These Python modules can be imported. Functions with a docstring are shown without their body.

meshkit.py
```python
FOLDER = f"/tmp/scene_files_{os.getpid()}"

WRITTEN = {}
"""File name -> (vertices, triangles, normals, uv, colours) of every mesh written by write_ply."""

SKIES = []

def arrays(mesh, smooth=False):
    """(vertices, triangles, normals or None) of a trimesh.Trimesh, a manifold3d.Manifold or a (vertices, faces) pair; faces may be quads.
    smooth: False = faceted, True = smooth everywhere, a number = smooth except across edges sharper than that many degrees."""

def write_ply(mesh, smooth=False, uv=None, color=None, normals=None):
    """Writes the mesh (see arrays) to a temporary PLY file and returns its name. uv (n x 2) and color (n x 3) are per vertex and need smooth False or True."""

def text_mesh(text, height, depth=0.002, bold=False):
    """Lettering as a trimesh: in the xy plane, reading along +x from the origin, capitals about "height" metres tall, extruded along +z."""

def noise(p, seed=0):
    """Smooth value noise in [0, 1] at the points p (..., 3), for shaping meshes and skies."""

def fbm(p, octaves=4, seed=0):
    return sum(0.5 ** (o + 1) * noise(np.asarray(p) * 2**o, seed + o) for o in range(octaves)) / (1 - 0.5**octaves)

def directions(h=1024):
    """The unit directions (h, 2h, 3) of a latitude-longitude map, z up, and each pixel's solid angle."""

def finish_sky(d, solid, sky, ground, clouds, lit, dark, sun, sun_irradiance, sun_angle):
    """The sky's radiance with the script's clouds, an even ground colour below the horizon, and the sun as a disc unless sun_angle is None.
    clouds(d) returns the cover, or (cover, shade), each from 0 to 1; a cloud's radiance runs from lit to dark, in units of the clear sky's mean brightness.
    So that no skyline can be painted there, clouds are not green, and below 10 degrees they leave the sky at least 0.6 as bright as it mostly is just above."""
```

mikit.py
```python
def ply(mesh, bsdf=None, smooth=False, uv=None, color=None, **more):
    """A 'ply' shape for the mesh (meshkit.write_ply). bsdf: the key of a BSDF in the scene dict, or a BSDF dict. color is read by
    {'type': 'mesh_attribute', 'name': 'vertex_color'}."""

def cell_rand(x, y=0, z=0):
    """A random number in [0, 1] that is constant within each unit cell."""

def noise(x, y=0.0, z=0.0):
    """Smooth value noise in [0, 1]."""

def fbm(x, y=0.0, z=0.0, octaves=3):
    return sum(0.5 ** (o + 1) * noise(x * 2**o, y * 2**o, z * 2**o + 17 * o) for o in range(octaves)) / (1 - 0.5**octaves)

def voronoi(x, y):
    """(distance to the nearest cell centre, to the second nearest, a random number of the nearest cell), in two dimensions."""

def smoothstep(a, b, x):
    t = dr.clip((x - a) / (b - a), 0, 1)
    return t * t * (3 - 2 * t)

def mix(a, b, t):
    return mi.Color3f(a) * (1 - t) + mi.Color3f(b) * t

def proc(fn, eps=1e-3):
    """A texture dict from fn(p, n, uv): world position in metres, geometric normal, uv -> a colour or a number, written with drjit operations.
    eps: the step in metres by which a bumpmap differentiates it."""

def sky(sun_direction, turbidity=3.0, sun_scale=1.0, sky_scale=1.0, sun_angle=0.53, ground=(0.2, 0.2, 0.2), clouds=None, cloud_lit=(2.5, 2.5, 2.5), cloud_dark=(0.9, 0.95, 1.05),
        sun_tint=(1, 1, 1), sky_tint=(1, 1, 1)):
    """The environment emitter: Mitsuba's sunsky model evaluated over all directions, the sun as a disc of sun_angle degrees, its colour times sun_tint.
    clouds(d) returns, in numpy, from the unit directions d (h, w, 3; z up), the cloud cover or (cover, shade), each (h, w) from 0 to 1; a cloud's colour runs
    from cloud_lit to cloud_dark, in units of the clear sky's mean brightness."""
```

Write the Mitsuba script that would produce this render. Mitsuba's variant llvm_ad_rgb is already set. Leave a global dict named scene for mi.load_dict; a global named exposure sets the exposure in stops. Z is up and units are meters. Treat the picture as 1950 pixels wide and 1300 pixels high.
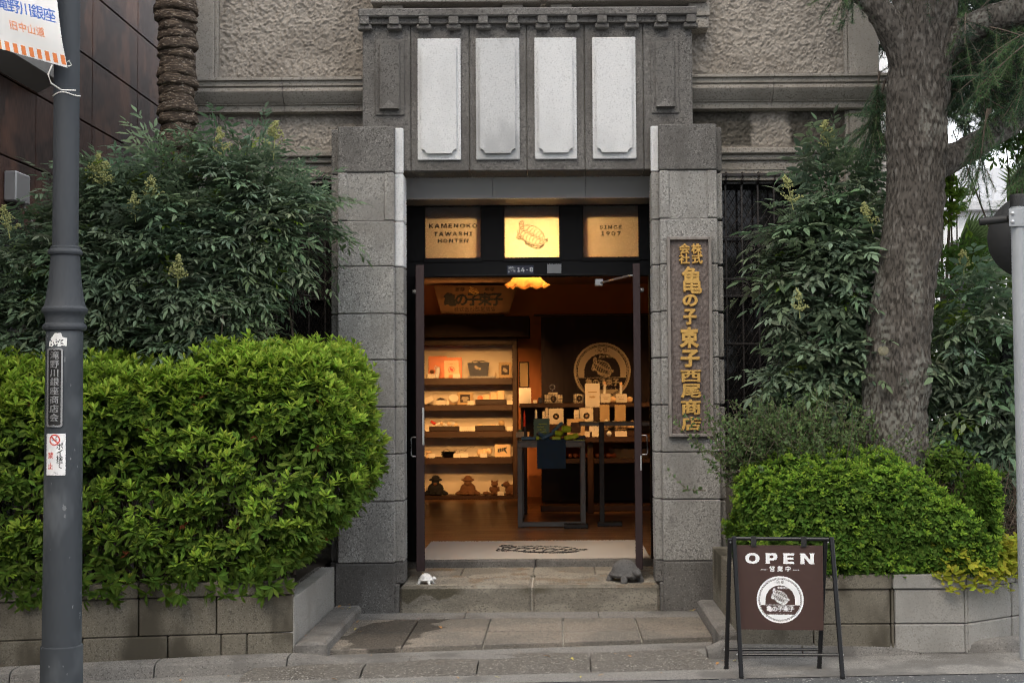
import math, random
import numpy as np, trimesh
import drjit as dr, mitsuba as mi
import mikit, meshkit
from mikit import noise, fbm, voronoi, cell_rand, smoothstep, mix
from shapely import Polygon, Point, LineString, box, union_all, affinity
from shapely.geometry.polygon import orient

T = mi.ScalarTransform4f
rng = np.random.default_rng(7)
random.seed(7)
scene, labels = {}, {}

# ---------------------------------------------------------------- camera, sky, exposure
PITCH, ROLL = math.atan(0.0457), 0.0075
CAM = np.array([0.0, -9.0, 1.55])
fwd = np.array([0, math.cos(PITCH), math.sin(PITCH)])
up0 = np.array([0, -math.sin(PITCH), math.cos(PITCH)])
right0 = np.array([1.0, 0, 0])
up = up0 * math.cos(ROLL) + right0 * math.sin(ROLL) * 1
scene['camera'] = {'type': 'perspective', 'fov': 2 * math.degrees(math.atan(975 / 2610)), 'fov_axis': 'x',
                   'near_clip': 0.05, 'far_clip': 2000.0,
                   'principal_point_offset_x': -0.0461538, 'principal_point_offset_y': 0.0184615,
                   'to_world': T().look_at(origin=CAM.tolist(), target=(CAM + fwd).tolist(), up=up.tolist())}
# an overcast sky, a little brighter overhead and towards the street
scene['daylight'] = mikit.sky([-0.15, -0.65, 0.75], turbidity=3, sun_scale=0.12, sun_angle=30, clouds=lambda d: 1.0,
                              cloud_lit=(2.42, 2.5, 2.62))
exposure = 3.12
OPP_H = 6.0
# radiance of the shop's own lamps
SPOT_A, SPOT_B, BULB, BULB_UP, STRIP = 1.45, 1.7, 4.0, 29.0, 1.7

# ---------------------------------------------------------------- helpers
def num(key):
    if key not in USED:
        USED[key] = 0
        return key
    USED[key] += 1
    return f'{key}_{USED[key]:03d}'
USED = {}

def thing(name, label, cat, group=None):
    key = num(name)
    labels[key] = {'label': label, 'category': cat}
    if group: labels[key]['group'] = group
    return key

TONE = {}
def put(key, mesh, bsdf, smooth=30, **kw):
    if bsdf in TONE:
        bsdf, k = TONE[bsdf]
        if smooth is not False and smooth is not True:
            mesh, smooth = trimesh.graph.smooth_shade(mesh, angle=math.radians(smooth), facet_minarea=None), True
        n = len(mesh.vertices)
        kw = {**kw, 'uv': np.full((n, 2), k + 0.5)}
    scene[key] = mikit.ply(mesh, bsdf, smooth=smooth, **kw)
    return key

def part(parent, name, mesh, bsdf, smooth=30, label=None, kind=None, **kw):
    key = num(parent + '__' + name)
    put(key, mesh, bsdf, smooth, **kw)
    if label or kind:
        labels[key] = {}
        if label: labels[key]['label'] = label
        if kind: labels[key]['kind'] = kind
    return key

def solo(name, mesh, bsdf, label, cat, group=None, smooth=30, **kw):
    key = thing(name, label, cat, group)
    return put(key, mesh, bsdf, smooth, **kw)

def struct(name, mesh, bsdf, smooth=30, **kw):
    put(name, mesh, bsdf, smooth, **kw)
    labels[name] = {'kind': 'structure'}
    USED[name] = 0
    return name

def M(*ms):
    ms = [m for a in ms for m in (a if isinstance(a, (list, tuple)) else [a])]
    return trimesh.util.concatenate(ms)

def bx(x0, x1, y0, y1, z0, z1):
    m = trimesh.creation.box((abs(x1 - x0), abs(y1 - y0), abs(z1 - z0)))
    m.apply_translation(((x0 + x1) / 2, (y0 + y1) / 2, (z0 + z1) / 2))
    return m

_s = [(sx, sy, sz) for sx in (-1, 1) for sy in (-1, 1) for sz in (-1, 1)]
_u = np.array([[s[0] * (1 if k == 0 else 0), s[1] * (1 if k == 1 else 0), s[2] * (1 if k == 2 else 0)] for s in _s for k in range(3)], float)
_CH = None
def cb(x0, x1, y0, y1, z0, z1, c=0.004):
    """a box with chamfered edges"""
    global _CH
    h = np.array([abs(x1 - x0), abs(y1 - y0), abs(z1 - z0)]) / 2
    c = min(c, h.min() * 0.45)
    pts = np.array([[s[i] * (h[i] - (0 if i == k else c)) for i in range(3)] for s in _s for k in range(3)])
    if _CH is None:
        u = np.array([[s[i] * (1 - (0 if i == k else 0.2)) for i in range(3)] for s in _s for k in range(3)])
        hull = trimesh.convex.convex_hull(u)
        order = [int(np.argmin(np.linalg.norm(u - v, axis=1))) for v in hull.vertices]
        _CH = np.array(order)[hull.faces]
    return trimesh.Trimesh(pts + [(x0 + x1) / 2, (y0 + y1) / 2, (z0 + z1) / 2], _CH.copy(), process=False)

def lathe(prof, n=24, at=(0, 0, 0)):
    p = np.array(prof, float)
    a = np.arange(n) * 2 * np.pi / n
    v = np.stack([p[:, None, 0] * np.cos(a), p[:, None, 0] * np.sin(a), np.repeat(p[:, 1:2], n, 1)], -1).reshape(-1, 3)
    f = []
    for i in range(len(p) - 1):
        for j in range(n):
            a0, a1, b0, b1 = i * n + j, i * n + (j + 1) % n, (i + 1) * n + j, (i + 1) * n + (j + 1) % n
            f += [[a0, a1, b1], [a0, b1, b0]]
    m = trimesh.Trimesh(v + np.array(at), f, process=False)
    return m

def tube(pts, r, n=8, cap=True):
    p = np.asarray(pts, float)
    r = np.broadcast_to(np.asarray(r, float), (len(p),))
    t = np.gradient(p, axis=0)
    t /= np.linalg.norm(t, axis=1, keepdims=True) + 1e-12
    ref = np.array([0, 0, 1.0]) if np.abs(t[:, 2]).mean() < 0.8 else np.array([0, 1.0, 0])
    a = np.cross(t, ref)
    a /= np.linalg.norm(a, axis=1, keepdims=True) + 1e-12
    b = np.cross(t, a)
    ang = np.arange(n) * 2 * np.pi / n
    v = p[:, None] + r[:, None, None] * (np.cos(ang)[None, :, None] * a[:, None] + np.sin(ang)[None, :, None] * b[:, None])
    v = v.reshape(-1, 3)
    k = len(p)
    i, j = np.meshgrid(np.arange(k - 1), np.arange(n), indexing='ij')
    q = np.stack([i * n + j, i * n + (j + 1) % n, (i + 1) * n + (j + 1) % n, (i + 1) * n + j], -1).reshape(-1, 4)
    f = [q[:, [0, 2, 1]], q[:, [0, 3, 2]]]
    if cap:
        v = np.vstack([v, p[:1], p[-1:]])
        jj = np.arange(n)
        f += [np.stack([jj, (jj + 1) % n, jj * 0 + k * n], 1), np.stack([(k - 1) * n + (jj + 1) % n, (k - 1) * n + jj, jj * 0 + k * n + 1], 1)]
    return trimesh.Trimesh(v, np.vstack(f), process=False)

def bar(a, b, w, d=None, c=0.002):
    """a square bar from a to b"""
    a, b = np.array(a, float), np.array(b, float)
    L = np.linalg.norm(b - a)
    m = cb(-w / 2, w / 2, -(d or w) / 2, (d or w) / 2, 0, L, c)
    z = (b - a) / L
    x = np.cross([0, 1, 0], z) if abs(z[1]) < 0.9 else np.array([1.0, 0, 0])
    x /= np.linalg.norm(x)
    R = np.eye(4)
    R[:3, 0], R[:3, 1], R[:3, 2], R[:3, 3] = x, np.cross(z, x), z, a
    m.apply_transform(R)
    return m

def plane(o, ex, ez):
    """frame for prisms: polygon x along ex, polygon y along ez, extruded towards ex x ez (the viewer for ex = +x, ez = +z is -y)"""
    o, ex, ez = (np.array(v, float) for v in (o, ex, ez))
    ex /= np.linalg.norm(ex); ez /= np.linalg.norm(ez)
    R = np.eye(4)
    R[:3, 0], R[:3, 1], R[:3, 2], R[:3, 3] = ex, ez, np.cross(ex, ez), o
    return R

def prism(poly, depth, R):
    ms = []
    for g in getattr(poly, 'geoms', [poly]):
        if g.is_empty or g.area < 1e-9 or g.geom_type != 'Polygon': continue
        ms.append(trimesh.creation.extrude_polygon(orient(g), depth, engine='earcut'))
    m = trimesh.util.concatenate(ms)
    m.apply_transform(R)
    return m

def front(poly, y, depth):
    """polygon given in (x, z), its front face at y, going back by depth"""
    return prism(poly, depth, plane((0, y + depth, 0), (1, 0, 0), (0, 0, 1)))

def grid(nu, nv, fn):
    """a sheet from fn(u, v) with u, v arrays from 0 to 1"""
    u, v = np.meshgrid(np.linspace(0, 1, nu + 1), np.linspace(0, 1, nv + 1), indexing='ij')
    p = fn(u, v).reshape(-1, 3)
    i, j = np.meshgrid(np.arange(nu), np.arange(nv), indexing='ij')
    a = i * (nv + 1) + j
    q = np.stack([a, a + nv + 1, a + nv + 2, a + 1], -1).reshape(-1, 4)
    return trimesh.Trimesh(p, np.vstack([q[:, [0, 1, 2]], q[:, [0, 2, 3]]]), process=False)

def blob(c, r, sub=2, amp=0.0, fr=20.0, seed=0):
    m = trimesh.creation.icosphere(subdivisions=sub, radius=1.0)
    v = np.array(m.vertices)
    if amp: v *= (1 + amp * (meshkit.fbm(v * fr * np.mean(r) + seed * 7.3, 3, seed) - 0.5) * 2)[:, None]
    return trimesh.Trimesh(v * np.array(r) + np.array(c), m.faces, process=False)

def xf(m, rz=0, loc=(0, 0, 0), rx=0, ry=0, s=1.0):
    m = m.copy()
    A = trimesh.transformations
    R = A.rotation_matrix(rz, [0, 0, 1]) @ A.rotation_matrix(ry, [0, 1, 0]) @ A.rotation_matrix(rx, [1, 0, 0])
    R[:3, :3] *= s
    R[:3, 3] = loc
    m.apply_transform(R)
    return m

# ---------------------------------------------------------------- lettering
GLYPHS = {
    '滝': (85,[[0,29,55,76,55,76,26,55,26,55,19,56,18,57,17,76,17,77,19,78,24,83,22,83,17,81,14,77,12,56,12,52,13,49,16,48,26,35,26,35,21,29,21],[1,55,31,71,31,71,38,55,38],[1,55,43,71,43,71,50,55,50],[1,35,31,49,31,49,38,35,38],[1,35,43,49,43,49,50,35,50],[0,24,60,24,65,40,65,37,73,41,74,42,74,43,72,46,65,58,65,63,74,64,75,68,73,65,65,82,65,82,60],[0,27,76,27,80,49,80,47,86,51,88,53,85,55,80,79,80,79,76],[0,7,83,10,87,19,81,22,78,18,74,14,78],[0,6,15,12,27,18,40,22,37,10,11],[0,5,59,8,63,16,57,19,55,19,54,16,51,9,56]]),
    '野': (85,[[0,46,50,46,56,68,56,64,60,51,69,55,72,64,68,72,77,47,78,47,83,79,84,82,81,78,74,68,64,75,58,74,56,80,56,84,55,77,35,72,36,76,50,66,50,66,15,65,12,63,11,58,10,49,10,48,16,58,16,60,17,60,50],[0,5,19,23,22,23,34,8,34,8,40,23,40,23,49,8,49,8,84,44,84,44,49,29,49,29,40,44,40,44,34,29,34,29,23,46,24,47,19,6,13],[1,29,55,39,55,39,64,29,64],[1,29,78,29,69,39,69,39,78],[1,13,55,23,55,23,64,13,64],[1,13,69,23,69,23,78,13,78]]),
    '川': (85,[[0,70,83,77,83,77,10,71,10],[0,42,17,42,80,48,80,48,17],[0,4,13,10,24,14,36,15,47,15,83,21,83,22,46,20,31,16,19,10,10,9,9]]),
    '銀': (85,[[0,39,14,42,17,43,20,43,84,79,84,79,47,62,47,62,46,66,35,78,44,82,40,80,38,69,30,73,25,77,20,83,16,79,11,73,15,68,21,63,27,59,36,56,47,49,47,49,19,63,23,63,17,46,11,42,10],[1,49,69,73,68,73,78,49,78],[1,49,53,73,52,73,63,49,63],[0,4,68,10,72,16,78,23,88,28,86,27,83,33,77,40,71,36,67,23,78,13,67,34,66,34,61,25,61,25,52,37,51,37,46,25,46,25,23,38,25,38,20,7,12,6,18,19,21,20,45,7,46,7,51,19,52,19,60,11,61,11,64,7,62],[0,28,27,32,42,36,41,36,40,31,26],[0,9,40,13,41,16,32,17,25,12,24]]),
    '座': (85,[[0,18,12,18,17,47,17,47,30,23,30,23,36,47,36,47,69,53,69,53,45,58,49,61,54,64,60,66,68,71,67,69,57,82,44,82,43,78,40,66,51,62,45,58,41,53,44,53,36,77,36,77,30,53,30,53,17,82,17,82,12],[0,4,14,8,23,10,37,11,47,11,79,46,79,43,87,48,88,54,79,82,79,82,73,17,73,17,42,14,24,9,10],[0,19,43,23,48,26,52,29,60,31,68,37,67,35,57,44,47,45,46,45,45,41,42,32,51,28,44,23,40]]),
    '商': (85,[[0,7,73,7,79,42,79,39,87,45,88,49,79,81,79,81,73,31,73,36,64,35,63,31,62,31,61,51,61,57,72,58,72,64,71,58,61,77,61,77,15,76,12,74,11,71,10,59,10,58,15,70,15,71,16,71,55,18,56,18,10,12,10,12,61,30,61,29,63,25,71,29,73],[0,49,51,53,54,69,42,66,38],[0,28,17,28,40,59,40,59,21,34,20,34,17],[1,34,26,54,25,54,35,34,35],[0,20,42,30,50,35,54,40,52,33,45,24,38,23,37]]),
    '店': (85,[[0,4,13,8,23,11,37,12,45,12,77,45,78,45,79,41,86,47,88,49,85,53,78,82,77,82,72,19,71,18,41,15,22,10,10],[0,26,41,45,41,45,68,51,68,52,58,79,58,79,53,52,52,52,41,75,41,75,11,69,11,68,14,33,14,32,11,26,11],[1,32,20,68,20,68,35,33,35]]),
    '会': (85,[[0,5,58,21,67,31,74,38,80,44,88,50,85,48,82,59,73,70,66,83,60,79,54,75,56,65,61,64,56,24,56,24,60,10,53],[1,26,62,64,62,52,70,44,77,35,69],[0,9,39,9,45,79,45,79,39,42,39,34,29,25,20,63,22,61,25,54,32,59,35,72,22,78,13,73,10,68,16,67,17,24,13,15,12,13,18,18,21,25,28,33,39]]),
    '株': (85,[[0,32,18,37,23,43,30,49,38,52,45,36,45,36,51,56,51,56,66,46,66,40,54,35,57,38,62,41,69,44,84,50,83,48,72,56,72,57,88,62,88,63,72,79,72,79,66,63,66,63,51,82,51,82,45,67,45,70,38,75,30,84,19,80,15,75,20,70,27,63,40,62,10,57,10,56,40,47,25,38,16,36,14],[0,4,33,12,47,18,65,6,66,6,71,18,72,19,88,24,88,25,72,36,71,35,66,25,65,25,62,33,50,35,46,31,42,25,53,25,54,24,10,19,10,18,50,12,34,8,27]]),
    '式': (85,[[0,6,72,50,72,50,88,56,87,57,72,82,72,82,66,57,65,61,40,64,28,68,20,71,17,73,16,75,16,76,18,77,22,78,32,84,28,82,18,80,12,76,10,70,10,65,13,61,19,57,26,54,38,52,51,50,66,6,66],[0,62,83,63,85,66,87,76,80,78,77,74,73,69,78],[0,7,18,24,22,24,47,9,47,9,53,47,53,47,47,31,47,31,24,32,24,49,27,49,21,9,12]]),
    '社': (85,[[0,34,19,57,19,57,55,38,55,38,61,57,61,57,88,63,88,63,61,81,61,81,55,63,55,63,19,83,19,83,13,34,13],[0,4,41,11,46,18,52,24,60,28,67,6,68,6,73,23,73,20,79,15,85,20,88,28,77,24,74,23,73,33,73,36,71,32,62,26,53,37,41,38,41,34,36,26,45,25,46,25,10,19,10,18,44,7,35]]),
    '亀': (85,[[0,6,69,13,73,19,78,25,84,28,88,35,87,33,83,52,83,54,82,56,80,52,73,72,73,72,49,47,49,47,46,76,45,77,21,78,24,83,22,82,16,81,13,78,11,74,10,48,10,45,11,42,13,41,15,40,20,18,20,18,16,12,16,12,45,40,45,40,49,16,49,16,67,10,64],[1,47,17,48,16,51,15,73,15,76,16,77,20,47,20],[1,47,25,70,25,70,31,47,31],[1,47,35,70,35,70,41,47,41],[1,47,54,66,54,66,59,47,59],[1,47,68,47,63,66,63,66,68],[1,23,73,44,73,47,78,28,78],[1,18,25,40,25,40,31,18,31],[1,18,35,40,35,40,41,18,41],[1,22,54,40,54,40,59,22,59],[1,22,68,22,63,40,63,40,68]]),
    'の': (85,[[0,9,40,9,46,10,52,13,58,17,65,26,72,33,75,39,77,43,78,53,77,59,75,64,73,68,70,73,64,76,58,78,52,79,44,78,39,76,34,73,27,68,22,63,19,58,16,50,14,47,14,43,20,54,22,62,26,68,33,71,41,72,48,70,56,67,62,61,67,54,70,49,71,46,54,41,39,35,27,29,22,26,20,22,20,16,23,12,30],[1,16,43,16,37,19,32,21,29,23,28,27,29,32,35,35,43,40,59,42,71,34,69,29,66,24,63,18,54,16,48]]),
    '子': (85,[[0,6,44,6,50,41,50,41,62,52,69,62,76,14,76,14,82,69,82,71,83,75,79,71,75,62,68,48,59,48,50,82,50,82,44,48,44,48,17,47,13,44,11,39,10,26,10,24,16,40,16,41,17,41,44]]),
    '束': (85,[[0,5,17,16,23,24,28,31,33,37,39,14,39,14,63,40,64,40,73,8,73,8,79,40,79,41,88,47,88,47,79,80,79,80,73,47,73,47,64,74,63,74,39,51,39,57,33,66,26,77,20,83,18,79,12,70,17,62,22,53,28,48,34,47,10,41,10,40,34,28,23,20,18,12,14,9,13],[1,47,45,68,45,68,58,47,58],[1,20,45,40,45,40,58,20,58]]),
    '西': (85,[[0,7,76,7,82,81,82,81,76,56,76,56,64,77,64,77,10,71,10,71,15,18,15,17,10,11,10,11,64,32,64,32,76],[1,18,36,17,36,17,21,71,21,71,36,56,36,53,36,51,38,50,42,50,58,38,58,37,52,35,47,30,39,26,36,21,33],[1,56,43,58,42,71,42,71,58,56,58],[1,38,64,50,64,50,76,38,76],[1,17,38,18,38,22,40,27,45,31,52,31,58,17,58]]),
    '尾': (85,[[0,4,14,9,24,12,40,13,50,13,84,77,84,77,63,64,63,68,59,49,53,49,47,73,50,74,45,49,41,49,34,51,33,79,38,80,33,50,28,49,27,49,20,50,18,52,17,72,17,74,17,75,19,76,26,82,24,81,18,78,13,74,11,49,11,46,13,44,15,43,26,22,23,21,24,20,29,43,32,43,40,24,37,23,42,43,45,43,52,25,50,23,55,48,59,59,62,62,63,19,63,18,40,17,30,15,21,10,10,5,13],[1,19,69,70,69,70,78,19,78]]),
    '旧': (85,[[0,31,82,77,82,77,11,70,11,70,16,38,16,38,10,31,10],[1,38,22,70,22,70,47,38,47],[1,38,53,70,53,70,76,38,76],[0,11,84,18,84,18,10,11,10]]),
    '中': (85,[[0,10,73,40,73,41,88,47,88,47,73,78,73,78,33,72,33,71,37,47,37,47,10,41,10,40,37,16,37,16,32,10,32],[1,47,44,71,44,71,66,47,66],[1,16,44,40,44,40,66,16,66]]),
    '山': (85,[[0,11,70,17,70,17,23,40,23,41,87,47,87,47,23,70,23,71,70,77,70,77,10,71,10,70,16,11,16]]),
    '道': (85,[[0,9,11,5,16,10,20,18,25,18,51,6,52,6,58,24,57,24,25,29,21,37,18,46,17,62,17,83,18,81,13,76,12,47,12,39,12,31,15,21,20,20,20,17,19],[0,28,72,28,77,42,77,41,80,37,86,42,88,44,86,48,79,45,77,60,77,66,88,72,86,67,77,82,77,82,72,58,71,55,65,55,64,75,64,75,24,34,24,34,64,48,64,50,71],[1,40,29,69,29,69,36,40,36],[1,40,41,69,41,69,48,40,48],[1,40,53,69,52,69,59,68,60,40,59],[0,7,81,12,84,21,76,24,71,19,67,14,74]]),
    'ポ': (85,[[0,62,78,62,82,64,85,66,87,70,89,73,88,77,87,79,84,80,81,80,77,79,74,76,71,72,70,69,70,65,72,63,75],[1,66,78,68,75,71,74,73,74,76,76,76,81,74,84,70,85,67,82],[0,59,47,59,48,64,50,73,39,79,28,73,25,64,39],[0,9,67,40,67,40,77,40,82,47,82,47,67,76,68,76,61,47,61,47,17,45,14,42,13,28,13,27,20,37,19,39,20,40,21,40,61,9,61],[0,7,29,16,39,23,50,29,48,22,37,13,25]]),
    'イ': (85,[[0,9,47,26,53,42,61,50,66,59,73,69,83,75,78,66,69,52,59,52,14,44,14,44,54,28,46,12,41]]),
    '捨': (85,[[0,6,43,16,46,16,65,7,65,6,71,16,71,16,88,22,88,22,71,30,71,30,65,35,68,41,73,47,79,53,88,54,88,58,87,57,85,58,84,68,75,76,69,84,65,81,60,66,69,54,80,48,72,41,65,70,65,70,60,58,59,58,51,80,51,80,46,58,45,58,38,74,38,74,10,69,10,68,13,42,13,41,10,36,10,36,38,52,38,52,45,32,46,32,51,52,51,52,59,41,60,41,65,31,59,28,64,28,65,22,65,22,48,29,50,29,45,22,42,22,15,21,13,18,11,9,10,7,16,15,16,16,17,16,39,7,36],[1,42,19,69,19,69,32,42,32]]),
    'て': (85,[[0,9,73,58,77,76,78,76,72,61,71,55,68,51,65,45,58,42,53,41,46,41,38,44,31,48,27,54,24,62,22,69,21,67,14,56,16,47,19,43,22,39,26,35,32,34,38,34,44,36,53,41,63,48,70,10,66]]),
    '禁': (85,[[0,40,58,49,64,56,74,44,74,44,79,59,79,59,88,65,88,65,79,80,79,80,74,67,74,75,64,83,58,79,54,73,59,65,68,65,53,59,53,59,68,53,61,44,54],[0,7,32,7,37,81,37,81,32,48,32,47,13,44,11,38,10,30,10,28,15,40,15,41,16,41,32],[0,58,25,63,28,74,20,80,14,75,11,66,19],[0,17,49,72,49,72,44,17,44],[0,5,57,13,64,20,74,8,74,8,79,22,79,22,88,28,88,28,79,40,79,40,74,28,74,28,73,41,64,38,60,28,67,28,53,22,53,22,67,15,58,9,53],[0,6,14,16,22,23,28,28,27,20,18,11,11]]),
    '止': (85,[[0,6,14,6,20,17,20,18,69,24,69,24,20,44,20,44,88,50,88,51,60,78,59,78,53,51,53,51,20,82,20,82,14]]),
    '北': (85,[[0,50,86,56,86,56,58,68,66,77,73,82,68,71,60,56,51,56,20,57,19,59,18,75,18,76,19,77,22,78,35,84,32,84,30,82,17,81,14,78,12,75,12,56,12,53,13,50,16,50,20],[0,5,27,29,36,29,60,7,60,7,66,29,66,29,86,35,86,35,10,29,11,29,29,8,21,7,21]]),
    '区': (85,[[0,10,83,80,83,80,77,16,77,16,19,82,18,82,12,10,12],[0,21,29,32,37,44,48,24,66,28,70,29,70,49,53,57,63,64,73,69,71,63,60,53,48,72,29,68,25,67,24,59,34,49,43,38,33,26,25,26,24]]),
    '営': (85,[[0,9,74,21,75,15,84,20,87,22,84,27,77,28,76,27,75,43,75,41,80,37,86,42,88,43,88,45,85,49,76,47,75,59,75,68,87,74,85,67,75,80,74,80,58,74,58,73,69,15,69,15,58,9,58],[0,16,36,74,36,74,10,68,10,67,13,22,13,22,10,16,10],[1,22,19,67,18,67,30,22,30],[0,22,62,67,62,67,43,22,43],[1,28,57,28,48,61,48,61,57]]),
    '業': (85,[[0,5,16,21,22,29,26,34,30,7,30,7,35,41,36,41,42,15,42,15,47,41,47,41,52,11,53,11,58,29,58,25,67,7,67,7,73,21,73,18,79,14,85,15,85,20,87,27,75,26,74,24,73,33,73,33,88,39,88,39,73,49,73,49,88,55,88,56,73,64,73,62,74,69,87,75,85,68,73,81,73,81,67,64,67,59,58,78,58,78,53,47,52,47,47,74,47,74,42,47,42,47,36,81,35,81,30,54,30,59,26,67,22,83,16,79,11,73,13,62,18,53,23,47,28,47,10,41,10,40,27,27,19,11,12,9,11],[1,32,67,35,61,36,58,52,58,56,67]]),
    '登': (85,[[0,4,52,11,56,21,63,18,67,10,72,14,76,19,72,25,68,30,74,33,79,33,80,10,80,10,85,38,85,42,83,41,82,37,73,31,64,58,64,50,75,44,86,45,86,49,88,50,87,53,82,56,78,61,82,67,87,71,84,71,83,59,74,59,73,64,67,76,77,81,74,79,72,68,63,77,57,84,54,80,48,69,54,60,62,59,59,29,59,28,62,19,54,8,48],[0,7,12,7,17,30,17,28,22,25,28,31,29,33,27,36,20,36,19,33,18,33,17,51,17,57,29,57,30,19,30,19,52,68,52,68,30,57,30,63,28,58,17,81,17,81,12],[1,26,46,26,36,61,36,61,46]]),
    '録': (85,[[0,4,67,14,77,21,88,26,86,25,82,38,71,35,66,29,72,22,78,13,67,33,66,33,61,24,61,24,51,36,51,36,46,24,46,24,23,35,25,36,23,57,36,57,53,38,53,38,58,71,59,71,66,42,66,42,71,71,71,71,79,41,79,40,84,77,84,77,59,82,58,82,53,63,53,63,42,65,38,66,38,78,49,82,46,80,43,69,34,68,33,76,26,84,21,80,17,78,18,71,23,63,32,62,14,62,12,60,11,56,10,50,10,48,15,57,16,56,30,39,17,36,20,7,13,6,18,19,21,19,45,6,46,6,51,19,51,19,60,11,61,11,64,7,61],[0,39,45,43,49,53,38,49,35],[0,27,27,30,42,35,41,30,25],[0,8,40,12,41,15,31,16,26,15,25,11,24]]),
    '標': (85,[[0,67,26,71,28,72,28,80,21,84,16,79,13,75,17],[0,34,31,34,36,83,36,83,31,61,31,60,12,58,10,54,10,47,10,46,15,55,15,55,31],[0,34,79,34,84,83,84,83,79,68,79,68,73,81,73,81,53,37,53,37,73,49,73,49,79],[1,67,58,75,58,75,68,67,68],[1,54,58,62,58,62,68,54,68],[1,54,79,54,73,62,73,62,79],[1,42,58,49,58,49,68,42,68],[0,39,47,79,47,79,43,39,43],[0,31,16,39,24,43,29,48,26,44,21,34,13],[0,4,31,11,43,17,63,6,64,6,69,18,70,18,88,24,88,24,70,33,69,33,64,24,63,24,57,34,42,30,38,26,46,24,49,23,10,18,10,18,47,17,47,12,34,7,26]]),
    '元': (85,[[0,6,14,15,20,19,24,22,28,26,36,28,51,7,51,7,57,81,57,81,51,58,51,58,19,58,18,60,17,73,17,75,18,76,21,77,32,83,30,81,17,80,14,78,12,75,11,58,11,55,12,52,14,51,19,51,51,35,51,32,34,29,27,26,21,18,14,10,10],[0,14,81,74,81,74,75,14,75]]),
    '祖': (85,[[0,31,12,31,18,41,19,41,83,76,83,76,19,83,18,83,12],[1,47,19,70,18,70,35,47,35],[1,47,41,69,41,70,56,47,56],[1,47,63,70,62,70,77,47,77],[0,4,41,12,47,18,53,24,61,28,67,6,68,6,73,23,73,20,79,15,85,16,85,20,88,28,77,28,76,24,73,33,73,36,71,32,61,26,53,38,41,34,36,27,44,25,45,25,10,19,10,18,44,7,35]]),
    '丁': (85,[[0,7,74,7,80,81,80,81,74,50,73,50,18,50,16,47,13,40,11,25,10,22,17,39,17,41,18,43,19,43,73]]),
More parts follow.
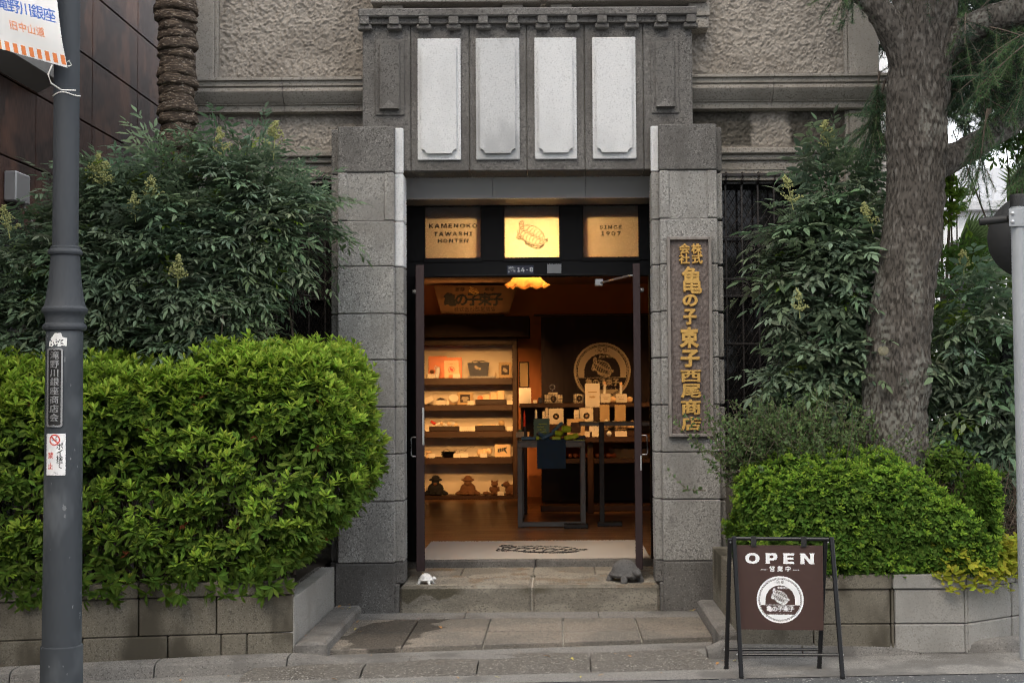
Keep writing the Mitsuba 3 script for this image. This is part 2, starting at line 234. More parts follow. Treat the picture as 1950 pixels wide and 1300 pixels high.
    '目': (85,[[0,15,83,73,83,73,10,66,10,66,16,22,16,21,10,15,10],[1,21,63,66,63,66,76,21,76],[1,21,43,66,42,66,56,22,56],[1,22,36,21,22,66,22,66,36]]),
    'K': (61,[[0,7,64,20,64,20,34,29,46,44,64,60,64,37,37,60,2,46,2,28,28,20,20,20,2,7,2]]),
    'A': (64,[[0,4,2,25,63,41,64,63,2,49,2,44,16,22,16,17,2],[1,33,53,26,26,41,26]]),
    'M': (79,[[0,7,2,7,64,26,64,36,36,41,18,46,35,55,63,75,64,75,2,62,2,62,51,57,33,46,2,36,2,25,33,20,49,19,49,19,2]]),
    'E': (52,[[0,7,64,48,64,48,53,20,53,20,38,46,38,46,28,20,28,20,13,48,12,48,2,7,2]]),
    'N': (65,[[0,7,64,21,64,42,30,48,19,48,64,61,64,61,2,47,2,46,3,27,33,20,47,20,2,7,2]]),
    'O': (66,[[0,6,30,6,42,8,48,11,52,18,60,27,64,32,65,39,64,45,63,50,60,53,58,58,52,60,48,62,42,63,36,63,27,61,20,59,15,56,11,51,6,42,2,37,1,28,2,22,4,17,7,13,11,8,18],[1,18,30,19,24,21,20,23,18,26,15,31,13,36,12,43,15,47,20,50,28,50,38,47,46,43,51,38,53,32,53,26,51,23,48,20,43,18,36]]),
    'T': (56,[[0,5,53,5,64,55,64,55,53,36,53,36,2,24,2,23,53]]),
    'W': (88,[[0,4,64,17,64,25,31,28,16,31,31,39,64,52,64,63,17,67,33,74,64,87,64,71,2,57,2,48,34,46,47,43,36,35,2,20,2]]),
    'S': (56,[[0,5,21,17,21,19,16,22,13,26,12,33,12,38,14,40,16,41,19,41,22,38,24,32,27,18,31,14,33,10,36,8,41,7,44,8,52,10,57,14,60,20,63,25,64,33,65,39,63,44,61,49,57,52,51,53,46,41,46,40,50,38,52,36,53,32,54,26,54,23,52,21,50,20,48,20,44,23,42,28,39,42,36,47,32,52,28,54,21,53,15,51,10,47,6,41,3,35,1,27,1,18,3,13,6,8,10,6,14]]),
    'H': (63,[[0,7,64,20,64,20,39,46,39,47,64,59,64,59,2,47,2,46,28,20,28,20,2,7,2]]),
    'I': (40,[[0,5,53,5,64,39,64,39,53,28,53,28,13,39,12,39,2,5,2,5,12,15,13,15,53]]),
    'C': (63,[[0,6,30,6,42,10,52,16,59,23,63,32,65,39,64,44,63,52,59,56,55,59,48,61,43,48,43,46,48,42,52,36,53,31,53,26,51,24,50,22,47,19,42,18,36,19,25,23,18,26,15,28,14,36,12,41,14,46,18,48,23,61,23,60,18,56,11,50,6,45,3,39,2,31,1,24,3,17,6,14,10,9,16,7,21]]),
    '1': (55,[[0,9,2,9,12,25,13,25,52,24,52,11,43,11,54,24,64,37,64,38,12,50,12,50,2]]),
    '9': (55,[[0,7,41,7,49,10,55,14,60,21,64,26,65,31,65,39,63,44,60,49,54,51,46,51,40,49,34,45,26,29,2,16,2,32,25,24,25,20,25,15,28,9,33],[1,18,43,19,40,22,36,26,34,30,33,35,35,37,37,39,41,39,45,37,50,36,52,32,54,28,55,24,53,21,51,19,48]]),
    '0': (55,[[0,5,29,6,40,8,50,12,57,17,62,22,64,27,65,31,65,37,64,43,60,48,54,51,47,52,41,53,31,52,23,50,16,48,11,46,9,41,4,35,2,26,1,20,3,16,5,12,9,9,14,7,20],[1,18,28,20,18,24,13,28,12,32,12,35,14,37,16,39,24,40,37,38,47,36,50,34,53,30,54,26,54,23,52,21,50,19,42]]),
    '7': (55,[[0,7,54,7,64,50,64,50,53,25,2,12,2,37,53]]),
    'P': (55,[[0,7,64,34,64,38,63,43,61,48,57,51,54,53,49,53,41,52,37,50,32,47,27,42,24,36,23,20,22,20,2,7,2],[1,20,33,31,33,34,33,37,35,39,38,40,42,40,46,38,50,36,52,32,53,20,53]]),
    'R': (56,[[0,7,64,38,63,45,60,49,56,52,52,53,48,53,38,49,31,43,26,55,2,42,2,29,24,20,24,19,2,7,2],[1,20,35,31,34,35,35,37,37,39,38,40,42,40,47,39,49,36,52,33,53,20,53]]),
    '-': (55,[[0,15,32,43,32,43,23,15,23]]),
    '4': (55,[[0,4,23,27,64,39,64,17,24,34,23,34,41,46,41,46,23,54,23,54,13,46,13,46,2,34,2,34,13,4,13]]),
    '8': (55,[[0,5,17,6,23,9,28,13,32,18,34,12,37,8,43,8,50,8,53,11,57,17,62,26,65,36,64,45,60,48,56,50,53,50,50,50,45,48,41,46,38,40,34,44,32,47,30,50,27,52,24,53,20,52,15,49,9,44,5,38,2,32,1,22,2,17,3,11,7,7,11],[1,18,19,20,15,23,12,27,11,31,11,35,12,38,15,39,17,39,21,39,24,36,27,32,29,28,29,23,27,20,25,19,22],[1,20,46,21,43,23,40,26,39,30,38,34,39,36,41,38,44,38,48,36,52,34,54,31,55,27,55,24,54,21,52,20,49]]),
    '6': (55,[[0,7,20,7,26,9,33,13,40,29,64,42,64,26,41,34,41,40,40,44,38,49,33,51,27,51,20,50,15,47,9,43,5,37,2,32,1,22,2,16,5,11,9,8,14],[1,19,21,21,16,23,13,27,11,32,12,36,14,38,17,39,21,39,25,37,29,35,31,31,33,26,32,22,30,20,28,19,24]]),
}

def glyph(ch, bold=0.0, sx=1.0):
    adv, t = GLYPHS[ch]
    outer, holes = [], []
    for ring in t:
        h = ring[0] == 1
        c = np.array(ring[1:], float).reshape(-1, 2) / 85.0
        p = Polygon(c).buffer(0)
        (holes if h else outer).append(p)
    g = union_all(outer)
    if holes: g = g.difference(union_all(holes))
    if bold: g = g.buffer(bold, join_style=2).simplify(0.004)
    return affinity.scale(g, sx, 1, origin=(0, 0)), adv / 85.0 * sx

CAPH = 0.727
def text(s, height, bold=0.0, sx=1.0, space=0.0, serif=0.0):
    """latin capitals of the given height, centred on the origin"""
    x, gs = 0.0, []
    k = height / (62 / 85)
    for ch in s:
        if ch == ' ':
            x += 0.3; continue
        g, adv = glyph(ch, bold, sx)
        if serif:
            b = g.bounds
            for yy in (b[1], b[3] - serif):
                strip = g.intersection(box(b[0] - 1, yy, b[2] + 1, yy + serif * 0.6))
                if ch not in 'OCGS0986': g = union_all([g, strip.buffer(serif, join_style=2).intersection(box(b[0] - 1, b[1], b[2] + 1, b[3]))])
        gs.append(affinity.translate(g, x, 0))
        x += adv + space
    g = union_all(gs)
    b = g.bounds
    g = affinity.translate(g, -(b[0] + b[2]) / 2, -(b[1] + b[3]) / 2)
    return affinity.scale(g, k, k, origin=(0, 0))

def kanji(ch, w, h=None, bold=0.0):
    g, _ = glyph(ch, bold)
    b = g.bounds
    g = affinity.translate(g, -0.5, -0.42)
    return affinity.scale(g, w, h or w, origin=(0, 0))

def krow(s, w, pitch, bold=0.0, vertical=False, h=None):
    n = len(s)
    out = []
    for i, ch in enumerate(s):
        o = (i - (n - 1) / 2) * pitch
        out.append(affinity.translate(kanji(ch, w, h, bold), 0 if vertical else o, -o if vertical else 0))
    return union_all(out)

def turtle(s, w):
    """the shop's line drawing of a turtle, about 2 s wide, line width w: head up at the left, tail at the right"""
    def rot(p, a=-28):
        a = math.radians(a)
        return [(x * math.cos(a) - y * math.sin(a), x * math.sin(a) + y * math.cos(a)) for x, y in p]
    L = []
    t = np.linspace(0, 2 * np.pi, 49)
    L.append(rot([(0.78 * math.cos(a), 0.46 * math.sin(a) * (1.12 if math.sin(a) > 0 else 1)) for a in t]))
    L.append(rot([(0.84 * math.cos(a), 0.40 * math.sin(a) - 0.13) for a in np.linspace(np.pi * 1.02, 2 * np.pi * 0.99, 30)]))
    for k in range(-3, 4):
        x = k * 0.2
        L.append(rot([(x - 0.1, 0.02), (x, 0.12), (x + 0.1, 0.02), (x, -0.06), (x - 0.1, 0.02)]))
        L.append(rot([(x, 0.12), (x + 0.03, 0.33), (x + 0.1, 0.4)]) if abs(k) < 3 else rot([(x, 0.1), (x, 0.2)]))
        L.append(rot([(x, -0.06), (x - 0.03, -0.26), (x + 0.02, -0.36)]) if abs(k) < 3 else rot([(x, -0.05), (x, -0.18)]))
    # head, raised at the left
    L.append([(-0.62, 0.33), (-0.70, 0.5), (-0.74, 0.66), (-0.66, 0.82), (-0.54, 0.83), (-0.48, 0.70), (-0.52, 0.55), (-0.46, 0.42)])
    L.append([(-0.70, 0.66), (-0.62, 0.62), (-0.55, 0.66)])
    L.append([(-0.63, 0.74), (-0.60, 0.74)])
    # legs and tail
    L.append([(-0.72, 0.1), (-0.86, 0.0), (-0.88, -0.16), (-0.76, -0.26), (-0.64, -0.2), (-0.66, -0.08)])
    L.append([(-0.82, -0.14), (-0.76, -0.1), (-0.74, -0.2)])
    L.append([(-0.34, -0.36), (-0.38, -0.52), (-0.2, -0.6), (0.02, -0.72), (0.1, -0.6), (0.08, -0.55)])
    L.append([(-0.3, -0.5), (-0.1, -0.56), (0.0, -0.64)])
    L.append([(0.22, -0.72), (0.46, -0.72), (0.66, -0.6), (0.74, -0.44)])
    L.append([(0.1, -0.76), (0.4, -0.8), (0.64, -0.68), (0.7, -0.55)])
    L.append([(0.74, -0.28), (0.92, -0.22), (0.82, -0.32), (0.94, -0.34), (0.78, -0.42)])
    g = union_all([LineString(p).buffer(w / s / 2, quad_segs=2) for p in L])
    return affinity.scale(g, s, s, origin=(0, 0)).simplify(w * 0.08)

def emblem(r):
    """the round shop emblem as (white area) in a plane, radius r"""
    d = lambda q: Point(0, 0).buffer(q, quad_segs=24)
    white = d(1.0).difference(d(0.925))
    white = white.union(d(0.905).difference(d(0.885)))
    disc = d(0.86)
    arch = Point(0, -0.02).buffer(0.63, quad_segs=24).union(box(-0.63, -0.3, 0.63, -0.02))
    disc = disc.difference(arch).difference(box(-1, -0.64, 1, -0.22))
    top = union_all([affinity.translate(krow('元祖', 0.16, 0.19, 0.01), 0, 0.72), Point(-0.22, 0.72).buffer(0.015), Point(0.22, 0.72).buffer(0.015)])
    white = white.union(disc.difference(top))
    white = white.union(box(-0.84, -0.235, 0.84, -0.22))
    white = white.union(affinity.translate(turtle(0.42, 0.024), 0.0, 0.13))
    white = white.union(affinity.translate(krow('登録商標', 0.11, 0.125, 0.012), 0.12, 0.49))
    white = white.union(affinity.translate(krow('亀の子束子', 0.26, 0.235, 0.022), 0.0, -0.43))
    white = white.union(union_all([box(-0.45 + 0.15 * k, -0.615, -0.42 + 0.15 * k, -0.592) for k in range(7)]))
    return affinity.scale(white.simplify(0.003), r, r, origin=(0, 0))

# ---------------------------------------------------------------- materials
def rgb(*c):
    return {'type': 'rgb', 'value': list(c) if len(c) == 3 else [c[0]] * 3}

def plain(key, col, rough=0.6, metal=0.0, spec=0.5, **kw):
    scene[key] = {'type': 'twosided', 'bsdf': {'type': 'principled', 'base_color': rgb(*col) if isinstance(col, tuple) else col, 'roughness': rough, 'metallic': metal, 'specular': spec, **kw}}
    return key

def surface(key, fn, tones, rough=0.9, spec=0.3, height=None, scale=0.001):
    """one procedural material for several kinds of stone, wood or paint: each mesh says which one by a constant uv.x (see put)"""
    b = {'type': 'principled', 'base_color': mikit.proc(fn), 'roughness': rough, 'specular': spec}
    if height is not None: b = {'type': 'bumpmap', 'arbitrary': mikit.proc(height, eps=2e-3), 'scale': scale, 'bsdf': b}
    scene[key] = {'type': 'twosided', 'bsdf': b}
    for k, t in enumerate(tones): TONE[t] = (key, k)

def pick(uv, values):
    """the value of this mesh's kind"""
    k = dr.floor(uv.x)
    out = None
    for i, v in enumerate(values):
        v = mi.Color3f(v) if isinstance(v, (tuple, list)) else mi.Float(v) if isinstance(v, (int, float)) else v
        out = v if out is None else dr.select(k >= i, v, out)
    return out

#            base                  dark grains           pale grains           weathered patches    grains/m  patch strength
STONES = {'granite': ((0.262, 0.254, 0.240), (0.115, 0.11, 0.105), (0.47, 0.46, 0.44), (0.175, 0.167, 0.156), 95, 0.6),
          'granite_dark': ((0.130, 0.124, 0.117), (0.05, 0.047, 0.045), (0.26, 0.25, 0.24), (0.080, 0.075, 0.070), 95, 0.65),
          'white_render': ((0.60, 0.605, 0.61), (0.44, 0.445, 0.45), (0.72, 0.72, 0.72), (0.47, 0.475, 0.48), 120, 0.45),
          'stained_render': ((0.50, 0.505, 0.51), (0.35, 0.355, 0.36), (0.64, 0.64, 0.64), (0.34, 0.345, 0.35), 120, 0.8),
          'trim_stone': ((0.290, 0.268, 0.238), (0.13, 0.118, 0.105), (0.40, 0.375, 0.34), (0.215, 0.196, 0.172), 95, 0.5),
          'block_concrete': ((0.145, 0.131, 0.104), (0.085, 0.077, 0.062), (0.215, 0.198, 0.165), (0.058, 0.051, 0.038), 110, 0.95),
          'block_new': ((0.270, 0.262, 0.245), (0.19, 0.182, 0.168), (0.34, 0.33, 0.31), (0.205, 0.198, 0.182), 110, 0.6),
          'kerb_concrete': ((0.165, 0.156, 0.145), (0.088, 0.083, 0.077), (0.26, 0.248, 0.233), (0.082, 0.077, 0.071), 110, 0.7),
          'turtle_stone': ((0.115, 0.113, 0.113), (0.06, 0.059, 0.058), (0.19, 0.187, 0.185), (0.085, 0.083, 0.082), 120, 0.5)}
def stone_col(p, n, uv):
    c = [pick(uv, [s[k] for s in STONES.values()]) for k in range(6)]
    f = c[4] * 1.35
    a, b = (p.x * 0.8 + p.z * 0.6) * f, (p.z * 0.8 - p.x * 0.6) * f
    g = noise(a + p.y * f * 0.7, b + p.y * f * 0.4, p.y * f)
    g2 = noise((p.x * 0.5 - p.z * 0.87) * f * 1.5 + 9, (p.x * 0.87 + p.z * 0.5) * f * 1.5, p.y * f * 1.5)
    o = c[0] * (1 - smoothstep(0.52, 0.80, g) * 0.85) + c[1] * (smoothstep(0.52, 0.80, g) * 0.85)
    t = smoothstep(0.58, 0.88, g2) * 0.8
    o = o * (1 - t) + c[2] * t
    t = smoothstep(0.44, 0.68, fbm(p.x * 5.5 + uv.x * 3, p.y * 5.5, p.z * 2.2, 4)) * c[5]
    return o * (1 - t) + c[3] * t
surface('stone', stone_col, STONES, 0.9, 0.3, lambda p, n, uv: noise((p.x * 0.8 + p.z * 0.6) * 120, p.y * 120, (p.z * 0.8 - p.x * 0.6) * 120) * pick(uv, [0.7, 0.8, 1.6, 1.6, 0.7, 0.9, 0.6, 0.9, 0.7]), 0.0014)

def stucco_col(p, n, uv):
    c = mix((0.310, 0.280, 0.245), (0.245, 0.220, 0.192), smoothstep(0.35, 0.7, fbm(p.x * 5, p.y * 5, p.z * 5, 2)))
    c = c * (0.8 + 0.4 * noise(p.x * 90, p.y * 90, p.z * 90))
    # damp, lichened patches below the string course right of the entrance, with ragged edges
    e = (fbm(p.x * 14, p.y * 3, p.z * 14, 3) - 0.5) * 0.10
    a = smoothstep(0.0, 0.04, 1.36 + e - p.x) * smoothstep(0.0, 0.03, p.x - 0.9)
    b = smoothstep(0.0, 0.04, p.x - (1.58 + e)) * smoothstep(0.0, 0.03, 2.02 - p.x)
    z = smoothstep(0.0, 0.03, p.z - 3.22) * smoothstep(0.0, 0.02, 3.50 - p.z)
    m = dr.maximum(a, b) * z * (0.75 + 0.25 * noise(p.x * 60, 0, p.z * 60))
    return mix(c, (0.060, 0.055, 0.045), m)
surface('roughcast', stucco_col, ['stucco'], 0.95, 0.15)

def walked_col(p, n, uv):
    g = noise((p.x * .8 + p.y * .6) * 120, (p.y * .8 - p.x * .6) * 120, p.z * 120)
    g2 = noise((p.x * .5 + p.y * .87) * 210, (p.x * .87 - p.y * .5) * 210, p.z * 210 + 5)
    # paving: a wet patch with a ragged outline at the left of the entrance
    c = mix((0.185, 0.160, 0.133), (0.130, 0.118, 0.102), smoothstep(0.4, 0.65, fbm(p.x * 3.0 + 8, p.y * 3.0, 0.3, 3)))
    r = fbm(p.x * 7, p.y * 7, 0.0, 3)
    d = dr.sqrt(dr.square((p.x + 1.02) / 0.30) + dr.square((p.y + 0.66 - 0.6 * (p.x + 1.02)) / 0.62)) + (r - 0.5) * 0.7
    wet = (1 - smoothstep(0.84, 0.94, d)) * pick(uv, [1.0, 0.0])
    # step: moss and damp running down the riser in tongues, brown stains on the tread
    q = fbm(p.x * 6, p.y * 6, p.z * 10, 3)
    s = mix((0.170, 0.155, 0.128), (0.245, 0.225, 0.188), smoothstep(0.42, 0.62, q))
    t = fbm(p.x * 9 + 2, 0.0, 1.7, 3) * 0.16 + noise(p.x * 40, 0, 3) * 0.02
    moss = smoothstep(0.5, 0.9, -n.y) * smoothstep(0.0, 0.02, p.z - (0.29 - t)) * smoothstep(0.40, 0.52, fbm(p.x * 2.6 + 5, 0, p.z * 3, 2)) * pick(uv, [0.0, 1.0])
    s = mix(s, (0.16, 0.105, 0.055), smoothstep(0.60, 0.68, r) * smoothstep(0.5, 0.9, n.z) * 0.6)
    c = pick(uv, [c, s])
    c = mix(c, (0.075, 0.065, 0.055), smoothstep(0.55, 0.8, g) * 0.7)
    c = mix(c, (0.36, 0.325, 0.28), smoothstep(0.6, 0.85, g2) * 0.5)
    c = c * (1 - wet * 0.62)
    return mix(c, mi.Color3f(0.062, 0.054, 0.034) * (0.6 + 0.8 * g2), moss * 0.85)
surface('walked_stone', walked_col, ['paving_stone', 'step_stone'], 0.8, 0.3)

def aggregate_col(p, n, uv):
    d, d2, r = voronoi(p.x * 120, (p.y + p.z * 1.7) * 120)
    a = mix((0.095, 0.086, 0.076), (0.155, 0.141, 0.124), smoothstep(0.2, 0.9, r))
    a = mix(a, (0.30, 0.285, 0.26), smoothstep(0.93, 0.98, r)) * (1.15 - 0.6 * d)
    b = mix((0.058, 0.058, 0.060), (0.105, 0.103, 0.102), r * smoothstep(0.7, 0.2, d))
    b = mix(b, (0.34, 0.33, 0.31), smoothstep(0.975, 0.99, r))
    b = mix(b, (0.125, 0.118, 0.11), smoothstep(0.5, 0.7, fbm(p.x * 2.0, p.y * 5.0, 1.0, 3)) * 0.7)
    return pick(uv, [a, b])
surface('aggregate', aggregate_col, ['ramp_aggregate', 'asphalt'], 0.78, 0.3)

def bark_col(p, n, uv):
    palm = pick(uv, [0.0, 1.0])
    fx, fz = 105 - 65 * palm, 30 + 90 * palm
    f = fbm(p.x * fx, p.y * fx, p.z * fz, 2)
    g = noise(p.x * 75 + 3, p.y * 75, p.z * (20 + 80 * palm))
    c = mix((0.088, 0.078, 0.068), (0.040, 0.035, 0.030), smoothstep(0.4, 0.7, f))
    c = mix(c, (0.175, 0.162, 0.145), smoothstep(0.60, 0.85, g) * 0.6)
    l = smoothstep(0.49, 0.60, fbm(p.x * 5 + 2, p.y * 5, p.z * 1.6, 2)) * smoothstep(0.35, 0.7, noise(p.x * 80, p.y * 80, p.z * 45))
    c = mix(c, (0.24, 0.24, 0.21), l * 0.5)
    d = mix((0.050, 0.038, 0.030), (0.15, 0.115, 0.085), smoothstep(0.45, 0.8, f))
    d = mix(d, (0.27, 0.235, 0.195), smoothstep(0.66, 0.85, g) * 0.6)
    return pick(uv, [c, d])
surface('rind', bark_col, ['bark', 'palm_fibre'], 0.95, 0.2)

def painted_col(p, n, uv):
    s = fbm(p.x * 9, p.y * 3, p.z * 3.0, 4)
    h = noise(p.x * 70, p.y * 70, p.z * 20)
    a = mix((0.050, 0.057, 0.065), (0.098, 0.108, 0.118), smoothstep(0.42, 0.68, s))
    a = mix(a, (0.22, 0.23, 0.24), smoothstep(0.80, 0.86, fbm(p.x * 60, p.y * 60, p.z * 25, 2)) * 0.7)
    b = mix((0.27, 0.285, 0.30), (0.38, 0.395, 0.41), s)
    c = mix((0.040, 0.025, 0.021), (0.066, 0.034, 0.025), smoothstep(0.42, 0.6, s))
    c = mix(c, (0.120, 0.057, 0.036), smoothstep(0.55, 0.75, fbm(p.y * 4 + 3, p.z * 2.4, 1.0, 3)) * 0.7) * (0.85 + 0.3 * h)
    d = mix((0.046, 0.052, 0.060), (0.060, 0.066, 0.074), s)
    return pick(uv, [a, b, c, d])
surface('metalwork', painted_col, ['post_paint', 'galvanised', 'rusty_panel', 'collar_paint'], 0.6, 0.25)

def wood_col(p, n, uv):
    k = [(90, 9), (70, 12), (3, 40), (6, 60)]
    ax, ay, az = pick(uv, [90, 70, 3, 6]), pick(uv, [90, 30, 40, 6]), pick(uv, [9, 12, 1, 60])
    f = fbm(p.x * ax, p.y * ay, p.z * az, 3)
    b = cell_rand(dr.floor(p.y / 0.12), dr.floor(p.x / 0.9 + 0.37 * dr.floor(p.y / 0.12)), 2)
    t = pick(uv, [f, f, f * 0.6 + b * 0.4, f])
    lo = pick(uv, [(0.085, 0.066, 0.060), (0.16, 0.142, 0.13), (0.12, 0.062, 0.030), (0.045, 0.022, 0.011)])
    hi = pick(uv, [(0.185, 0.155, 0.143), (0.28, 0.255, 0.235), (0.20, 0.112, 0.055), (0.10, 0.052, 0.025)])
    return lo * (1 - t) + hi * t
surface('timber', wood_col, ['adzed_wood', 'weathered_wood', 'floor_board', 'sign_wood'], 0.6, 0.25)
surface('varnished_floor', lambda p, n, uv: mix((0.13, 0.062, 0.028), (0.21, 0.112, 0.052), fbm(p.x * 3, p.y * 30, 0.0, 2)), ['wood_floor'], 0.30, 0.5)

def frost_col(p, n, uv):
    return mix((0.62, 0.61, 0.58), (0.98, 0.97, 0.95), noise(p.x * 220, p.y * 220, p.z * 220))
scene['frosted_glass'] = {'type': 'principledthin', 'base_color': mikit.proc(frost_col), 'roughness': 0.35, 'diff_trans': 1.85, 'eta': 1.5}

plain('iron', (0.020, 0.016, 0.015), 0.5)
plain('black_frame', (0.010, 0.009, 0.009), 0.55, spec=0.2)
plain('door_paint', (0.034, 0.021, 0.022), 0.5, spec=0.25)
plain('fascia_metal', (0.55, 0.555, 0.56), 0.45, spec=0.5)
plain('soffit_board', (0.17, 0.16, 0.145), 0.30)
plain('dark_glass', (0.016, 0.015, 0.016), 0.08, spec=0.6)
plain('gold', (0.55, 0.33, 0.085), 0.5, metal=0.25)
plain('gloss_black', (0.012, 0.012, 0.013), 0.22)
plain('matt_black', (0.016, 0.016, 0.016), 0.6)
plain('sign_brown', (0.058, 0.030, 0.024), 0.45)
plain('white_print', (0.82, 0.82, 0.82), 0.5)
plain('paper', (0.78, 0.74, 0.66), 0.8)
plain('paper_white', (0.80, 0.80, 0.78), 0.7)
plain('red_print', (0.62, 0.055, 0.04), 0.5)
plain('orange_print', (0.78, 0.25, 0.085), 0.6)
plain('blue_print', (0.055, 0.14, 0.52), 0.6)
plain('grey_print', (0.35, 0.35, 0.35), 0.6)
plain('steel', (0.55, 0.55, 0.55), 0.3, metal=0.9)
plain('aluminium', (0.42, 0.42, 0.42), 0.4, metal=0.6)
plain('dark_wood', (0.032, 0.016, 0.010), 0.5, spec=0.3)
plain('mid_wood', (0.050, 0.024, 0.013), 0.5, spec=0.3)
plain('shelf_back', (0.66, 0.58, 0.46), 0.7)
plain('plaster_warm', (0.40, 0.155, 0.066), 0.9, spec=0.1)
plain('ceiling_plaster', (0.26, 0.15, 0.085), 0.9)
plain('grey_metal', (0.10, 0.105, 0.105), 0.45)
plain('mat_cloth', (0.36, 0.33, 0.29), 0.95)
plain('noren_cloth', (0.020, 0.014, 0.018), 0.95)
plain('cream_print', (0.42, 0.35, 0.26), 0.8)
plain('plush_brown', (0.16, 0.075, 0.035), 0.95, sheen=1.0)
plain('plush_black', (0.014, 0.014, 0.016), 0.95, sheen=0.6)
plain('card', (0.76, 0.70, 0.58), 0.8)
plain('kraft', (0.50, 0.36, 0.20), 0.8)
plain('orange_pack', (0.80, 0.24, 0.09), 0.45)
plain('cream_pack', (0.82, 0.60, 0.36), 0.6)
plain('lime', (0.42, 0.55, 0.025), 0.35)
plain('teal_blue', (0.055, 0.13, 0.22), 0.4)
plain('green_board', (0.10, 0.19, 0.15), 0.6)
plain('navy', (0.02, 0.027, 0.055), 0.6)
plain('plate_navy', (0.018, 0.022, 0.045), 0.4)
plain('towel', (0.012, 0.035, 0.070), 0.95)
plain('porcelain', (0.80, 0.80, 0.79), 0.5)
plain('mortar', (0.36, 0.34, 0.30), 0.95)
plain('white_wall', (0.72, 0.73, 0.74), 0.8)
plain('grey_wall', (0.50, 0.51, 0.53), 0.8)
plain('pole_white', (0.74, 0.75, 0.76), 0.6)
plain('soil', (0.030, 0.024, 0.018), 1.0)
plain('twig', (0.095, 0.072, 0.055), 0.95)
plain('stem_green', (0.12, 0.15, 0.05), 0.7)
plain('amber', (0.85, 0.38, 0.10), 0.25)
plain('dry_leaf', (0.34, 0.17, 0.06), 0.8)
plain('yellow_leaf', (0.48, 0.40, 0.10), 0.8)
plain('canvas', (0.80, 0.80, 0.79), 0.85)
plain('rope', (0.70, 0.68, 0.64), 0.9)
plain('beam_wood', (0.022, 0.010, 0.007), 0.6, spec=0.2)
plain('shutter_grey', (0.22, 0.21, 0.20), 0.6)
def leafmat(key, rough, trans):
    scene[key] = {'type': 'principledthin', 'base_color': {'type': 'mesh_attribute', 'name': 'vertex_color'}, 'roughness': rough, 'diff_trans': trans, 'eta': 1.4}
leafmat('leaf_soft', 0.45, 0.9)
leafmat('leaf_gloss', 0.40, 0.6)
plain('sawn_wood', (0.24, 0.22, 0.15), 0.8)
scene['window_pane'] = {'type': 'thindielectric'}

# ---------------------------------------------------------------- ground
def road_z(x): return 0.068 + 0.012 * np.clip(x, -8, 8)
def road_sheet(x0, x1, y0, y1, dz=0.0, nx=40, ny=6):
    def f(u, v):
        x, y = x0 + (x1 - x0) * u, y0 + (y1 - y0) * v
        return np.stack([x, y, road_z(x) + dz], -1)
    return grid(nx, ny, f)
struct('ground', grid(20, 20, lambda u, v: np.stack([-300 + 600 * u, -300 + 600 * v, -0.12 + 0 * u], -1)), 'soil', smooth=False)
struct('road', road_sheet(-60, 60, -40, -1.85, 0, 80, 8), 'asphalt', smooth=True)
struct('gutter', road_sheet(-30, 30, -1.93, -1.2, 0.004, 120, 3), 'kerb_concrete', smooth=True)

KB = np.array([(-6, -2.15), (-4.2, -1.80), (-3.0, -1.60), (-1.75, -1.43), (-1.2, -1.38), (0.0, -1.31), (0.85, -1.27), (1.7, -1.265), (2.8, -1.235), (5.5, -1.15)])
def kb(x): return np.interp(x, KB[:, 0], KB[:, 1])
def kz(x): return np.interp(x, [-6, -3, -1.75, -1.45, -1.2, 0.78, 0.84, 1.7, 2.8, 6], [0.075, 0.105, 0.130, 0.132, 0.098, 0.100, 0.158, 0.162, 0.165, 0.19])
def kerb_stone(x0, x1, top=None):
    xs = np.linspace(x0, x1, 7)
    rows = []
    for x in xs:
        y, z, zr = kb(x), kz(x), road_z(x) - 0.05
        prof = [(0.0, zr), (0.0, z - 0.006), (-0.006, z), (-0.10, z), (-0.128, z - 0.008), (-0.142, z - 0.024), (-0.165, zr)]
        rows.append([(x, y + a, b) for a, b in prof])
    r = np.array(rows)
    k = r.shape[1]
    v = r.reshape(-1, 3)
    f = []
    for i in range(len(xs) - 1):
        for j in range(k):
            a, b = i * k + j, i * k + (j + 1) % k
            f += [[a, b, b + k], [a, b + k, a + k]]
    for e in (0, (len(xs) - 1) * k):
        for j in range(1, k - 1): f.append([e, e + j + 1, e + j] if e == 0 else [e, e + j, e + j + 1])
    m = trimesh.Trimesh(v, f, process=False)
    m.fix_normals()
    return m
labels['kerb'] = {'kind': 'structure'}
ks = [-5.6, -4.9, -4.25, -3.58, -2.90, -2.17, -1.48, -0.83, -0.18, 0.40, 0.80, 1.32, 1.97, 2.62, 3.3, 4.0]
struct('kerb', M([bx(a + .02, b - .02, kb((a + b) / 2) - 0.08, kb((a + b) / 2) - 0.02, -0.05, min(kz(a), kz(b)) - 0.03) for a, b in zip(ks[:-1], ks[1:])]), 'mortar')
for a, b in zip(ks[:-1], ks[1:]):
    part('kerb', 'kerb_stone', kerb_stone(a + 0.004, b - 0.004), 'kerb_concrete', smooth=35)

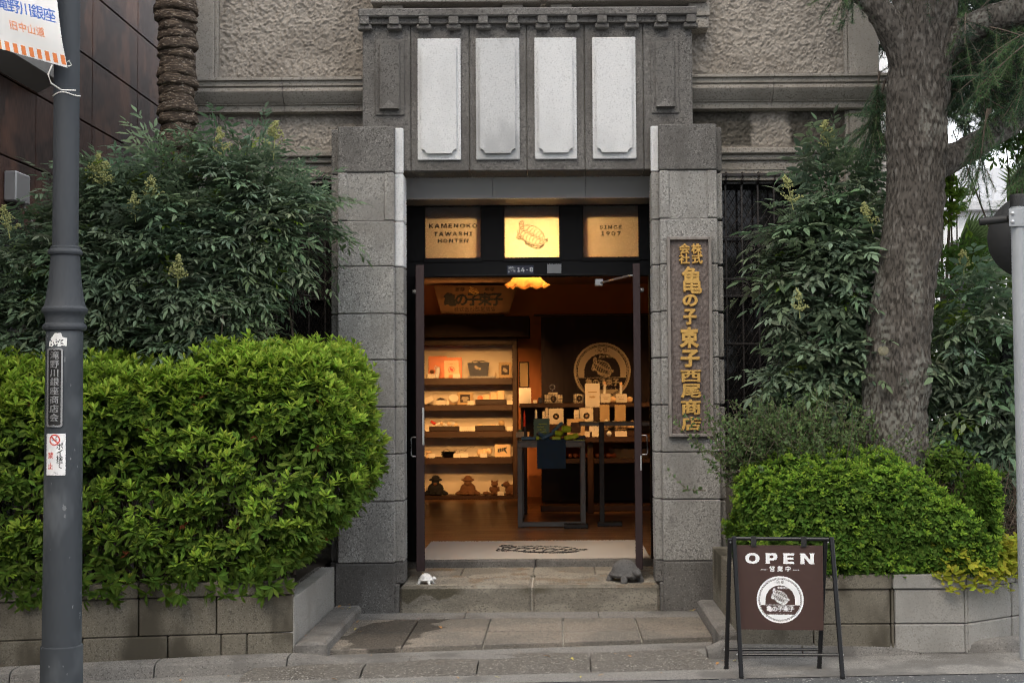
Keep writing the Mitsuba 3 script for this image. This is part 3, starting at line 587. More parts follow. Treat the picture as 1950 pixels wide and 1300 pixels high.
# paving in front of the entrance: two rows of square slabs, a narrow strip by the step
def pfront(x): return -1.245 + 0.145 * (x + 1.32)
struct('pavement', prism(Polygon([(-1.46, pfront(-1.46) + .02), (.88, pfront(.88) + .02), (.88, .3), (-1.46, .3)]), .15, plane((0, 0, -.055), (1, 0, 0), (0, 1, 0))), 'mortar', smooth=False)
def slab_poly(pts, z, h=0.06, inset=0.0045, c=0.005):
    p = Polygon(pts).buffer(-inset, join_style=2)
    base = prism(p, h - c, plane((0, 0, z - h), (1, 0, 0), (0, 1, 0)))
    q = p.buffer(-c, join_style=2)
    a, b = np.array(orient(p).exterior.coords)[:-1], np.array(orient(q).exterior.coords)[:-1]
    n = len(a)
    if len(b) != n: return base
    k = int(np.argmin(((b - a[0]) ** 2).sum(1))); b = np.roll(b, -k, axis=0)
    v = np.vstack([np.c_[a, np.full(n, z - c)], np.c_[b, np.full(n, z)]])
    f = [t for i in range(n) for t in ([i, (i + 1) % n, n + (i + 1) % n], [i, n + (i + 1) % n, n + i])] + [[n, n + i, n + i + 1] for i in range(1, n - 1)]
    return M(base, trimesh.Trimesh(v, f, process=False))
px_ = [-1.34, -0.905, -0.448, 0.010, 0.466, 0.885]
for i in range(5):
    a, b = px_[i], px_[i + 1]
    part('pavement', 'slab', slab_poly([(a, -0.70), (b, -0.70), (b, -0.225), (a, -0.225)], 0.115 + 0.002 * ((i * 7) % 3)), 'paving_stone')
    part('pavement', 'slab', slab_poly([(a, pfront(a)), (b, pfront(b)), (b, -0.70), (a, -0.70)], 0.114 + 0.002 * ((i * 5) % 3)), 'paving_stone')
for a, b in ((-1.34, -0.62), (-0.62, 0.24), (0.24, 0.885)):
    part('pavement', 'edging_strip', slab_poly([(a, -0.225), (b, -0.225), (b, 0.02), (a, 0.02)], 0.118, inset=0.002), 'kerb_concrete')
part('pavement', 'concrete_infill', slab_poly([(-1.50, -1.30), (-1.30, pfront(-1.30)), (-1.30, 0.02), (-1.45, 0.02)], 0.113, inset=0.001), 'kerb_concrete')
part('pavement', 'concrete_infill', slab_poly([(-1.46, kb(-1.46) - .01), (-.6, kb(-.6) - .01), (.2, kb(.2) - .01), (.80, kb(.8) - .01), (.884, pfront(.884) - .002), (-1.30, pfront(-1.30) - .002)], 0.088, inset=0.001), 'kerb_concrete')
# raised concrete edging slabs at both sides of the paving
part('pavement', 'raised_edging', slab_poly([(-1.475, -1.36), (-1.30, -1.33), (-1.30, -0.02), (-1.475, -0.02)], 0.175, 0.12, 0.0, 0.016), 'kerb_concrete')
part('pavement', 'raised_edging', slab_poly([(0.885, -1.24), (1.10, -1.24), (1.10, -0.02), (0.885, -0.02)], 0.195, 0.12, 0.0, 0.016), 'kerb_concrete')
# rough ramp blocks laid against the lowered kerb
def ramp(x0, x1, skew0=0, skew1=0):
    n = 14
    prof = [(-1.285, None), (-1.31, 0.096), (-1.375, .098), (-1.380, .092), (-1.385, .098), (-1.445, .099), (-1.450, .093), (-1.455, .099), (-1.515, .099), (-1.520, .093), (-1.525, .099), (-1.59, .098), (-1.595, .091), (-1.60, .098), (-1.655, 0.096), (-1.72, 0.078), (-1.748, 0.05), (-1.755, None)]
    rows = []
    for i in range(n + 1):
        t = i / n
        rows.append([])
        for j, (y, z) in enumerate(prof):
            yy = y - 0.045 * (x0 + x1) / 2 * 0 + 0.03 * ((x0 + (x1 - x0) * t) + 0.4)
            x = x0 + (x1 - x0) * t + (skew0 * (1 - t) + skew1 * t) * ((-1.285 - y) / .47)
            zz = (road_z(x) - 0.02) if z is None else z + 0.010 * (x + 0.4) + 0.003 * math.sin(x * 9 + y * 12)
            rows[-1].append((x, yy, zz))
    r = np.array(rows); k = r.shape[1]; v = r.reshape(-1, 3); f = []
    for i in range(n):
        for j in range(k):
            a, b = i * k + j, i * k + (j + 1) % k
            f += [[a, b, b + k], [a, b + k, a + k]]
    for e in (0, n * k):
        for j in range(1, k - 1): f.append([e, e + j, e + j + 1])
    m = trimesh.Trimesh(v, f, process=False); m.fix_normals()
    return m
for i, (a, b) in enumerate([(-1.60, -1.06), (-1.05, -0.452), (-0.443, 0.148), (0.157, 0.745)]):
    solo('ramp_block', ramp(a, b, -0.09 if i == 0 else 0, 0.07 if i == 3 else 0), 'ramp_aggregate',
         ['leftmost rough gravel ramp block with a slanting end', 'second rough gravel ramp block from the left', 'third rough gravel ramp block from the left', 'rightmost rough gravel ramp block nearest the folding sign'][i], 'ramp', smooth=25)

# ---------------------------------------------------------------- the shop building
B = thing('shop_building', 'old grey stone and stucco shop building with a lit entrance', 'building')
JZ = [3.314, 3.006, 2.685, 2.383, 2.071, 1.767, 1.457, 1.148, 0.840, 0.441]
def stone_block(parent, side, k):
    z1, z0 = JZ[k] - 0.0025, JZ[k + 1] + 0.0025
    deep = 0.097 if k == 0 else 0.40
    dm = 0.097 if k == 0 else 0.25
    if side < 0: f0, f1, m0, m1, o0, o1 = -1.457, -1.085, -1.085, -1.030, -1.515, -1.457
    else: f0, f1, m0, m1, o0, o1 = 0.668, 1.049, 0.618, 0.668, 1.049, 1.090
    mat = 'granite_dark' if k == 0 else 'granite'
    ms = []
    if k == 1:   # a sunk panel in the front
        w = 0.065
        ms += [cb(f0, f0 + w, 0, deep, z0, z1, .006), cb(f1 - w, f1, 0, deep, z0, z1, .006), bx(f0 + w, f1 - w, 0.014, deep - .002, z0, z1)]
    else:
        ms.append(cb(f0, f1, 0, deep, z0, z1, .006))
    ms.append(cb(o0, o1 + 0.003 * (side < 0) , 0.10, 0.40, z0, z1 - (0.012 if side > 0 else 0), .006) if side < 0 else cb(o0 - .003, o1, 0.06, 0.40, z0, z1 - .012, .006))
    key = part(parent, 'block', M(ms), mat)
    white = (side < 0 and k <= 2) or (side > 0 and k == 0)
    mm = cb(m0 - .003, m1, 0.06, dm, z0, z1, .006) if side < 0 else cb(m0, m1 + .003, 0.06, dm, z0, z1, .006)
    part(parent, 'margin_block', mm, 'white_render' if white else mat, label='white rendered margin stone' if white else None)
def base_block(parent, side):
    z0, z1 = 0.08, 0.4385
    if side < 0: ms = [cb(-1.475, -1.085, -0.004, 0.40, z0, z1, .008), cb(-1.088, -1.030, 0.056, 0.25, 0.30, z1, .006), cb(-1.515, -1.472, 0.06, .40, z0, z1, .006), cb(-1.088, -1.058, -0.002, .06, z0, 0.30, .008)]
    else: ms = [cb(0.668, 1.049, -0.004, 0.40, z0, z1, .008), cb(0.618, 0.671, 0.056, 0.25, 0.30, z1, .006), cb(1.046, 1.090, 0.06, .40, 0.20, z1, .006), cb(0.645, 0.671, -0.002, .06, z0, 0.30, .008)]
    part(parent, 'base_stone', M(ms), 'granite_dark')
for side in (-1, 1):
    p = num(B + '__pillar')
    X = -1.27 if side < 0 else 0.86
    put(p, bx(X - 0.14, X + 0.14, 0.05, 0.085, 0.2, 3.28), 'mortar')
    for k in range(9): stone_block(p, side, k)
    base_block(p, side)

# the block over the doorway with its plaques and crown
LP = B + '__lintel'; USED[LP] = 0
put(LP, bx(-1.28, 0.88, 0.13, 0.42, 3.035, 4.02), 'mortar')
lj = [-1.308, -0.983, -0.591, -0.207, 0.181, 0.575, 0.907]
for a, b in zip(lj[:-1], lj[1:]):
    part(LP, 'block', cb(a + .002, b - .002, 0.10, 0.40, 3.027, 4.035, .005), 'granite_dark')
def notched(x0, x1, z0, z1, r):
    p = box(x0, z0, x1, z1)
    for x in (x0, x1):
        for z in (z0, z1): p = p.difference(Point(x, z).buffer(r, quad_segs=5))
    return p
for i, (a, b) in enumerate([(-0.936, -0.647), (-0.546, -0.254), (-0.154, 0.128), (0.233, 0.524)]):
    q = num(LP + '__plaque')
    wt = 'stained_render' if i == 1 else 'white_render'
    put(q, cb(a, b, 0.080, 0.1005, 3.097, 3.917, .006), wt)
    part(LP, 'raised_panel', front(notched(a + .029, b - .029, 3.137, 3.885, 0.030), 0.052, 0.030), wt, smooth=False)
for a, b in ((-1.220, -1.024), (0.626, 0.814)):
    ms = [cb(a, b, 0.086, 0.101, 3.403, 3.914, .005), cb(a + .030, b - .030, 0.070, 0.088, 3.437, 3.88, .005)]
    c = (a + b) / 2
    w = 0.062
    v = np.array([(c - w, 0.0705, 3.437), (c + w, 0.0705, 3.437), (c, 0.0705, 3.50), (c - w, 0.045, 3.44), (c + w, 0.045, 3.44), (c, 0.066, 3.50)])
    ms.append(trimesh.convex.convex_hull(v))
    part(LP, 'side_panel', M(ms), 'granite_dark', smooth=False)
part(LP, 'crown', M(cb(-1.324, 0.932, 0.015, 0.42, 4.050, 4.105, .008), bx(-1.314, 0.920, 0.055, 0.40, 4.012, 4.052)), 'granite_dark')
n = 12
for i in range(n):
    x = -1.285 + i * (2.18 / (n - 1))
    part(LP, 'dentil', M(cb(x - .033, x + .033, 0.020, 0.10, 4.0, 4.054, .005), cb(x - .047, x + .047, 0.040, 0.11, 3.972, 4.003, .005)), 'granite_dark')
part(LP, 'underside_board', bx(-1.13, 0.70, 0.402, 0.60, 3.06, 3.10), 'granite_dark')

# wall, string course, corner strips
def stucco_panel(x0, x1, z0, z1, y=0.40, amp=0.015):
    nu, nv = int((x1 - x0) / 0.0065), int((z1 - z0) / 0.0065)
    def f(u, v):
        x, z = x0 + (x1 - x0) * u, z0 + (z1 - z0) * v
        q = np.stack([x, z, 0 * x], -1)
        w_ = np.stack([x + .03 * meshkit.fbm(q * 20, 2, 5), z + .03 * meshkit.fbm(q * 20 + 7, 2, 6), 0 * x], -1)
        h = 0.75 * meshkit.fbm(w_ * 50, 3, 3) + 0.55 * np.clip(meshkit.fbm(w_ * 85, 2, 9) - .42, 0, 1) * 2.2
        e = np.minimum(np.minimum(u, 1 - u) * (x1 - x0), np.minimum(v, 1 - v) * (z1 - z0))
        return np.stack([x, y + 0.012 - amp * 1.7 * (h - 0.35) * np.clip(e / 0.02, 0, 1), z], -1)
    return grid(nu, nv, f)
W = B + '__wall'; USED[W] = 0
put(W, M(bx(-2.49, -1.31, 0.42, 0.60, 3.0, 5.2), bx(0.90, 2.215, 0.42, 0.60, 3.0, 5.2), bx(-1.315, 0.905, 0.42, 0.6, 3.10, 5.2), bx(-2.49, -2.14, .42, .60, -.1, 3.1), bx(1.735, 2.215, .42, .60, -.1, 3.1),
          bx(-2.2, -1.13, .42, .60, -.1, 1.0), bx(0.72, 1.8, .42, .60, -.1, 1.0), bx(-1.52, -1.13, .405, .60, .9, 3.1), bx(0.72, 1.095, .405, .60, .9, 3.1),
          bx(-2.49, -2.30, .6, 9, -.1, 5.2), bx(2.0, 2.20, .6, 9, -.1, 5.2), bx(-2.49, 2.2, .6, 9, 5.0, 5.2), bx(-2.49, 2.2, 8.8, 9, -.1, 5.2)), 'trim_stone')
for x0, x1, z0, z1 in ((-2.345, -1.300, 3.70, 4.75), (0.90, 1.985, 3.70, 4.75), (-2.345, -1.300, 3.225, 3.475), (0.90, 1.985, 3.225, 3.475), (-2.345, -2.285, 1.0, 3.225), (1.88, 1.985, 1.0, 3.225), (-1.30, 0.90, 4.10, 4.75)):
    part(W, 'stucco_panel', stucco_panel(x0, x1, z0, z1), 'stucco', smooth=True)
for x0, x1 in ((-2.50, -2.372), (2.012, 2.222)):
    for z0, z1 in ((-0.05, 3.474), (3.695, 5.2)):
        part(W, 'corner_strip', cb(x0, x1, 0.37, 0.425, z0, z1, .006), 'trim_stone')
        m0 = (x1, x1 + .025) if x0 < 0 else (x0 - .027, x0)
        part(W, 'bead', cb(m0[0], m0[1], 0.385, 0.425, z0, z1 - (0 if z1 > 4 else .001), .008), 'trim_stone')
prof = [(0.43, 3.695), (0.215, 3.695), (0.200, 3.688), (0.200, 3.672), (0.222, 3.668), (0.222, 3.637), (0.240, 3.630), (0.228, 3.618), (0.226, 3.600), (0.240, 3.580), (0.262, 3.560), (0.285, 3.535), (0.297, 3.530), (0.297, 3.524), (0.315, 3.520), (0.325, 3.480), (0.43, 3.474)]
def cornice(x0, x1):
    m = trimesh.creation.extrude_polygon(orient(Polygon(prof)), x1 - x0, engine='earcut')
    m.apply_transform(np.array([[0, 0, 1, x0], [1, 0, 0, 0], [0, 1, 0, 0], [0, 0, 0, 1.0]]))
    return m
for x0, x1 in ((-2.56, -1.872), (-1.868, -1.312), (0.912, 1.468), (1.472, 2.275)):
    part(B, 'string_course', cornice(x0, x1), 'trim_stone', smooth=40)
# sills of the upper windows, on brackets
for x0, x1 in ((-1.263, -0.112), (-0.070, 1.020)):
    q = num(B + '__upper_sill')
    put(q, M(cb(x0, x1, 0.17, 0.42, 4.190, 4.55, .006)), 'trim_stone')
    for c in ((x0 + .14, x1 - .19) if x0 < -1 else (x0 + .10, x1 - .05)):
        part(q, 'bracket', M(cb(c - .072, c + .072, 0.23, 0.42, 4.10, 4.189, .004), cb(c - .065, c + .065, 0.25, 0.42, 4.02, 4.10, .004)), 'trim_stone')

# windows: stepped frames, dark panes, wrought-iron grilles
def window(side):
    if side > 0: o0, o1, edge = 1.085, 1.735, 1
    else: o0, o1, edge = -2.14, -1.515, -1
    wk = num(B + '__window')
    put(wk, bx(o0 - .02, o1 + .02, 0.60, 0.62, 0.95, 3.08), 'dark_glass')
    ms = []
    for i, (w, y) in enumerate(((0.145, 0.352), (0.105, 0.386), (0.066, 0.412))):
        z1, wi = 3.070 + w, 0.036 if i < 2 else 0.066
        x1 = (o1 + w) if side > 0 else (o1 - .0)
        x0 = o0 if side > 0 else (o0 - w)
        ms.append(cb(x0, x1, y, 0.45 + .002 * i, z1 - wi - .004, z1, .006))
        if side > 0: ms.append(cb(o1 + w - wi - .004, o1 + w, y + .001, 0.45 + .002 * i, 0.95, z1 - wi - .003, .006))
        else: ms.append(cb(o0 - w, o0 - w + wi + .004, y + .001, 0.45 + .002 * i, 0.95, z1 - wi - .003, .006))
    part(wk, 'frame', M(ms), 'trim_stone')
    part(wk, 'sash', M([cb(o0, o1, .56, .598, 3.0, 3.07), cb(o0, o0 + .05, .56, .598, .95, 3.0), cb(o1 - .05, o1, .56, .598, .95, 3.0), cb(o0 + .05, o1 - .05, .565, .598, 2.20, 2.27)]), 'iron')
    # the wire lattice behind the bars
    lat = []
    for k in range(-30, 40):
        for s in (1, -1):
            xa, za = o0 + k * 0.055, 1.0
            xb, zb = xa + s * 2.0 * 0.6, 3.0
            L = LineString([(xa, za), (xb, zb)]).intersection(box(o0 + .05, 1.0, o1 - .05, 3.0))
            if not L.is_empty and L.length > .05:
                c = np.array(L.coords)
                lat.append(tube([(c[0][0], .555, c[0][1]), (c[1][0], .555, c[1][1])], 0.0022, 3, cap=False))
    part(wk, 'wire_lattice', M(lat), 'iron', kind='stuff')
    g = num(wk + '__grille')
    yb = 0.46
    bars = np.arange(o0 + .075, o1 - .02, 0.112)
    rails = [bar((o0, yb, z), (o1, yb, z), .016) for z in (2.985, 2.61, 2.318, 2.20, 1.87)]
    rails += [bar((o0, yb - .05, z), (o1, yb - .05, z), .022, .012) for z in (3.035,)]
    for r_ in rails[1:]: part(wk, 'grille_rail', r_, 'iron')
    put(g, rails[0], 'iron')
    return wk, o0, o1, bars, yb
def spiral(cx, cz, r, a0, turns, sgn, y, n=26):
    t = np.linspace(0, 1, n)
    a = a0 + sgn * t * turns * 2 * np.pi
    rr = r * (1 - 0.82 * t)
    return [(cx + q * math.cos(b), y, cz + q * math.sin(b)) for q, b in zip(rr, a)]
for side in (1, -1):
    wk, o0, o1, bars, yb = window(side)
    for i, x in enumerate(bars):
        part(wk, 'grille_bar', M(bar((x, yb + .004, 1.0), (x, yb + .004, 2.985), .014),
                               tube([(x, yb, 2.98), (x, yb - .03, 2.985), (x - .0, yb - .052, 3.0), (x, yb - .055, 3.03), (x, yb - .04, 3.05), (x, yb + .02, 3.055)], .009, 5)), 'iron')
    sc = []
    for cx in (o0 + .30, o0 + .62) if side > 0 else (o1 - .62, o1 - .30):
        for s in (-1, 1):
            sc.append(tube(spiral(cx + s * .045, 2.535, .042, math.pi / 2 - s * math.pi / 2 + math.pi, 1.4, -s, yb - .006), .006, 5))
            sc.append(tube([(cx + s * .085, yb - .006, 2.535), (cx + s * .082, yb - .006, 2.49), (cx + s * .05, yb - .006, 2.43), (cx + s * .012, yb - .006, 2.37), (cx + s * .006, yb - .006, 2.325)], .006, 5))
            sc.append(tube(spiral(cx + s * .10, 2.258, .038, -s * 0.5 * math.pi, 1.3, s, yb - .006), .006, 5))
            sc.append(tube([(cx + s * .10, yb - .006, 2.222), (cx + s * .05, yb - .006, 2.23), (cx + s * .02, yb - .006, 2.26), (cx, yb - .006, 2.30)], .006, 5))
            sc.append(tube(spiral(cx + s * .035, 2.165, .026, s * 0.5 * math.pi, 1.2, s, yb - .006), .005, 5))
    part(wk, 'scrollwork', M(sc), 'iron', smooth=True)

# entrance: step, fascia, soffit, door frame, transom panes, leaves
st = B + '__step'; USED[st] = 0
put(st, bx(-1.05, 0.64, 0.03, 0.96, 0.05, 0.27), 'mortar')
for a, b in ((-1.056, -0.196), (-0.188, 0.642)):
    part(st, 'step_stone', cb(a, b, 0.004, 0.52, 0.08, 0.290, .018), 'step_stone')
for a, b in ((-1.12, -0.70), (-0.695, -0.195), (-0.190, 0.235), (0.24, 0.70)):
    part(st, 'tread_slab', cb(a, b, 0.523, 0.953, 0.20, 0.288, .004), 'step_stone')
for a, b in ((-1.12, -0.185), (-0.18, 0.70)):
    part(st, 'sill_stone', cb(a, b, 0.956, 1.20, 0.20, 0.340, .01), 'kerb_concrete')
part(B, 'roller_shutter_box', M([cb(a + .0008, b - .0008, 0.56, 0.60, 2.905, 3.062, .002) for a, b in ((-1.119, -0.46), (-0.46, 0.192), (0.192, 0.70))]), 'fascia_metal')
part(B, 'soffit', cb(-1.119, 0.70, 0.602, 0.925, 2.906, 2.93, .002), 'soffit_board')
part(B, 'jamb_lining', M(bx(-1.14, -1.12, 0.25, 1.0, .285, 3.06), bx(0.70, 0.72, 0.25, 1.0, .285, 3.06), bx(-1.13, -1.035, 0.245, 0.30, .30, 3.0), bx(0.622, 0.71, 0.245, 0.30, .30, 3.0)), 'black_frame')
df = B + '__door_frame'; USED[df] = 0
fm = [cb(-1.12, -1.015, .93, 1.0, .34, 2.385), cb(.652, .70, .93, 1.0, .34, 2.385), cb(-1.12, .70, .93, 1.0, 2.385, 2.50), cb(-1.12, .70, .935, 1.0, 2.90, 2.96)]
panes = [(-0.972, -0.567), (-0.393, 0.004), (0.180, 0.582)]
for a, b in ((-1.12, -0.972), (-0.567, -0.393), (0.004, 0.180), (0.582, 0.70)): fm.append(cb(a, b, .93, 1.0, 2.50, 2.90))
for a, b in panes: fm.append(cb(a - .012, b + .012, .918, .94, 2.492, 2.524, .003))
put(df, M(fm), 'black_frame')
tl = [[('KAMENOKO', .036, 2.762), ('TAWASHI', .034, 2.703), ('HONTEN', .032, 2.652)], None, [('SINCE', .031, 2.744), ('1907', .036, 2.697)]]
for i, (a, b) in enumerate(panes):
    tw = num(B + '__transom_window')
    put(tw, bx(a - .004, b + .004, .955, .958, 2.52, 2.902), 'frosted_glass')
    c = (a + b) / 2
    if tl[i]:
        ps = [affinity.translate(text(s, h * .85, 0.010, 1.22, 0.16, 0.02), c, z) for s, h, z in tl[i]]
        part(tw, 'lettering', front(union_all(ps), .951, .003), 'matt_black', smooth=False)
    else:
        part(tw, 'turtle_drawing', front(affinity.translate(turtle(.125, .0056), c, 2.69), .951, .003), 'mid_wood', smooth=False)
def door(x0, x1, side):
    d = num(B + '__door')
    lean = (x0 if side > 0 else x1) * (9.925 / 9.2) - (x0 if side > 0 else x1)
    leaf = cb(x0, x1, .20, .925, .362, 2.408, .004)
    v = np.array(leaf.vertices); v[:, 0] += lean * (v[:, 1] - .20) / .725   # the leaf stands a little past square
    put(d, trimesh.Trimesh(v, leaf.faces, process=False), 'door_paint')
    ho = x0 if side < 0 else x1
    s = -1 if side < 0 else 1
    part(d, 'handle', tube([(ho, .30, 1.25), (ho + s * .035, .30, 1.25), (ho + s * .042, .30, 1.24), (ho + s * .042, .30, 1.13), (ho + s * .035, .30, 1.12), (ho, .30, 1.12)], .005, 6), 'steel', smooth=True)
    part(d, 'edge_plate', cb((x0 + x1) / 2 + .012, x1 - .002, .197, .202, 1.02 if side > 0 else 1.20, 1.12 if side > 0 else 1.45, .0005), 'aluminium')
    part(d, 'closer_knob', M(xf(lathe([(0, 0), (.014, .002), (.016, .014), (.012, .03), (0, .034)], 12), ry=s * math.pi / 2, loc=(ho, .31, 2.235))), 'aluminium', smooth=True)
door(-0.965, -0.907, -1)
door(0.497, 0.547, 1)
part(df, 'closer_arm', M(bar((0.29, .90, 2.33), (0.50, .40, 2.345), .022, .012), cb(.26, .32, .86, .928, 2.31, 2.36)), 'aluminium')
part(df, 'rail_cover', cb(-0.90, 0.35, .905, .929, 2.392, 2.40, .002), 'matt_black')
solo('address_plate', M(cb(-0.378, -0.182, .924, .929, 2.402, 2.468, .002)), 'plate_navy', 'small navy address plate with white characters over the doorway', 'address plate')
part('address_plate', 'lettering', front(union_all([affinity.translate(text('14-8', .032, 0.004, 1.0, .05), -.245, 2.436), affinity.translate(krow('滝野川', .02, .018), -.342, 2.448), affinity.translate(krow('6丁目', .02, .018), -.342, 2.424)]), .9225, .0016), 'white_print', smooth=False)
solo('sticker', bx(-0.085, 0.018, .926, .9292, 2.408, 2.475), 'grey_print', 'faded pale sticker right of the address plate over the doorway', 'sticker')

# the room behind the doorway
part(B, 'floor', bx(-2.3, 2.0, 1.2, 8.8, 0.24, 0.338), 'wood_floor')
part(B, 'ceiling', bx(-2.3, 2.0, .985, 8.8, 2.80, 2.86), 'ceiling_plaster')
part(B, 'inner_wall', M(bx(-2.3, 2.0, 6.96, 7.06, .33, 2.80)), 'plaster_warm')
part(B, 'inner_wall', M(bx(-2.3, -2.2, 1.0, 6.96, .33, 2.80), bx(1.9, 2.0, 1.0, 6.96, .33, 2.80)), 'plaster_warm')
part(B, 'inner_wall', M(bx(-2.3, -1.12, .95, 1.0, .2, 2.80), bx(.70, 2.0, .95, 1.0, .2, 2.80)), 'plaster_warm')
part(B, 'ceiling_void_board', M(bx(-2.3, 2.0, 1.05, 1.09, 2.862, 3.2), bx(-1.2, .75, .60, 1.05, 2.97, 3.05)), 'black_frame')

# ---------------------------------------------------------------- planter walls of concrete blocks
def wall_block(p0, p1, z0, z1, t=0.12, out=0.0, c=0.006, gap=0.003):
    p0, p1 = np.array(p0, float), np.array(p1, float)
    L = np.linalg.norm(p1 - p0)
    m = cb(gap, L - gap, -out, t, z0, z1, c)
    d = (p1 - p0) / L
    R = np.eye(4); R[:2, 0] = d; R[:2, 1] = (-d[1], d[0]); R[:2, 3] = p0
    m.apply_transform(R)
    return m
def along(path, s):
    path = np.array(path, float)
    seg = np.linalg.norm(np.diff(path, axis=0), axis=1)
    cs = np.r_[0, np.cumsum(seg)]
    return np.array([np.interp(s, cs, path[:, 0]), np.interp(s, cs, path[:, 1])])
def coursed(key, path, z0s, cuts, mats, caps_out=0.012):
    """rows of blocks along a path; cuts: per row the arc lengths of its joints"""
    for r, (za, zb) in enumerate(z0s):
        for a, b in zip(cuts[r][:-1], cuts[r][1:]):
            last = r == len(z0s) - 1
            part(key, 'cap_block' if last else 'block', wall_block(along(path, a), along(path, b), za + .002, zb - .002, 0.12, caps_out if last else 0.0), mats(a))
PWL = thing('planter_wall', 'stained low concrete block planter wall under the left hedge', 'wall')
pl = [(-4.9, -1.93), (-3.0, -1.56), (-2.2, -1.44), (-1.48, -1.355)]
Lp = float(np.linalg.norm(np.diff(np.array(pl), axis=0), axis=1).sum())
pxs = lambda *v: [Lp - q for q in v]
coursed(PWL, pl, [(0.06, 0.232), (0.232, 0.440), (0.440, 0.520)],
        [pxs(3.4, 2.9, 2.45, 2.02, 1.56, 1.13, 0.68, 0.395, 0.255, 0.0), pxs(3.4, 2.5, 2.08, 1.66, 1.25, 0.835, 0.42, 0.0), pxs(3.4, 2.6, 2.1, 1.66, 0.835, 0.0)], lambda a: 'block_concrete')
pr = [(-1.477, -1.355), (-1.477, 0.0)]
for za, zb in ((0.10, 0.25), (0.25, 0.42)):
    for a, b in ((0.0, 0.46), (0.46, 0.92), (0.92, 1.35)):
        part(PWL, 'block', wall_block((-1.478, -1.352 + a), (-1.478, -1.352 + b), za, zb, 0.12, 0, 0.002, 0.001), 'block_new')
PWR = thing('planter_wall', 'low grey concrete block planter wall behind the folding sign', 'wall')
pr = [(0.985, -1.375), (1.30, -1.40), (1.82, -1.405), (2.225, -1.41), (2.62, -1.14), (3.6, -0.5)]
Lr = [0, 0.316, 0.836, 1.241, 1.719, 2.9]
coursed(PWR, pr, [(0.10, 0.262), (0.262, 0.452), (0.452, 0.535)],
        [[0, 0.40, 0.826, 0.846, 1.232, 1.252, 1.63, 2.0, 2.9], [0, 0.40, 0.826, 0.846, 1.232, 1.252, 1.63, 2.0, 2.9], [0, 0.40, 0.836, 1.241, 1.655, 2.05, 2.9]], lambda a: 'block_concrete' if a < 0.83 else 'block_new')
for a, b in ((0.0, 0.45), (0.45, 0.9), (0.9, 1.35)):
    for za, zb in ((0.10, 0.262), (0.262, 0.452), (0.452, 0.535)):
        part(PWR, 'block', wall_block((0.985, -0.02 - a), (0.985, -0.02 - b), za, zb, 0.12, 0, 0.004), 'block_concrete')
struct('planter_soil', M(bx(-4.9, -1.56, -1.35, 0.40, 0.05, 0.42), bx(1.1, 2.6, -1.1, 0.40, 0.05, 0.44), bx(2.6, 8, -0.5, 9, 0.05, 0.35)), 'soil', smooth=False)

# ---------------------------------------------------------------- foliage tools
def unit(v): return v / (np.linalg.norm(v, axis=-1, keepdims=True) + 1e-12)
def leaf_template(n=3, width=0.36, fold=0.10, droop=0.12, wide_at=0.5, tip=1.0):
    t = np.linspace(0, 1, n + 2)
    w = np.interp(t, [0, wide_at, 1], [0, 1, 0]) ** 0.8 * width / 2
    mid = np.stack([t, 0 * t, -droop * t ** 2], 1)
    l, r = mid + np.stack([0 * t, w, w * fold * 4 * 0.5], 1), mid + np.stack([0 * t, -w, w * fold * 4 * 0.5], 1)
    V = [mid[0]]; F = []
    for i in range(1, n + 1): V += [mid[i], l[i], r[i]]
    V.append(mid[-1]); e = len(V) - 1
    F += [[0, 1, 2], [0, 3, 1]]
    for i in range(n - 1):
        a, b = 1 + 3 * i, 4 + 3 * i
        F += [[a, b, b + 1], [a, b + 1, a + 1], [a, a + 2, b + 2], [a, b + 2, b]]
    a = 1 + 3 * (n - 1)
    F += [[a, e, a + 1], [a, a + 2, e]]
    return np.array(V), np.array(F)
def scatter(tmpl, P, D, N, L, C, WS=None):
    """one mesh of leaves at P, along D, facing N, of length L, coloured C"""
    V, F = tmpl
    D = unit(D); B = unit(np.cross(N, D)); Nn = np.cross(D, B)
    L = np.broadcast_to(L, (len(P),)); ws = np.ones(len(P)) if WS is None else WS
    v = P[:, None] + L[:, None, None] * (V[None, :, 0:1] * D[:, None] + (V[None, :, 1:2] * ws[:, None, None]) * B[:, None] + V[None, :, 2:3] * Nn[:, None])
    f = F[None] + (np.arange(len(P)) * len(V))[:, None, None]
    c = np.repeat(C[:, None], len(V), 1)
    return v.reshape(-1, 3), f.reshape(-1, 3), c.reshape(-1, 3)
def leaves(parent, name, bundles, bsdf, label=None):
    vs, fs, cs, o = [], [], [], 0
    for v, f, c in bundles:
        vs.append(v); fs.append(f + o); cs.append(c); o += len(v)
    part(parent, name, (np.vstack(vs), np.vstack(fs)), bsdf, smooth=False, kind='stuff', label=label, color=np.vstack(cs))
def jitter(base, n, var=0.25, hue=0.12):
    k = 1 + rng.uniform(-var, var, (n, 1))
    return np.clip(np.array(base) * k * (1 + rng.uniform(-hue, hue, (n, 3))), 0, 1)
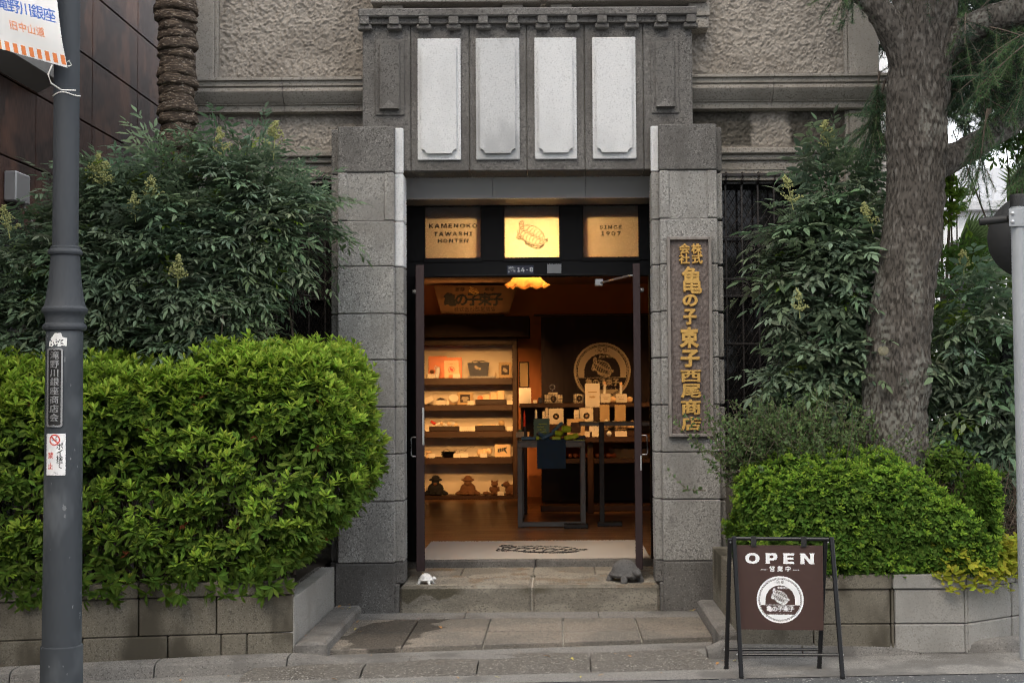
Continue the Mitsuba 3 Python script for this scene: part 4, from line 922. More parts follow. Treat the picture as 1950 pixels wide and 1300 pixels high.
def whorls(P, A, k, L, spread, base, tmpl, var=0.25, Lvar=0.25, rise=0.35):
    """k leaves around each shoot end P with axis A"""
    n = len(P)
    A = unit(A)
    ref = unit(np.cross(A, rng.normal(size=(n, 3))))
    out = []
    for i in range(k):
        a = 2 * np.pi * i / k + rng.uniform(-0.35, 0.35, n) + rng.uniform(0, 6.28)
        q = ref * np.cos(a)[:, None] + np.cross(A, ref) * np.sin(a)[:, None]
        s = spread + rng.uniform(-0.2, 0.2, n)
        D = unit(q * s[:, None] + A * rise)
        N = unit(A * s[:, None] - q * rise + rng.normal(size=(n, 3)) * 0.12)
        out.append(scatter(tmpl, P + A * rng.uniform(-0.25, 0.1, n)[:, None] * L, D, N, L * (1 + rng.uniform(-Lvar, Lvar, n)), jitter(base, n, var)))
    return out
def lumpy(fn, n, lump, fr, depth, seed):
    """points near a surface fn(n) -> (P, N): displaced by soft lumps and sunk inwards at random"""
    P, N = fn(n)
    h = (meshkit.fbm(P * fr, 3, seed) - 0.5) * 2 * lump
    return P + N * (h - rng.exponential(depth, n))[:, None], N
def hedge_surface(x0, x1, y0, y1, ztop, z0, right=True, left=False, rad=0.22):
    def fn(n):
        zt = 1.3
        wf, wt, wr = (x1 - x0) * zt, (x1 - x0) * (y1 - y0), (y1 - y0) * zt
        pr_ = np.array([wf, wt, wr * right, wr * left]); pr_ = pr_ / pr_.sum()
        k = rng.choice(4, n, p=pr_)
        u, v = rng.uniform(0, 1, n), rng.uniform(0, 1, n)
        X, Y, Z = x0 + (x1 - x0) * u, y0 + (y1 - y0) * v, np.zeros(n)
        top = ztop(X)
        Z = np.where(k == 1, top, z0 + (top - z0) * v)
        Y = np.where(k == 0, y0, Y)
        Y = np.where((k == 2) | (k == 3), y0 + (y1 - y0) * u, Y)
        X = np.where(k == 2, x1, np.where(k == 3, x0, X))
        N = np.stack([(k == 2) * 1.0 - (k == 3) * 1.0, (k == 0) * -1.0, (k == 1) * 1.0], 1)
        # round the edges
        P = np.stack([X, Y, Z], 1)
        c = np.stack([np.clip(X, x0 + rad, x1 - rad), np.clip(Y, y0 + rad, y1 - .05), np.clip(Z, z0 + rad * .6, np.maximum(top - rad, z0 + rad * .7))], 1)
        d = P - c
        l = np.linalg.norm(d, axis=1, keepdims=True)
        ok = l[:, 0] > 1e-6
        P = np.where(ok[:, None] & (l > rad), c + d / np.maximum(l, 1e-9) * rad, P)
        N = np.where(ok[:, None], unit(d + N * 0.05), N)
        return P, N
    return fn
def ellipsoid(c, r, front_only=True):
    c, r = np.array(c), np.array(r)
    def fn(n):
        d = unit(rng.normal(size=(n, 3)))
        if front_only: d[:, 1] = np.where(d[:, 1] > 0.35, -d[:, 1], d[:, 1])
        return c + d * r, unit(d / r)
    return fn
UPV = np.array([0, 0, 1.0])
T_AZ = leaf_template(3, 0.36, 0.10, 0.16, 0.58)
T_BOX = leaf_template(2, 0.55, 0.08, 0.08, 0.6)
T_NAN = leaf_template(2, 0.33, 0.08, 0.12, 0.42)

# ---------------------------------------------------------------- azalea hedge at the left
AZ = thing('azalea_hedge', 'bright green clipped azalea hedge with lime new shoots left of the entrance', 'hedge')
def az_cut(P, N):
    """the right-hand end of the hedge leans in towards its foot, and the front recedes low down"""
    z = P[:, 2]
    f = np.clip((0.95 - z) / 0.45, 0, 1)
    P = P.copy()
    P[:, 0] -= np.where(P[:, 0] > -1.7, f * 0.40 * np.clip((P[:, 0] + 1.9) / 0.6, 0, 1), 0)
    P[:, 1] += f * 0.06
    P[:, 1] -= np.clip((-1.8 - P[:, 0]), 0, 2) * 0.13
    return P, N
surf = hedge_surface(-3.7, -1.165, -1.47, -0.30, lambda x: np.interp(x, [-3.7, -2.6, -2.2, -1.55, -1.25, -1.1], [1.68, 1.66, 1.70, 1.80, 1.76, 1.66]) + 0.03 * np.sin(x * 9), 0.50, rad=0.33)
P, N = az_cut(*lumpy(surf, 4700, 0.11, 2.6, 0.045, 3))
ok = meshkit.fbm(P * 5.5, 2, 31) + .25 * N[:, 2] + .10 * (P[:, 2] - 1.0) > .40
P, N = P[ok], N[ok]
A = N * 0.65 + UPV * 0.55 + rng.normal(size=P.shape) * 0.35
b = whorls(P, A, 6, 0.064, 1.0, (0.135, 0.220, 0.040), T_AZ, 0.35)
P2, N2 = az_cut(*lumpy(surf, 3600, 0.11, 2.6, 0.16, 3))
b += whorls(P2, N2 * .4 + UPV * .4 + rng.normal(size=P2.shape) * .6, 5, 0.055, 1.0, (0.115, 0.19, 0.036), T_AZ, 0.35)
# low twigs hanging over the wall's cap here and there
hx_ = rng.uniform(-3.6, -1.5, 170)
P3 = np.stack([hx_, np.interp(hx_, [-3.7, -1.8, -1.4], [-1.72, -1.47, -1.44]) + rng.uniform(-.03, .08, 170), rng.uniform(.44, .62, 170)], 1)
b += whorls(P3, np.array([0, -.7, -.25]) + rng.normal(size=P3.shape) * .4, 7, .066, 1.0, (0.10, 0.17, 0.03), T_AZ, .35)
leaves(AZ, 'foliage', b, 'leaf_soft')
# new shoots: upright whorls of pale young leaves, densest on the clipped top
P, N = az_cut(*lumpy(surf, 5200, 0.11, 2.6, 0.012, 3))
keep = rng.uniform(0, 1, len(P)) < np.where(N[:, 2] > 0.3, 0.95, np.where(P[:, 2] > 1.15, 0.55, 0.32))
keep &= meshkit.fbm(P * 5.5, 2, 31) + .25 * N[:, 2] + .10 * (P[:, 2] - 1.0) > .42
P, N = P[keep], N[keep]
A = N * 0.35 + UPV * 0.9 + rng.normal(size=P.shape) * 0.22
P = P + unit(A) * (rng.uniform(0.0, 1, len(P)) ** 2 * 0.10)[:, None]
b = whorls(P, A, 6, 0.058, 0.75, (0.27, 0.40, 0.055), T_AZ, 0.28, rise=0.6)
b += whorls(P + unit(A) * 0.014, A, 4, 0.040, 0.42, (0.37, 0.50, 0.075), T_AZ, 0.2, rise=0.9)
leaves(AZ, 'new_growth', b, 'leaf_soft', label='lime green young leaves at the shoot tips')
st_ = []
for i in range(60):
    x, y = rng.uniform(-3.5, -1.55), rng.uniform(-1.22, -0.5)
    st_.append(tube([(x, y, .42), (x + rng.normal() * .05, y + rng.normal() * .05, .8), (x + rng.normal() * .14, y + rng.normal() * .1, 1.3)], [.009, .007, .003], 4, cap=False))
part(AZ, 'stems', M(st_), 'twig', kind='stuff')
P, N = az_cut(*lumpy(surf, 70, 0.11, 2.6, 0.01, 3))
leaves(AZ, 'withered_flowers', whorls(P, N + UPV * .3, 5, 0.03, 0.7, (0.20, 0.07, 0.03), T_AZ, 0.4), 'leaf_soft', label='rust brown withered blossoms')

# ---------------------------------------------------------------- nandina shrubs
def frond(kind):
    """a compound leaf along +x: leaflets as (position, direction, normal, length)"""
    Pn, Dn, Nn, Ln = [], [], [], []
    rs = np.random.default_rng(kind)
    def leaflet(p, d, l):
        Pn.append(p); Dn.append(d + rs.normal(size=3) * .12); Nn.append(np.array([0, 0, 1.0]) + rs.normal(size=3) * .25); Ln.append(l * rs.uniform(.8, 1.15))
    npair = 3
    for i in range(npair + 1):
        t = 0.30 + 0.70 * i / npair
        base = np.array([t, 0, -0.20 * t * t])
        for s in ((-1, 1) if i < npair else (0,)):
            ax = unit(np.array([0.55, 0.85 * s, -0.18])) if s else unit(np.array([1.0, 0, -0.45]))
            ln = 0.38 * (1.0 - 0.16 * i) if s else 0.36
            for j in range(3):
                q = base + ax * ln * (0.35 + 0.5 * j / 2)
                side = np.cross([0, 0, 1], ax)
                if j < 2:
                    for s2 in (-1, 1): leaflet(q, ax * .55 + side * .8 * s2 + [0, 0, -.06], 0.21)
                else: leaflet(q, ax + [0, 0, -.12], 0.27)
    return np.array(Pn), np.array(Dn), np.array(Nn), np.array(Ln)
FR = [frond(k) for k in range(4)]
def fronds(P, A, S, base, var=0.3, lw=1.0):
    n = len(P)
    A = unit(A)
    B = unit(np.cross(UPV + rng.normal(size=(n, 3)) * .25, A)); Nn = np.cross(A, B)
    out = []
    which = rng.integers(0, len(FR), n)
    col = jitter(base, n, var, 0.1)
    for k, (p, d, nn, l) in enumerate(FR):
        m = which == k
        if not m.any(): continue
        R = np.stack([A[m], B[m], Nn[m]], 1)
        q = P[m][:, None] + S[m][:, None, None] * (p @ R)
        dd, nv = d @ R, nn @ R
        c = np.repeat(col[m][:, None], len(p), 1) * (1 + rng.uniform(-.15, .15, (m.sum(), len(p), 1)))
        ll = (S[m][:, None] * l[None])
        out.append(scatter(T_NAN, q.reshape(-1, 3), dd.reshape(-1, 3), nv.reshape(-1, 3), ll.reshape(-1), np.clip(c.reshape(-1, 3), 0, 1), np.full(q.shape[0] * q.shape[1], lw)))
    return out
def panicle(p, h, d=(0, 0, 1)):
    rs = np.random.default_rng(int(abs(p[0] * 1000)))
    o = trimesh.creation.icosphere(subdivisions=0, radius=0.0052)
    d = unit(np.array(d, float))
    ms = [tube([np.array(p) - d * .04, np.array(p) + d * h], [.003, .0015], 4)]
    for i in range(26):
        t = rs.uniform(0.0, 1)
        a = rs.uniform(0, 6.28)
        w = 0.42 * h * (1.05 - t)
        q0 = np.array(p) + d * h * t
        q1 = q0 + np.array([math.cos(a) * w, math.sin(a) * w, w * .55])
        ms.append(tube([q0, (q0 + q1) / 2 + [0, 0, -.004], q1], .0012, 3, cap=False))
        for k in range(7):
            m = o.copy(); m.apply_translation(q0 + (q1 - q0) * rs.uniform(.25, 1.05) + rs.normal(size=3) * .006); ms.append(m)
    return M(ms)
plain('bud', (0.30, 0.31, 0.12), 0.8)
plain('bud_brown', (0.26, 0.20, 0.08), 0.7)
def nandina(label, blobs, n, size, base, pans, group=None, bud='bud', droop=0.25, young=0.05, lw=1.0, mat='leaf_gloss'):
    key = thing('nandina_shrub', label, 'shrub', group)
    out = []
    for w, c, r in blobs:
        P, N = lumpy(ellipsoid(c, r), int(n * w * 1.35), 0.13, 2.6, 0.08, int(c[0] * 10) + 50)
        ok = meshkit.fbm(P * 6.5, 2, 77) > .43          # clumps with dark gaps between them
        P, N = P[ok], N[ok]
        A = N * .6 + rng.normal(size=P.shape) * [.75, .6, .32] + [0, -.15, -droop * .35 + .05]
        out += fronds(P, A, rng.uniform(.75, 1.2, len(P)) * size, base, .3, lw)
        y = int(len(P) * young)
        if y: out += fronds(P[:y], A[:y] + [0, 0, .3], rng.uniform(.6, .9, y) * size, (0.16, 0.24, 0.035), .3, lw)
    leaves(key, 'foliage', out, mat)
    sm = []
    for w, c, r in blobs:
        for k in range(max(3, int(9 * w))):
            x, y = c[0] + rng.normal() * r[0] * .3, c[1] + rng.normal() * r[1] * .3
            sm.append(tube([(x, y, .4), (x + rng.normal() * .03, y, (c[2] + .4) / 2), (x + rng.normal() * r[0] * .4, y + rng.normal() * .1, c[2] + r[2] * .6)], [.011, .009, .004], 5, cap=False))
    part(key, 'stem', M(sm), 'twig', kind='stuff')
    for x, y, z, h in pans: part(key, 'flower_panicle', panicle((x, y - .16, z + .08), h, (rng.normal() * .2, -.15, 1)), bud, smooth=False)
    return key
NG = (0.155, 0.215, 0.135)
nandina('large dark green nandina shrub with yellow buds between hedge and left pillar', [(1.0, (-2.28, -0.50, 2.10), (.46, .40, .78)), (.34, (-1.82, -0.48, 2.58), (.24, .26, .28)), (.16, (-2.02, -.50, 2.82), (.20, .2, .20)), (.14, (-2.50, -.55, 2.74), (.20, .2, .22)), (.36, (-2.28, -.65, 1.75), (.40, .33, .45))], 900, 0.265, NG,
        [(-2.02, -.6, 2.90, .17), (-1.72, -.6, 2.92, .20), (-2.40, -.78, 2.62, .15), (-2.48, -.85, 2.52, .13), (-2.18, -1.02, 2.12, .14)])
nandina('dark nandina shrub behind the lamp post beside the rust brown building', [(1.0, (-2.75, -0.55, 1.95), (.52, .42, .80)), (.6, (-3.35, -.62, 1.80), (.48, .38, .70)), (.16, (-2.75, -.6, 2.62), (.22, .2, .25))], 820, 0.265, NG,
        [(-2.78, -.7, 2.74, .17), (-2.70, -.75, 2.70, .15), (-3.2, -.9, 2.42, .15), (-3.32, -.95, 2.25, .15)])
nandina('dark green nandina shrub with drooping leaves left of the big tree trunk', [(1.0, (1.72, -0.25, 2.15), (.27, .34, .58)), (.35, (1.80, -0.15, 2.72), (.16, .22, .30)), (.45, (1.60, -.40, 1.75), (.30, .26, .28))], 300, 0.30, NG,
        [(1.42, -.55, 2.60, .17), (1.72, -.2, 3.0, .18), (1.42, -.75, 1.93, .13), (1.9, -.55, 2.45, .16)], bud='bud', droop=0.45, young=0.03, lw=1.25)
nandina('shaded dark nandina shrub right of the big tree trunk', [(1.0, (2.52, -0.25, 1.62), (.38, .36, .58)), (.4, (2.72, -.3, 1.25), (.30, .3, .35))], 330, 0.32, NG,
        [(2.50, -.4, 2.20, .12)], bud='bud', droop=0.6, young=0.03, lw=1.2)

# ---------------------------------------------------------------- small-leaved hedge and bushes at the right
BH = thing('clipped_hedge', 'rounded fresh green small leaved hedge spilling over the right planter wall', 'hedge')
def bh_top(x): return np.interp(x, [0.9, 1.1, 1.35, 1.90, 2.1, 2.32, 2.55], [0.98, 1.13, 1.19, 1.17, 1.02, 0.80, 0.62])
surf = hedge_surface(1.02, 2.50, -1.44, -0.62, bh_top, 0.50, right=True, left=True, rad=0.30)
P, N = lumpy(surf, 5200, 0.05, 4.0, 0.03, 8)
A = N * .8 + UPV * .5 + rng.normal(size=P.shape) * .4
b = whorls(P, A, 5, 0.030, 1.0, (0.105, 0.19, 0.035), T_BOX, 0.35)
b += whorls(P - unit(A) * 0.022, A, 5, 0.032, 1.1, (0.095, 0.175, 0.032), T_BOX, 0.3)
P2, N2 = lumpy(surf, 2600, 0.05, 4.0, 0.12, 9)
b += whorls(P2, N2 + rng.normal(size=P2.shape) * .6, 5, 0.032, 1.0, (0.09, 0.165, 0.03), T_BOX, 0.3)
leaves(BH, 'foliage', b, 'leaf_soft')
P, N = lumpy(surf, 4200, 0.05, 4.0, 0.005, 8)
keep = rng.uniform(0, 1, len(P)) < np.where(N[:, 2] > 0.45, 0.7, np.where(P[:, 2] > 0.95, 0.35, 0.16))
P, N = P[keep], N[keep]
A = N * .5 + UPV * .7 + rng.normal(size=P.shape) * .3
P = P + unit(A) * rng.uniform(0, .03, len(P))[:, None]
b = whorls(P, A, 5, 0.027, 0.9, (0.20, 0.33, 0.045), T_BOX, 0.25, rise=.5) + whorls(P + unit(A) * .01, A, 3, 0.018, 0.5, (0.27, 0.40, 0.055), T_BOX, 0.2, rise=.8)
leaves(BH, 'new_growth', b, 'leaf_soft', label='paler young leaves on the outside of the hedge')
st_ = []
for i in range(70):
    x, y = rng.uniform(1.15, 2.4), rng.uniform(-1.25, -0.7)
    st_.append(tube([(x, y, .44), (x + rng.normal() * .05, y, .7), (x + rng.normal() * .14, y + rng.normal() * .08, float(bh_top(x)) - .12)], [.008, .006, .003], 4, cap=False))
part(BH, 'stems', M(st_), 'twig', kind='stuff')

FB = thing('fine_leaved_bush', 'loose grey green bush of tiny leaves beside the right pillar', 'bush')
b, tw = [], []
for i in range(520):
    p0 = np.array([1.40 + rng.normal() * .20, -0.85 + rng.normal() * .13, .95 + rng.uniform(0, .25)])
    d = unit(np.array([rng.normal() * .55, rng.normal() * .45 - .2, 0.9]))
    Lt = rng.uniform(.22, .50)
    q = p0 + d * Lt + np.array([0, 0, -.06]) + rng.normal(size=3) * .05
    mid = (p0 + q) / 2 + rng.normal(size=3) * .03
    tw.append(tube([p0, mid, q], [.003, .002, .001], 3, cap=False))
    t = rng.uniform(0.1, 1, 34)[:, None]
    pp = np.where(t < .5, p0 + (mid - p0) * t * 2, mid + (q - mid) * (t - .5) * 2)
    b.append(scatter(T_BOX, pp, rng.normal(size=(34, 3)) + d * .5, rng.normal(size=(34, 3)) * .6 + UPV, rng.uniform(.022, .034, 34), jitter((0.14, 0.20, 0.085), 34, .35)))
leaves(FB, 'foliage', b, 'leaf_soft')
part(FB, 'twigs', M(tw), 'twig', kind='stuff')
TB = thing('twiggy_bush', 'mostly bare brown twiggy bush at the right beside the dark fence post', 'bush')
tw = []
for i in range(260):
    p0 = np.array([2.52 + rng.normal() * .13, -0.75 + rng.normal() * .12, .50])
    pts = [p0]; d = unit(np.array([rng.normal() * .35, rng.normal() * .3, 1.0]))
    for k in range(5):
        pts.append(pts[-1] + d * rng.uniform(.09, .17)); d = unit(d + rng.normal(size=3) * .32)
    tw.append(tube(pts, np.linspace(.0045, .0014, 6), 3, cap=False))
    for k in range(3):
        a = pts[2 + k % 3]; e = a + unit(rng.normal(size=3) + [0, 0, .6]) * rng.uniform(.08, .18)
        tw.append(tube([a, (a + e) / 2 + rng.normal(size=3) * .012, e], .0014, 3, cap=False))
part(TB, 'twigs', M(tw), 'twig', kind='stuff')
P = np.stack([2.45 + rng.normal(size=60) * .16, -.85 + rng.normal(size=60) * .12, .85 + rng.normal(size=60) * .2], 1)
leaves(TB, 'foliage', whorls(P, UPV + rng.normal(size=P.shape) * .5, 5, .045, 1.0, (0.13, 0.22, 0.04), T_AZ, .3), 'leaf_soft')
OZ = thing('azalea_bush', 'small open azalea bush with twisted grey stems behind the right hedge', 'bush')
P, N = lumpy(ellipsoid((2.18, -0.72, 1.10), (.30, .22, .16)), 330, .05, 4, .05, 12)
leaves(OZ, 'foliage', whorls(P, N * .5 + UPV * .6 + rng.normal(size=P.shape) * .4, 6, .042, 1.0, (0.13, 0.215, 0.04), T_AZ, .3), 'leaf_soft')
part(OZ, 'stems', M([tube([(2.15 + .02 * k, -.7, .45), (2.10 + .06 * k + rng.normal() * .03, -.72, .8), (2.0 + .09 * k, -.75 + rng.normal() * .05, 1.15)], [.010, .008, .004], 5, cap=False) for k in range(7)]), 'twig', kind='stuff')
YC = thing('ground_cover_plant', 'yellow green leafy plant creeping over the right end of the planter wall', 'plant')
P = np.stack([rng.uniform(2.05, 2.90, 420), 0 * np.arange(420.0), rng.uniform(.53, .70, 420)], 1)
P[:, 1] = np.interp(P[:, 0], [2.1, 2.225, 2.62, 2.9], [-1.42, -1.45, -1.19, -.98]) + rng.uniform(-.05, .20, 420)
P[:, 2] -= np.clip(-(P[:, 1] - np.interp(P[:, 0], [2.1, 2.225, 2.62, 2.9], [-1.40, -1.43, -1.16, -.95])), 0, 1) * 1.5
leaves(YC, 'foliage', whorls(P, UPV + [0, -.5, 0] + rng.normal(size=P.shape) * .35, 5, .048, 1.0, (0.34, 0.36, 0.045), T_BOX, .35), 'leaf_soft')

# ---------------------------------------------------------------- trees
def trunk_mesh(pts, rad, n=170, m=420, amp=0.024, seed=0, flat=1.0):
    pts, rad = np.array(pts, float), np.array(rad, float)
    s = np.r_[0, np.cumsum(np.linalg.norm(np.diff(pts, axis=0), axis=1))]
    from scipy.interpolate import CubicSpline
    t = np.linspace(0, s[-1], m)
    C, R = CubicSpline(s, pts)(t), np.interp(t, s, rad)
    tb = tube(C, R, n, cap=False)
    v = np.array(tb.vertices).reshape(m, n, 3)
    nr = unit(v - C[:, None])
    q = v * np.array([1, 1, 0.33])
    h = meshkit.fbm(q * 40, 3, seed) - 0.5
    h2 = np.abs(meshkit.noise(v * [55, 55, 13], seed + 3) - 0.5) + .6 * np.abs(meshkit.noise(v * [28, 28, 6], seed + 5) - 0.5)
    lump = meshkit.fbm(v * 5, 2, seed + 8) - 0.5
    v = v + nr * (amp * (0.8 * h + 1.3 * (h2 - .35)) + 0.03 * lump)[..., None]
    tb.vertices = v.reshape(-1, 3)
    return tb
CT = thing('cedar_tree', 'big cedar tree with a rough forked trunk in the right planter', 'tree')
part(CT, 'trunk', trunk_mesh([(2.00, -.72, .35), (2.00, -.74, .95), (2.005, -.75, 1.36), (2.03, -.75, 1.70), (2.06, -.75, 2.0), (2.12, -.75, 2.35), (2.16, -.75, 2.7), (2.18, -.75, 3.1), (2.20, -.75, 3.5), (2.25, -.75, 3.9), (2.28, -.74, 4.6), (2.3, -.7, 5.4)],
                             [.235, .205, .195, .205, .190, .180, .175, .180, .185, .20, .14, .12], seed=1), 'bark', smooth=True)
part(CT, 'limb', trunk_mesh([(2.16, -.76, 3.45), (2.05, -.80, 3.68), (1.93, -.84, 3.84), (1.78, -.86, 3.98), (1.6, -.9, 4.2)], [.11, .10, .075, .065, .05], 48, 80, .010, 4), 'bark', smooth=True)
part(CT, 'limb', trunk_mesh([(2.22, -.76, 3.42), (2.36, -.80, 3.63), (2.55, -.86, 3.74), (2.80, -.92, 3.80), (3.3, -1.0, 3.95)], [.12, .10, .088, .085, .07], 48, 80, .010, 5), 'bark', smooth=True)
part(CT, 'limb', trunk_mesh([(2.22, -.66, 2.86), (2.45, -.52, 2.98), (2.7, -.42, 3.12), (3.1, -.3, 3.35)], [.10, .085, .080, .07], 48, 80, .010, 6), 'bark', smooth=True)
kn = lathe([(0.0, .016), (.016, .016), (.020, .010), (.023, .012), (.030, .006), (.038, -.012), (.05, -.05)], 18)
part(CT, 'branch_stub', xf(kn, loc=(1.915, -.902, 1.775), rx=math.radians(80), rz=-.45), 'sawn_wood', smooth=True, label='pale sawn branch stub')
# drooping needle sprays
def spray(p0, p1, sag, nt, L, base, twigs, out):
    p0, p1 = np.array(p0, float), np.array(p1, float)
    t = np.linspace(0, 1, 9)
    main = p0 + (p1 - p0) * t[:, None] - np.array([0, 0, sag]) * (t ** 2)[:, None]
    twigs.append(tube(main, np.linspace(.008, .002, 9), 4, cap=False))
    for k in range(nt):
        u = rng.uniform(.15, 1)
        a = np.array([np.interp(u, t, main[:, i]) for i in range(3)])
        d = unit(unit(p1 - p0) * .6 + rng.normal(size=3) * .45 + [0, 0, -.45])
        ln = rng.uniform(.10, .26)
        e = a + d * ln + [0, 0, -ln * .3]
        twigs.append(tube([a, (a + e) / 2 + [0, 0, .01], e], .0016, 3, cap=False))
        m = int(ln * 560)
        q = a + (e - a) * rng.uniform(0, 1, m)[:, None]
        D = unit(rng.normal(size=(m, 3)) + unit(e - a) * 1.0)
        young = (rng.uniform(0, 1) < .25)
        out.append(scatter(T_NEEDLE, q, D, rng.normal(size=(m, 3)), rng.uniform(.7, 1.1, m) * L, jitter((0.12, 0.20, 0.09) if young else base, m, .3)))
T_NEEDLE = (np.array([[0, -.045, 0], [0, .045, 0], [1, 0, 0]]), np.array([[0, 1, 2]]))
out, tws = [], []
for i in range(95):
    p0 = np.array([rng.uniform(2.45, 3.25), rng.uniform(-.9, .5), rng.uniform(3.42, 4.3)])
    spray(p0, p0 + [rng.uniform(-.35, .45), rng.uniform(-.5, .1), rng.uniform(-.15, .15)], rng.uniform(.05, .25), 11, .036, (0.045, 0.075, 0.050), tws, out)
for p0, p1, s_ in [((2.95, -1.3, 3.62), (2.35, -1.38, 3.50), .16), ((2.95, -1.3, 3.60), (2.62, -1.36, 3.25), .1), ((2.9, -1.3, 3.55), (2.8, -1.36, 3.1), .1), ((2.06, -.58, 3.42), (1.92, -.66, 3.26), .08), ((2.05, -.55, 3.30), (1.96, -.62, 3.14), .08),
                   ((2.6, -.9, 3.2), (2.45, -1.0, 2.95), .1), ((2.9, -1.0, 3.2), (2.65, -1.1, 2.9), .1), ((1.80, -.7, 4.12), (1.74, -.78, 3.98), .06)]:
    for k in range(2): spray(np.array(p0) + rng.normal(size=3) * .04, np.array(p1) + rng.normal(size=3) * .06, s_, 18, .040, (0.075, 0.13, 0.075), tws, out)
for i in range(150):
    p0 = np.array([rng.uniform(2.5, 3.6), rng.uniform(.2, 1.0), rng.uniform(3.62, 4.5)])
    spray(p0, p0 + [rng.uniform(-.35, .45), rng.uniform(-.3, .2), rng.uniform(-.15, .15)], .15, 8, .060, (0.045, 0.075, 0.050), tws, out)
for i in range(150):
    p0 = np.array([rng.uniform(1.6, 4.0), rng.uniform(-1.9, .9), rng.uniform(4.35, 6.2)])
    spray(p0, p0 + [rng.uniform(-.5, .5), rng.uniform(-.5, .3), rng.uniform(-.1, .15)], .2, 9, .045, (0.045, 0.075, 0.050), tws, out)
leaves(CT, 'crown', out, 'leaf_soft')
part(CT, 'twigs', M(tws), 'twig', kind='stuff')

PT = thing('palm_tree', 'palm trunk with ringed fibrous leaf bases left of the stucco wall', 'palm tree')
zc = np.linspace(2.45, 4.6, 28)
part(PT, 'trunk', tube([(-2.46, -.15, .3), (-2.46, -.15, 2.6), (-2.47, -.16, 3.4), (-2.49, -.16, 4.7)], [.10, .098, .098, .105], 20), 'palm_fibre', smooth=True)
for i in range(36):
    z0 = 2.40 + i * 0.0605
    cx, cy = -2.462 - max(0, (z0 - 2.6)) * .014, -.155
    R = .118 + .010 * math.sin(i * 1.7) + (.010 if z0 > 3.9 else 0)
    a = np.arange(40) * 2 * np.pi / 40
    tilt = rng.uniform(-.04, .14); ph = rng.uniform(0, 6.28)
    rows = []
    for r_, dz in [(.095, -.012), (R * .98, -.004), (R * 1.04, .010), (R * 1.01, .030), (R * .97, .048), (R * .92, .062), (.09, .072)]:
        rr = r_ * (1 + .05 * np.sin(a * 3 + ph) + .03 * rng.normal(size=40) * (r_ > .09))
        zz = z0 + dz + tilt * r_ * np.cos(a - ph) * .8 + rng.normal(size=40) * .003
        rows.append(np.stack([cx + rr * np.cos(a), cy + rr * np.sin(a), zz], 1))
    v = np.vstack(rows); f = []
    for k in range(6):
        for j in range(40):
            p, q, r2, s2 = k * 40 + j, k * 40 + (j + 1) % 40, (k + 1) * 40 + (j + 1) % 40, (k + 1) * 40 + j
            f += [[p, q, r2], [p, r2, s2]]
    part(PT, 'leaf_base', trimesh.Trimesh(v, f, process=False), 'palm_fibre', smooth=True)

# fan palm, broad-leaved bush and dim greenery behind the tree
FP = thing('fan_palm', 'fan palm with spread pleated leaves behind the traffic mirror', 'palm')
for ci, (c, dirv, r, a0, a1) in enumerate([((3.42, 1.3, 2.84), (-.3, -.8, .4), .52, 1.5, 4.0), ((3.60, 1.2, 2.92), (.1, -.8, .5), .50, .9, 3.2), ((3.10, 1.6, 2.62), (-.2, -.8, .1), .42, 1.9, 4.2), ((3.7, 1.4, 2.5), (.2, -.9, .2), .6, .8, 3.6)]):
    dv = unit(np.array(dirv)); ex = unit(np.cross(dv, UPV)); ez = np.cross(ex, dv)
    vs, fs, cs = [], [], []
    for k in range(26):
        a = a0 + (a1 - a0) * k / 25
        rr = r * (0.8 + .2 * math.sin(math.pi * k / 25)) * rng.uniform(.95, 1.05)
        for half in (-1, 1):
            pts = []
            for t in (0, .35, .7, 1.0):
                w = [.004, .020, .016, .0][[0, .35, .7, 1.0].index(t)] * r / .5
                q = np.array(c) + (ex * math.cos(a) + ez * math.sin(a)) * rr * t + dv * (-.10 * t * t * rr)
                tang = (-ex * math.sin(a) + ez * math.cos(a))
                pts += [q, q + tang * w * half + dv * w * .5]
            o = len(vs); vs += pts
            for i in range(3): fs += [[o + 2 * i, o + 2 * i + 1, o + 2 * i + 3], [o + 2 * i, o + 2 * i + 3, o + 2 * i + 2]]
            cs += [tuple(np.array((0.13, 0.19, 0.075)) * rng.uniform(.75, 1.2))] * len(pts)
    part(FP, 'frond', (np.array(vs), np.array(fs)), 'leaf_soft', smooth=False, color=np.array(cs))
part(FP, 'stalk', M([tube([(3.5, 1.7, .3), (3.45, 1.6, 1.6), c], [.05, .03, .008], 6) for c in ((3.42, 1.3, 2.84), (3.60, 1.2, 2.92), (3.10, 1.6, 2.62), (3.7, 1.4, 2.5))]), 'stem_green', kind='stuff')
def bush(label, c, r, n, L, base, name='broadleaf_bush', seed=3, tm=None):
    k = thing(name, label, 'bush')
    P, N = lumpy(ellipsoid(c, r), n, .12, 2.5, .08, seed)
    leaves(k, 'foliage', whorls(P, N * .6 + UPV * .4 + rng.normal(size=P.shape) * .5, 5, L, 1.0, base, T_AZ, .35), 'leaf_soft')
    part(k, 'stems', M([tube([(c[0] + rng.normal() * r[0] * .3, c[1], .3), (c[0] + rng.normal() * r[0] * .4, c[1], c[2] * .6), (c[0] + rng.normal() * r[0] * .5, c[1] + rng.normal() * .1, c[2] + r[2] * .5)], [.014, .010, .004], 5, cap=False) for i in range(9)]), 'twig', kind='stuff')
bush('bright green bush seen just right of the tree trunk below its lower limb', (2.90, 1.2, 3.02), (.13, .20, .25), 110, .075, (0.12, 0.20, 0.030), seed=21)
bush('mid green bush behind the shaded nandina at the right', (2.90, 0.65, 1.95), (.48, .38, .62), 800, .06, (0.075, 0.135, 0.030), seed=22)
bush('dense shaded bush low behind the fence post', (2.65, 0.3, 1.25), (.55, .35, .85), 1100, .06, (0.075, 0.135, 0.030), seed=23)
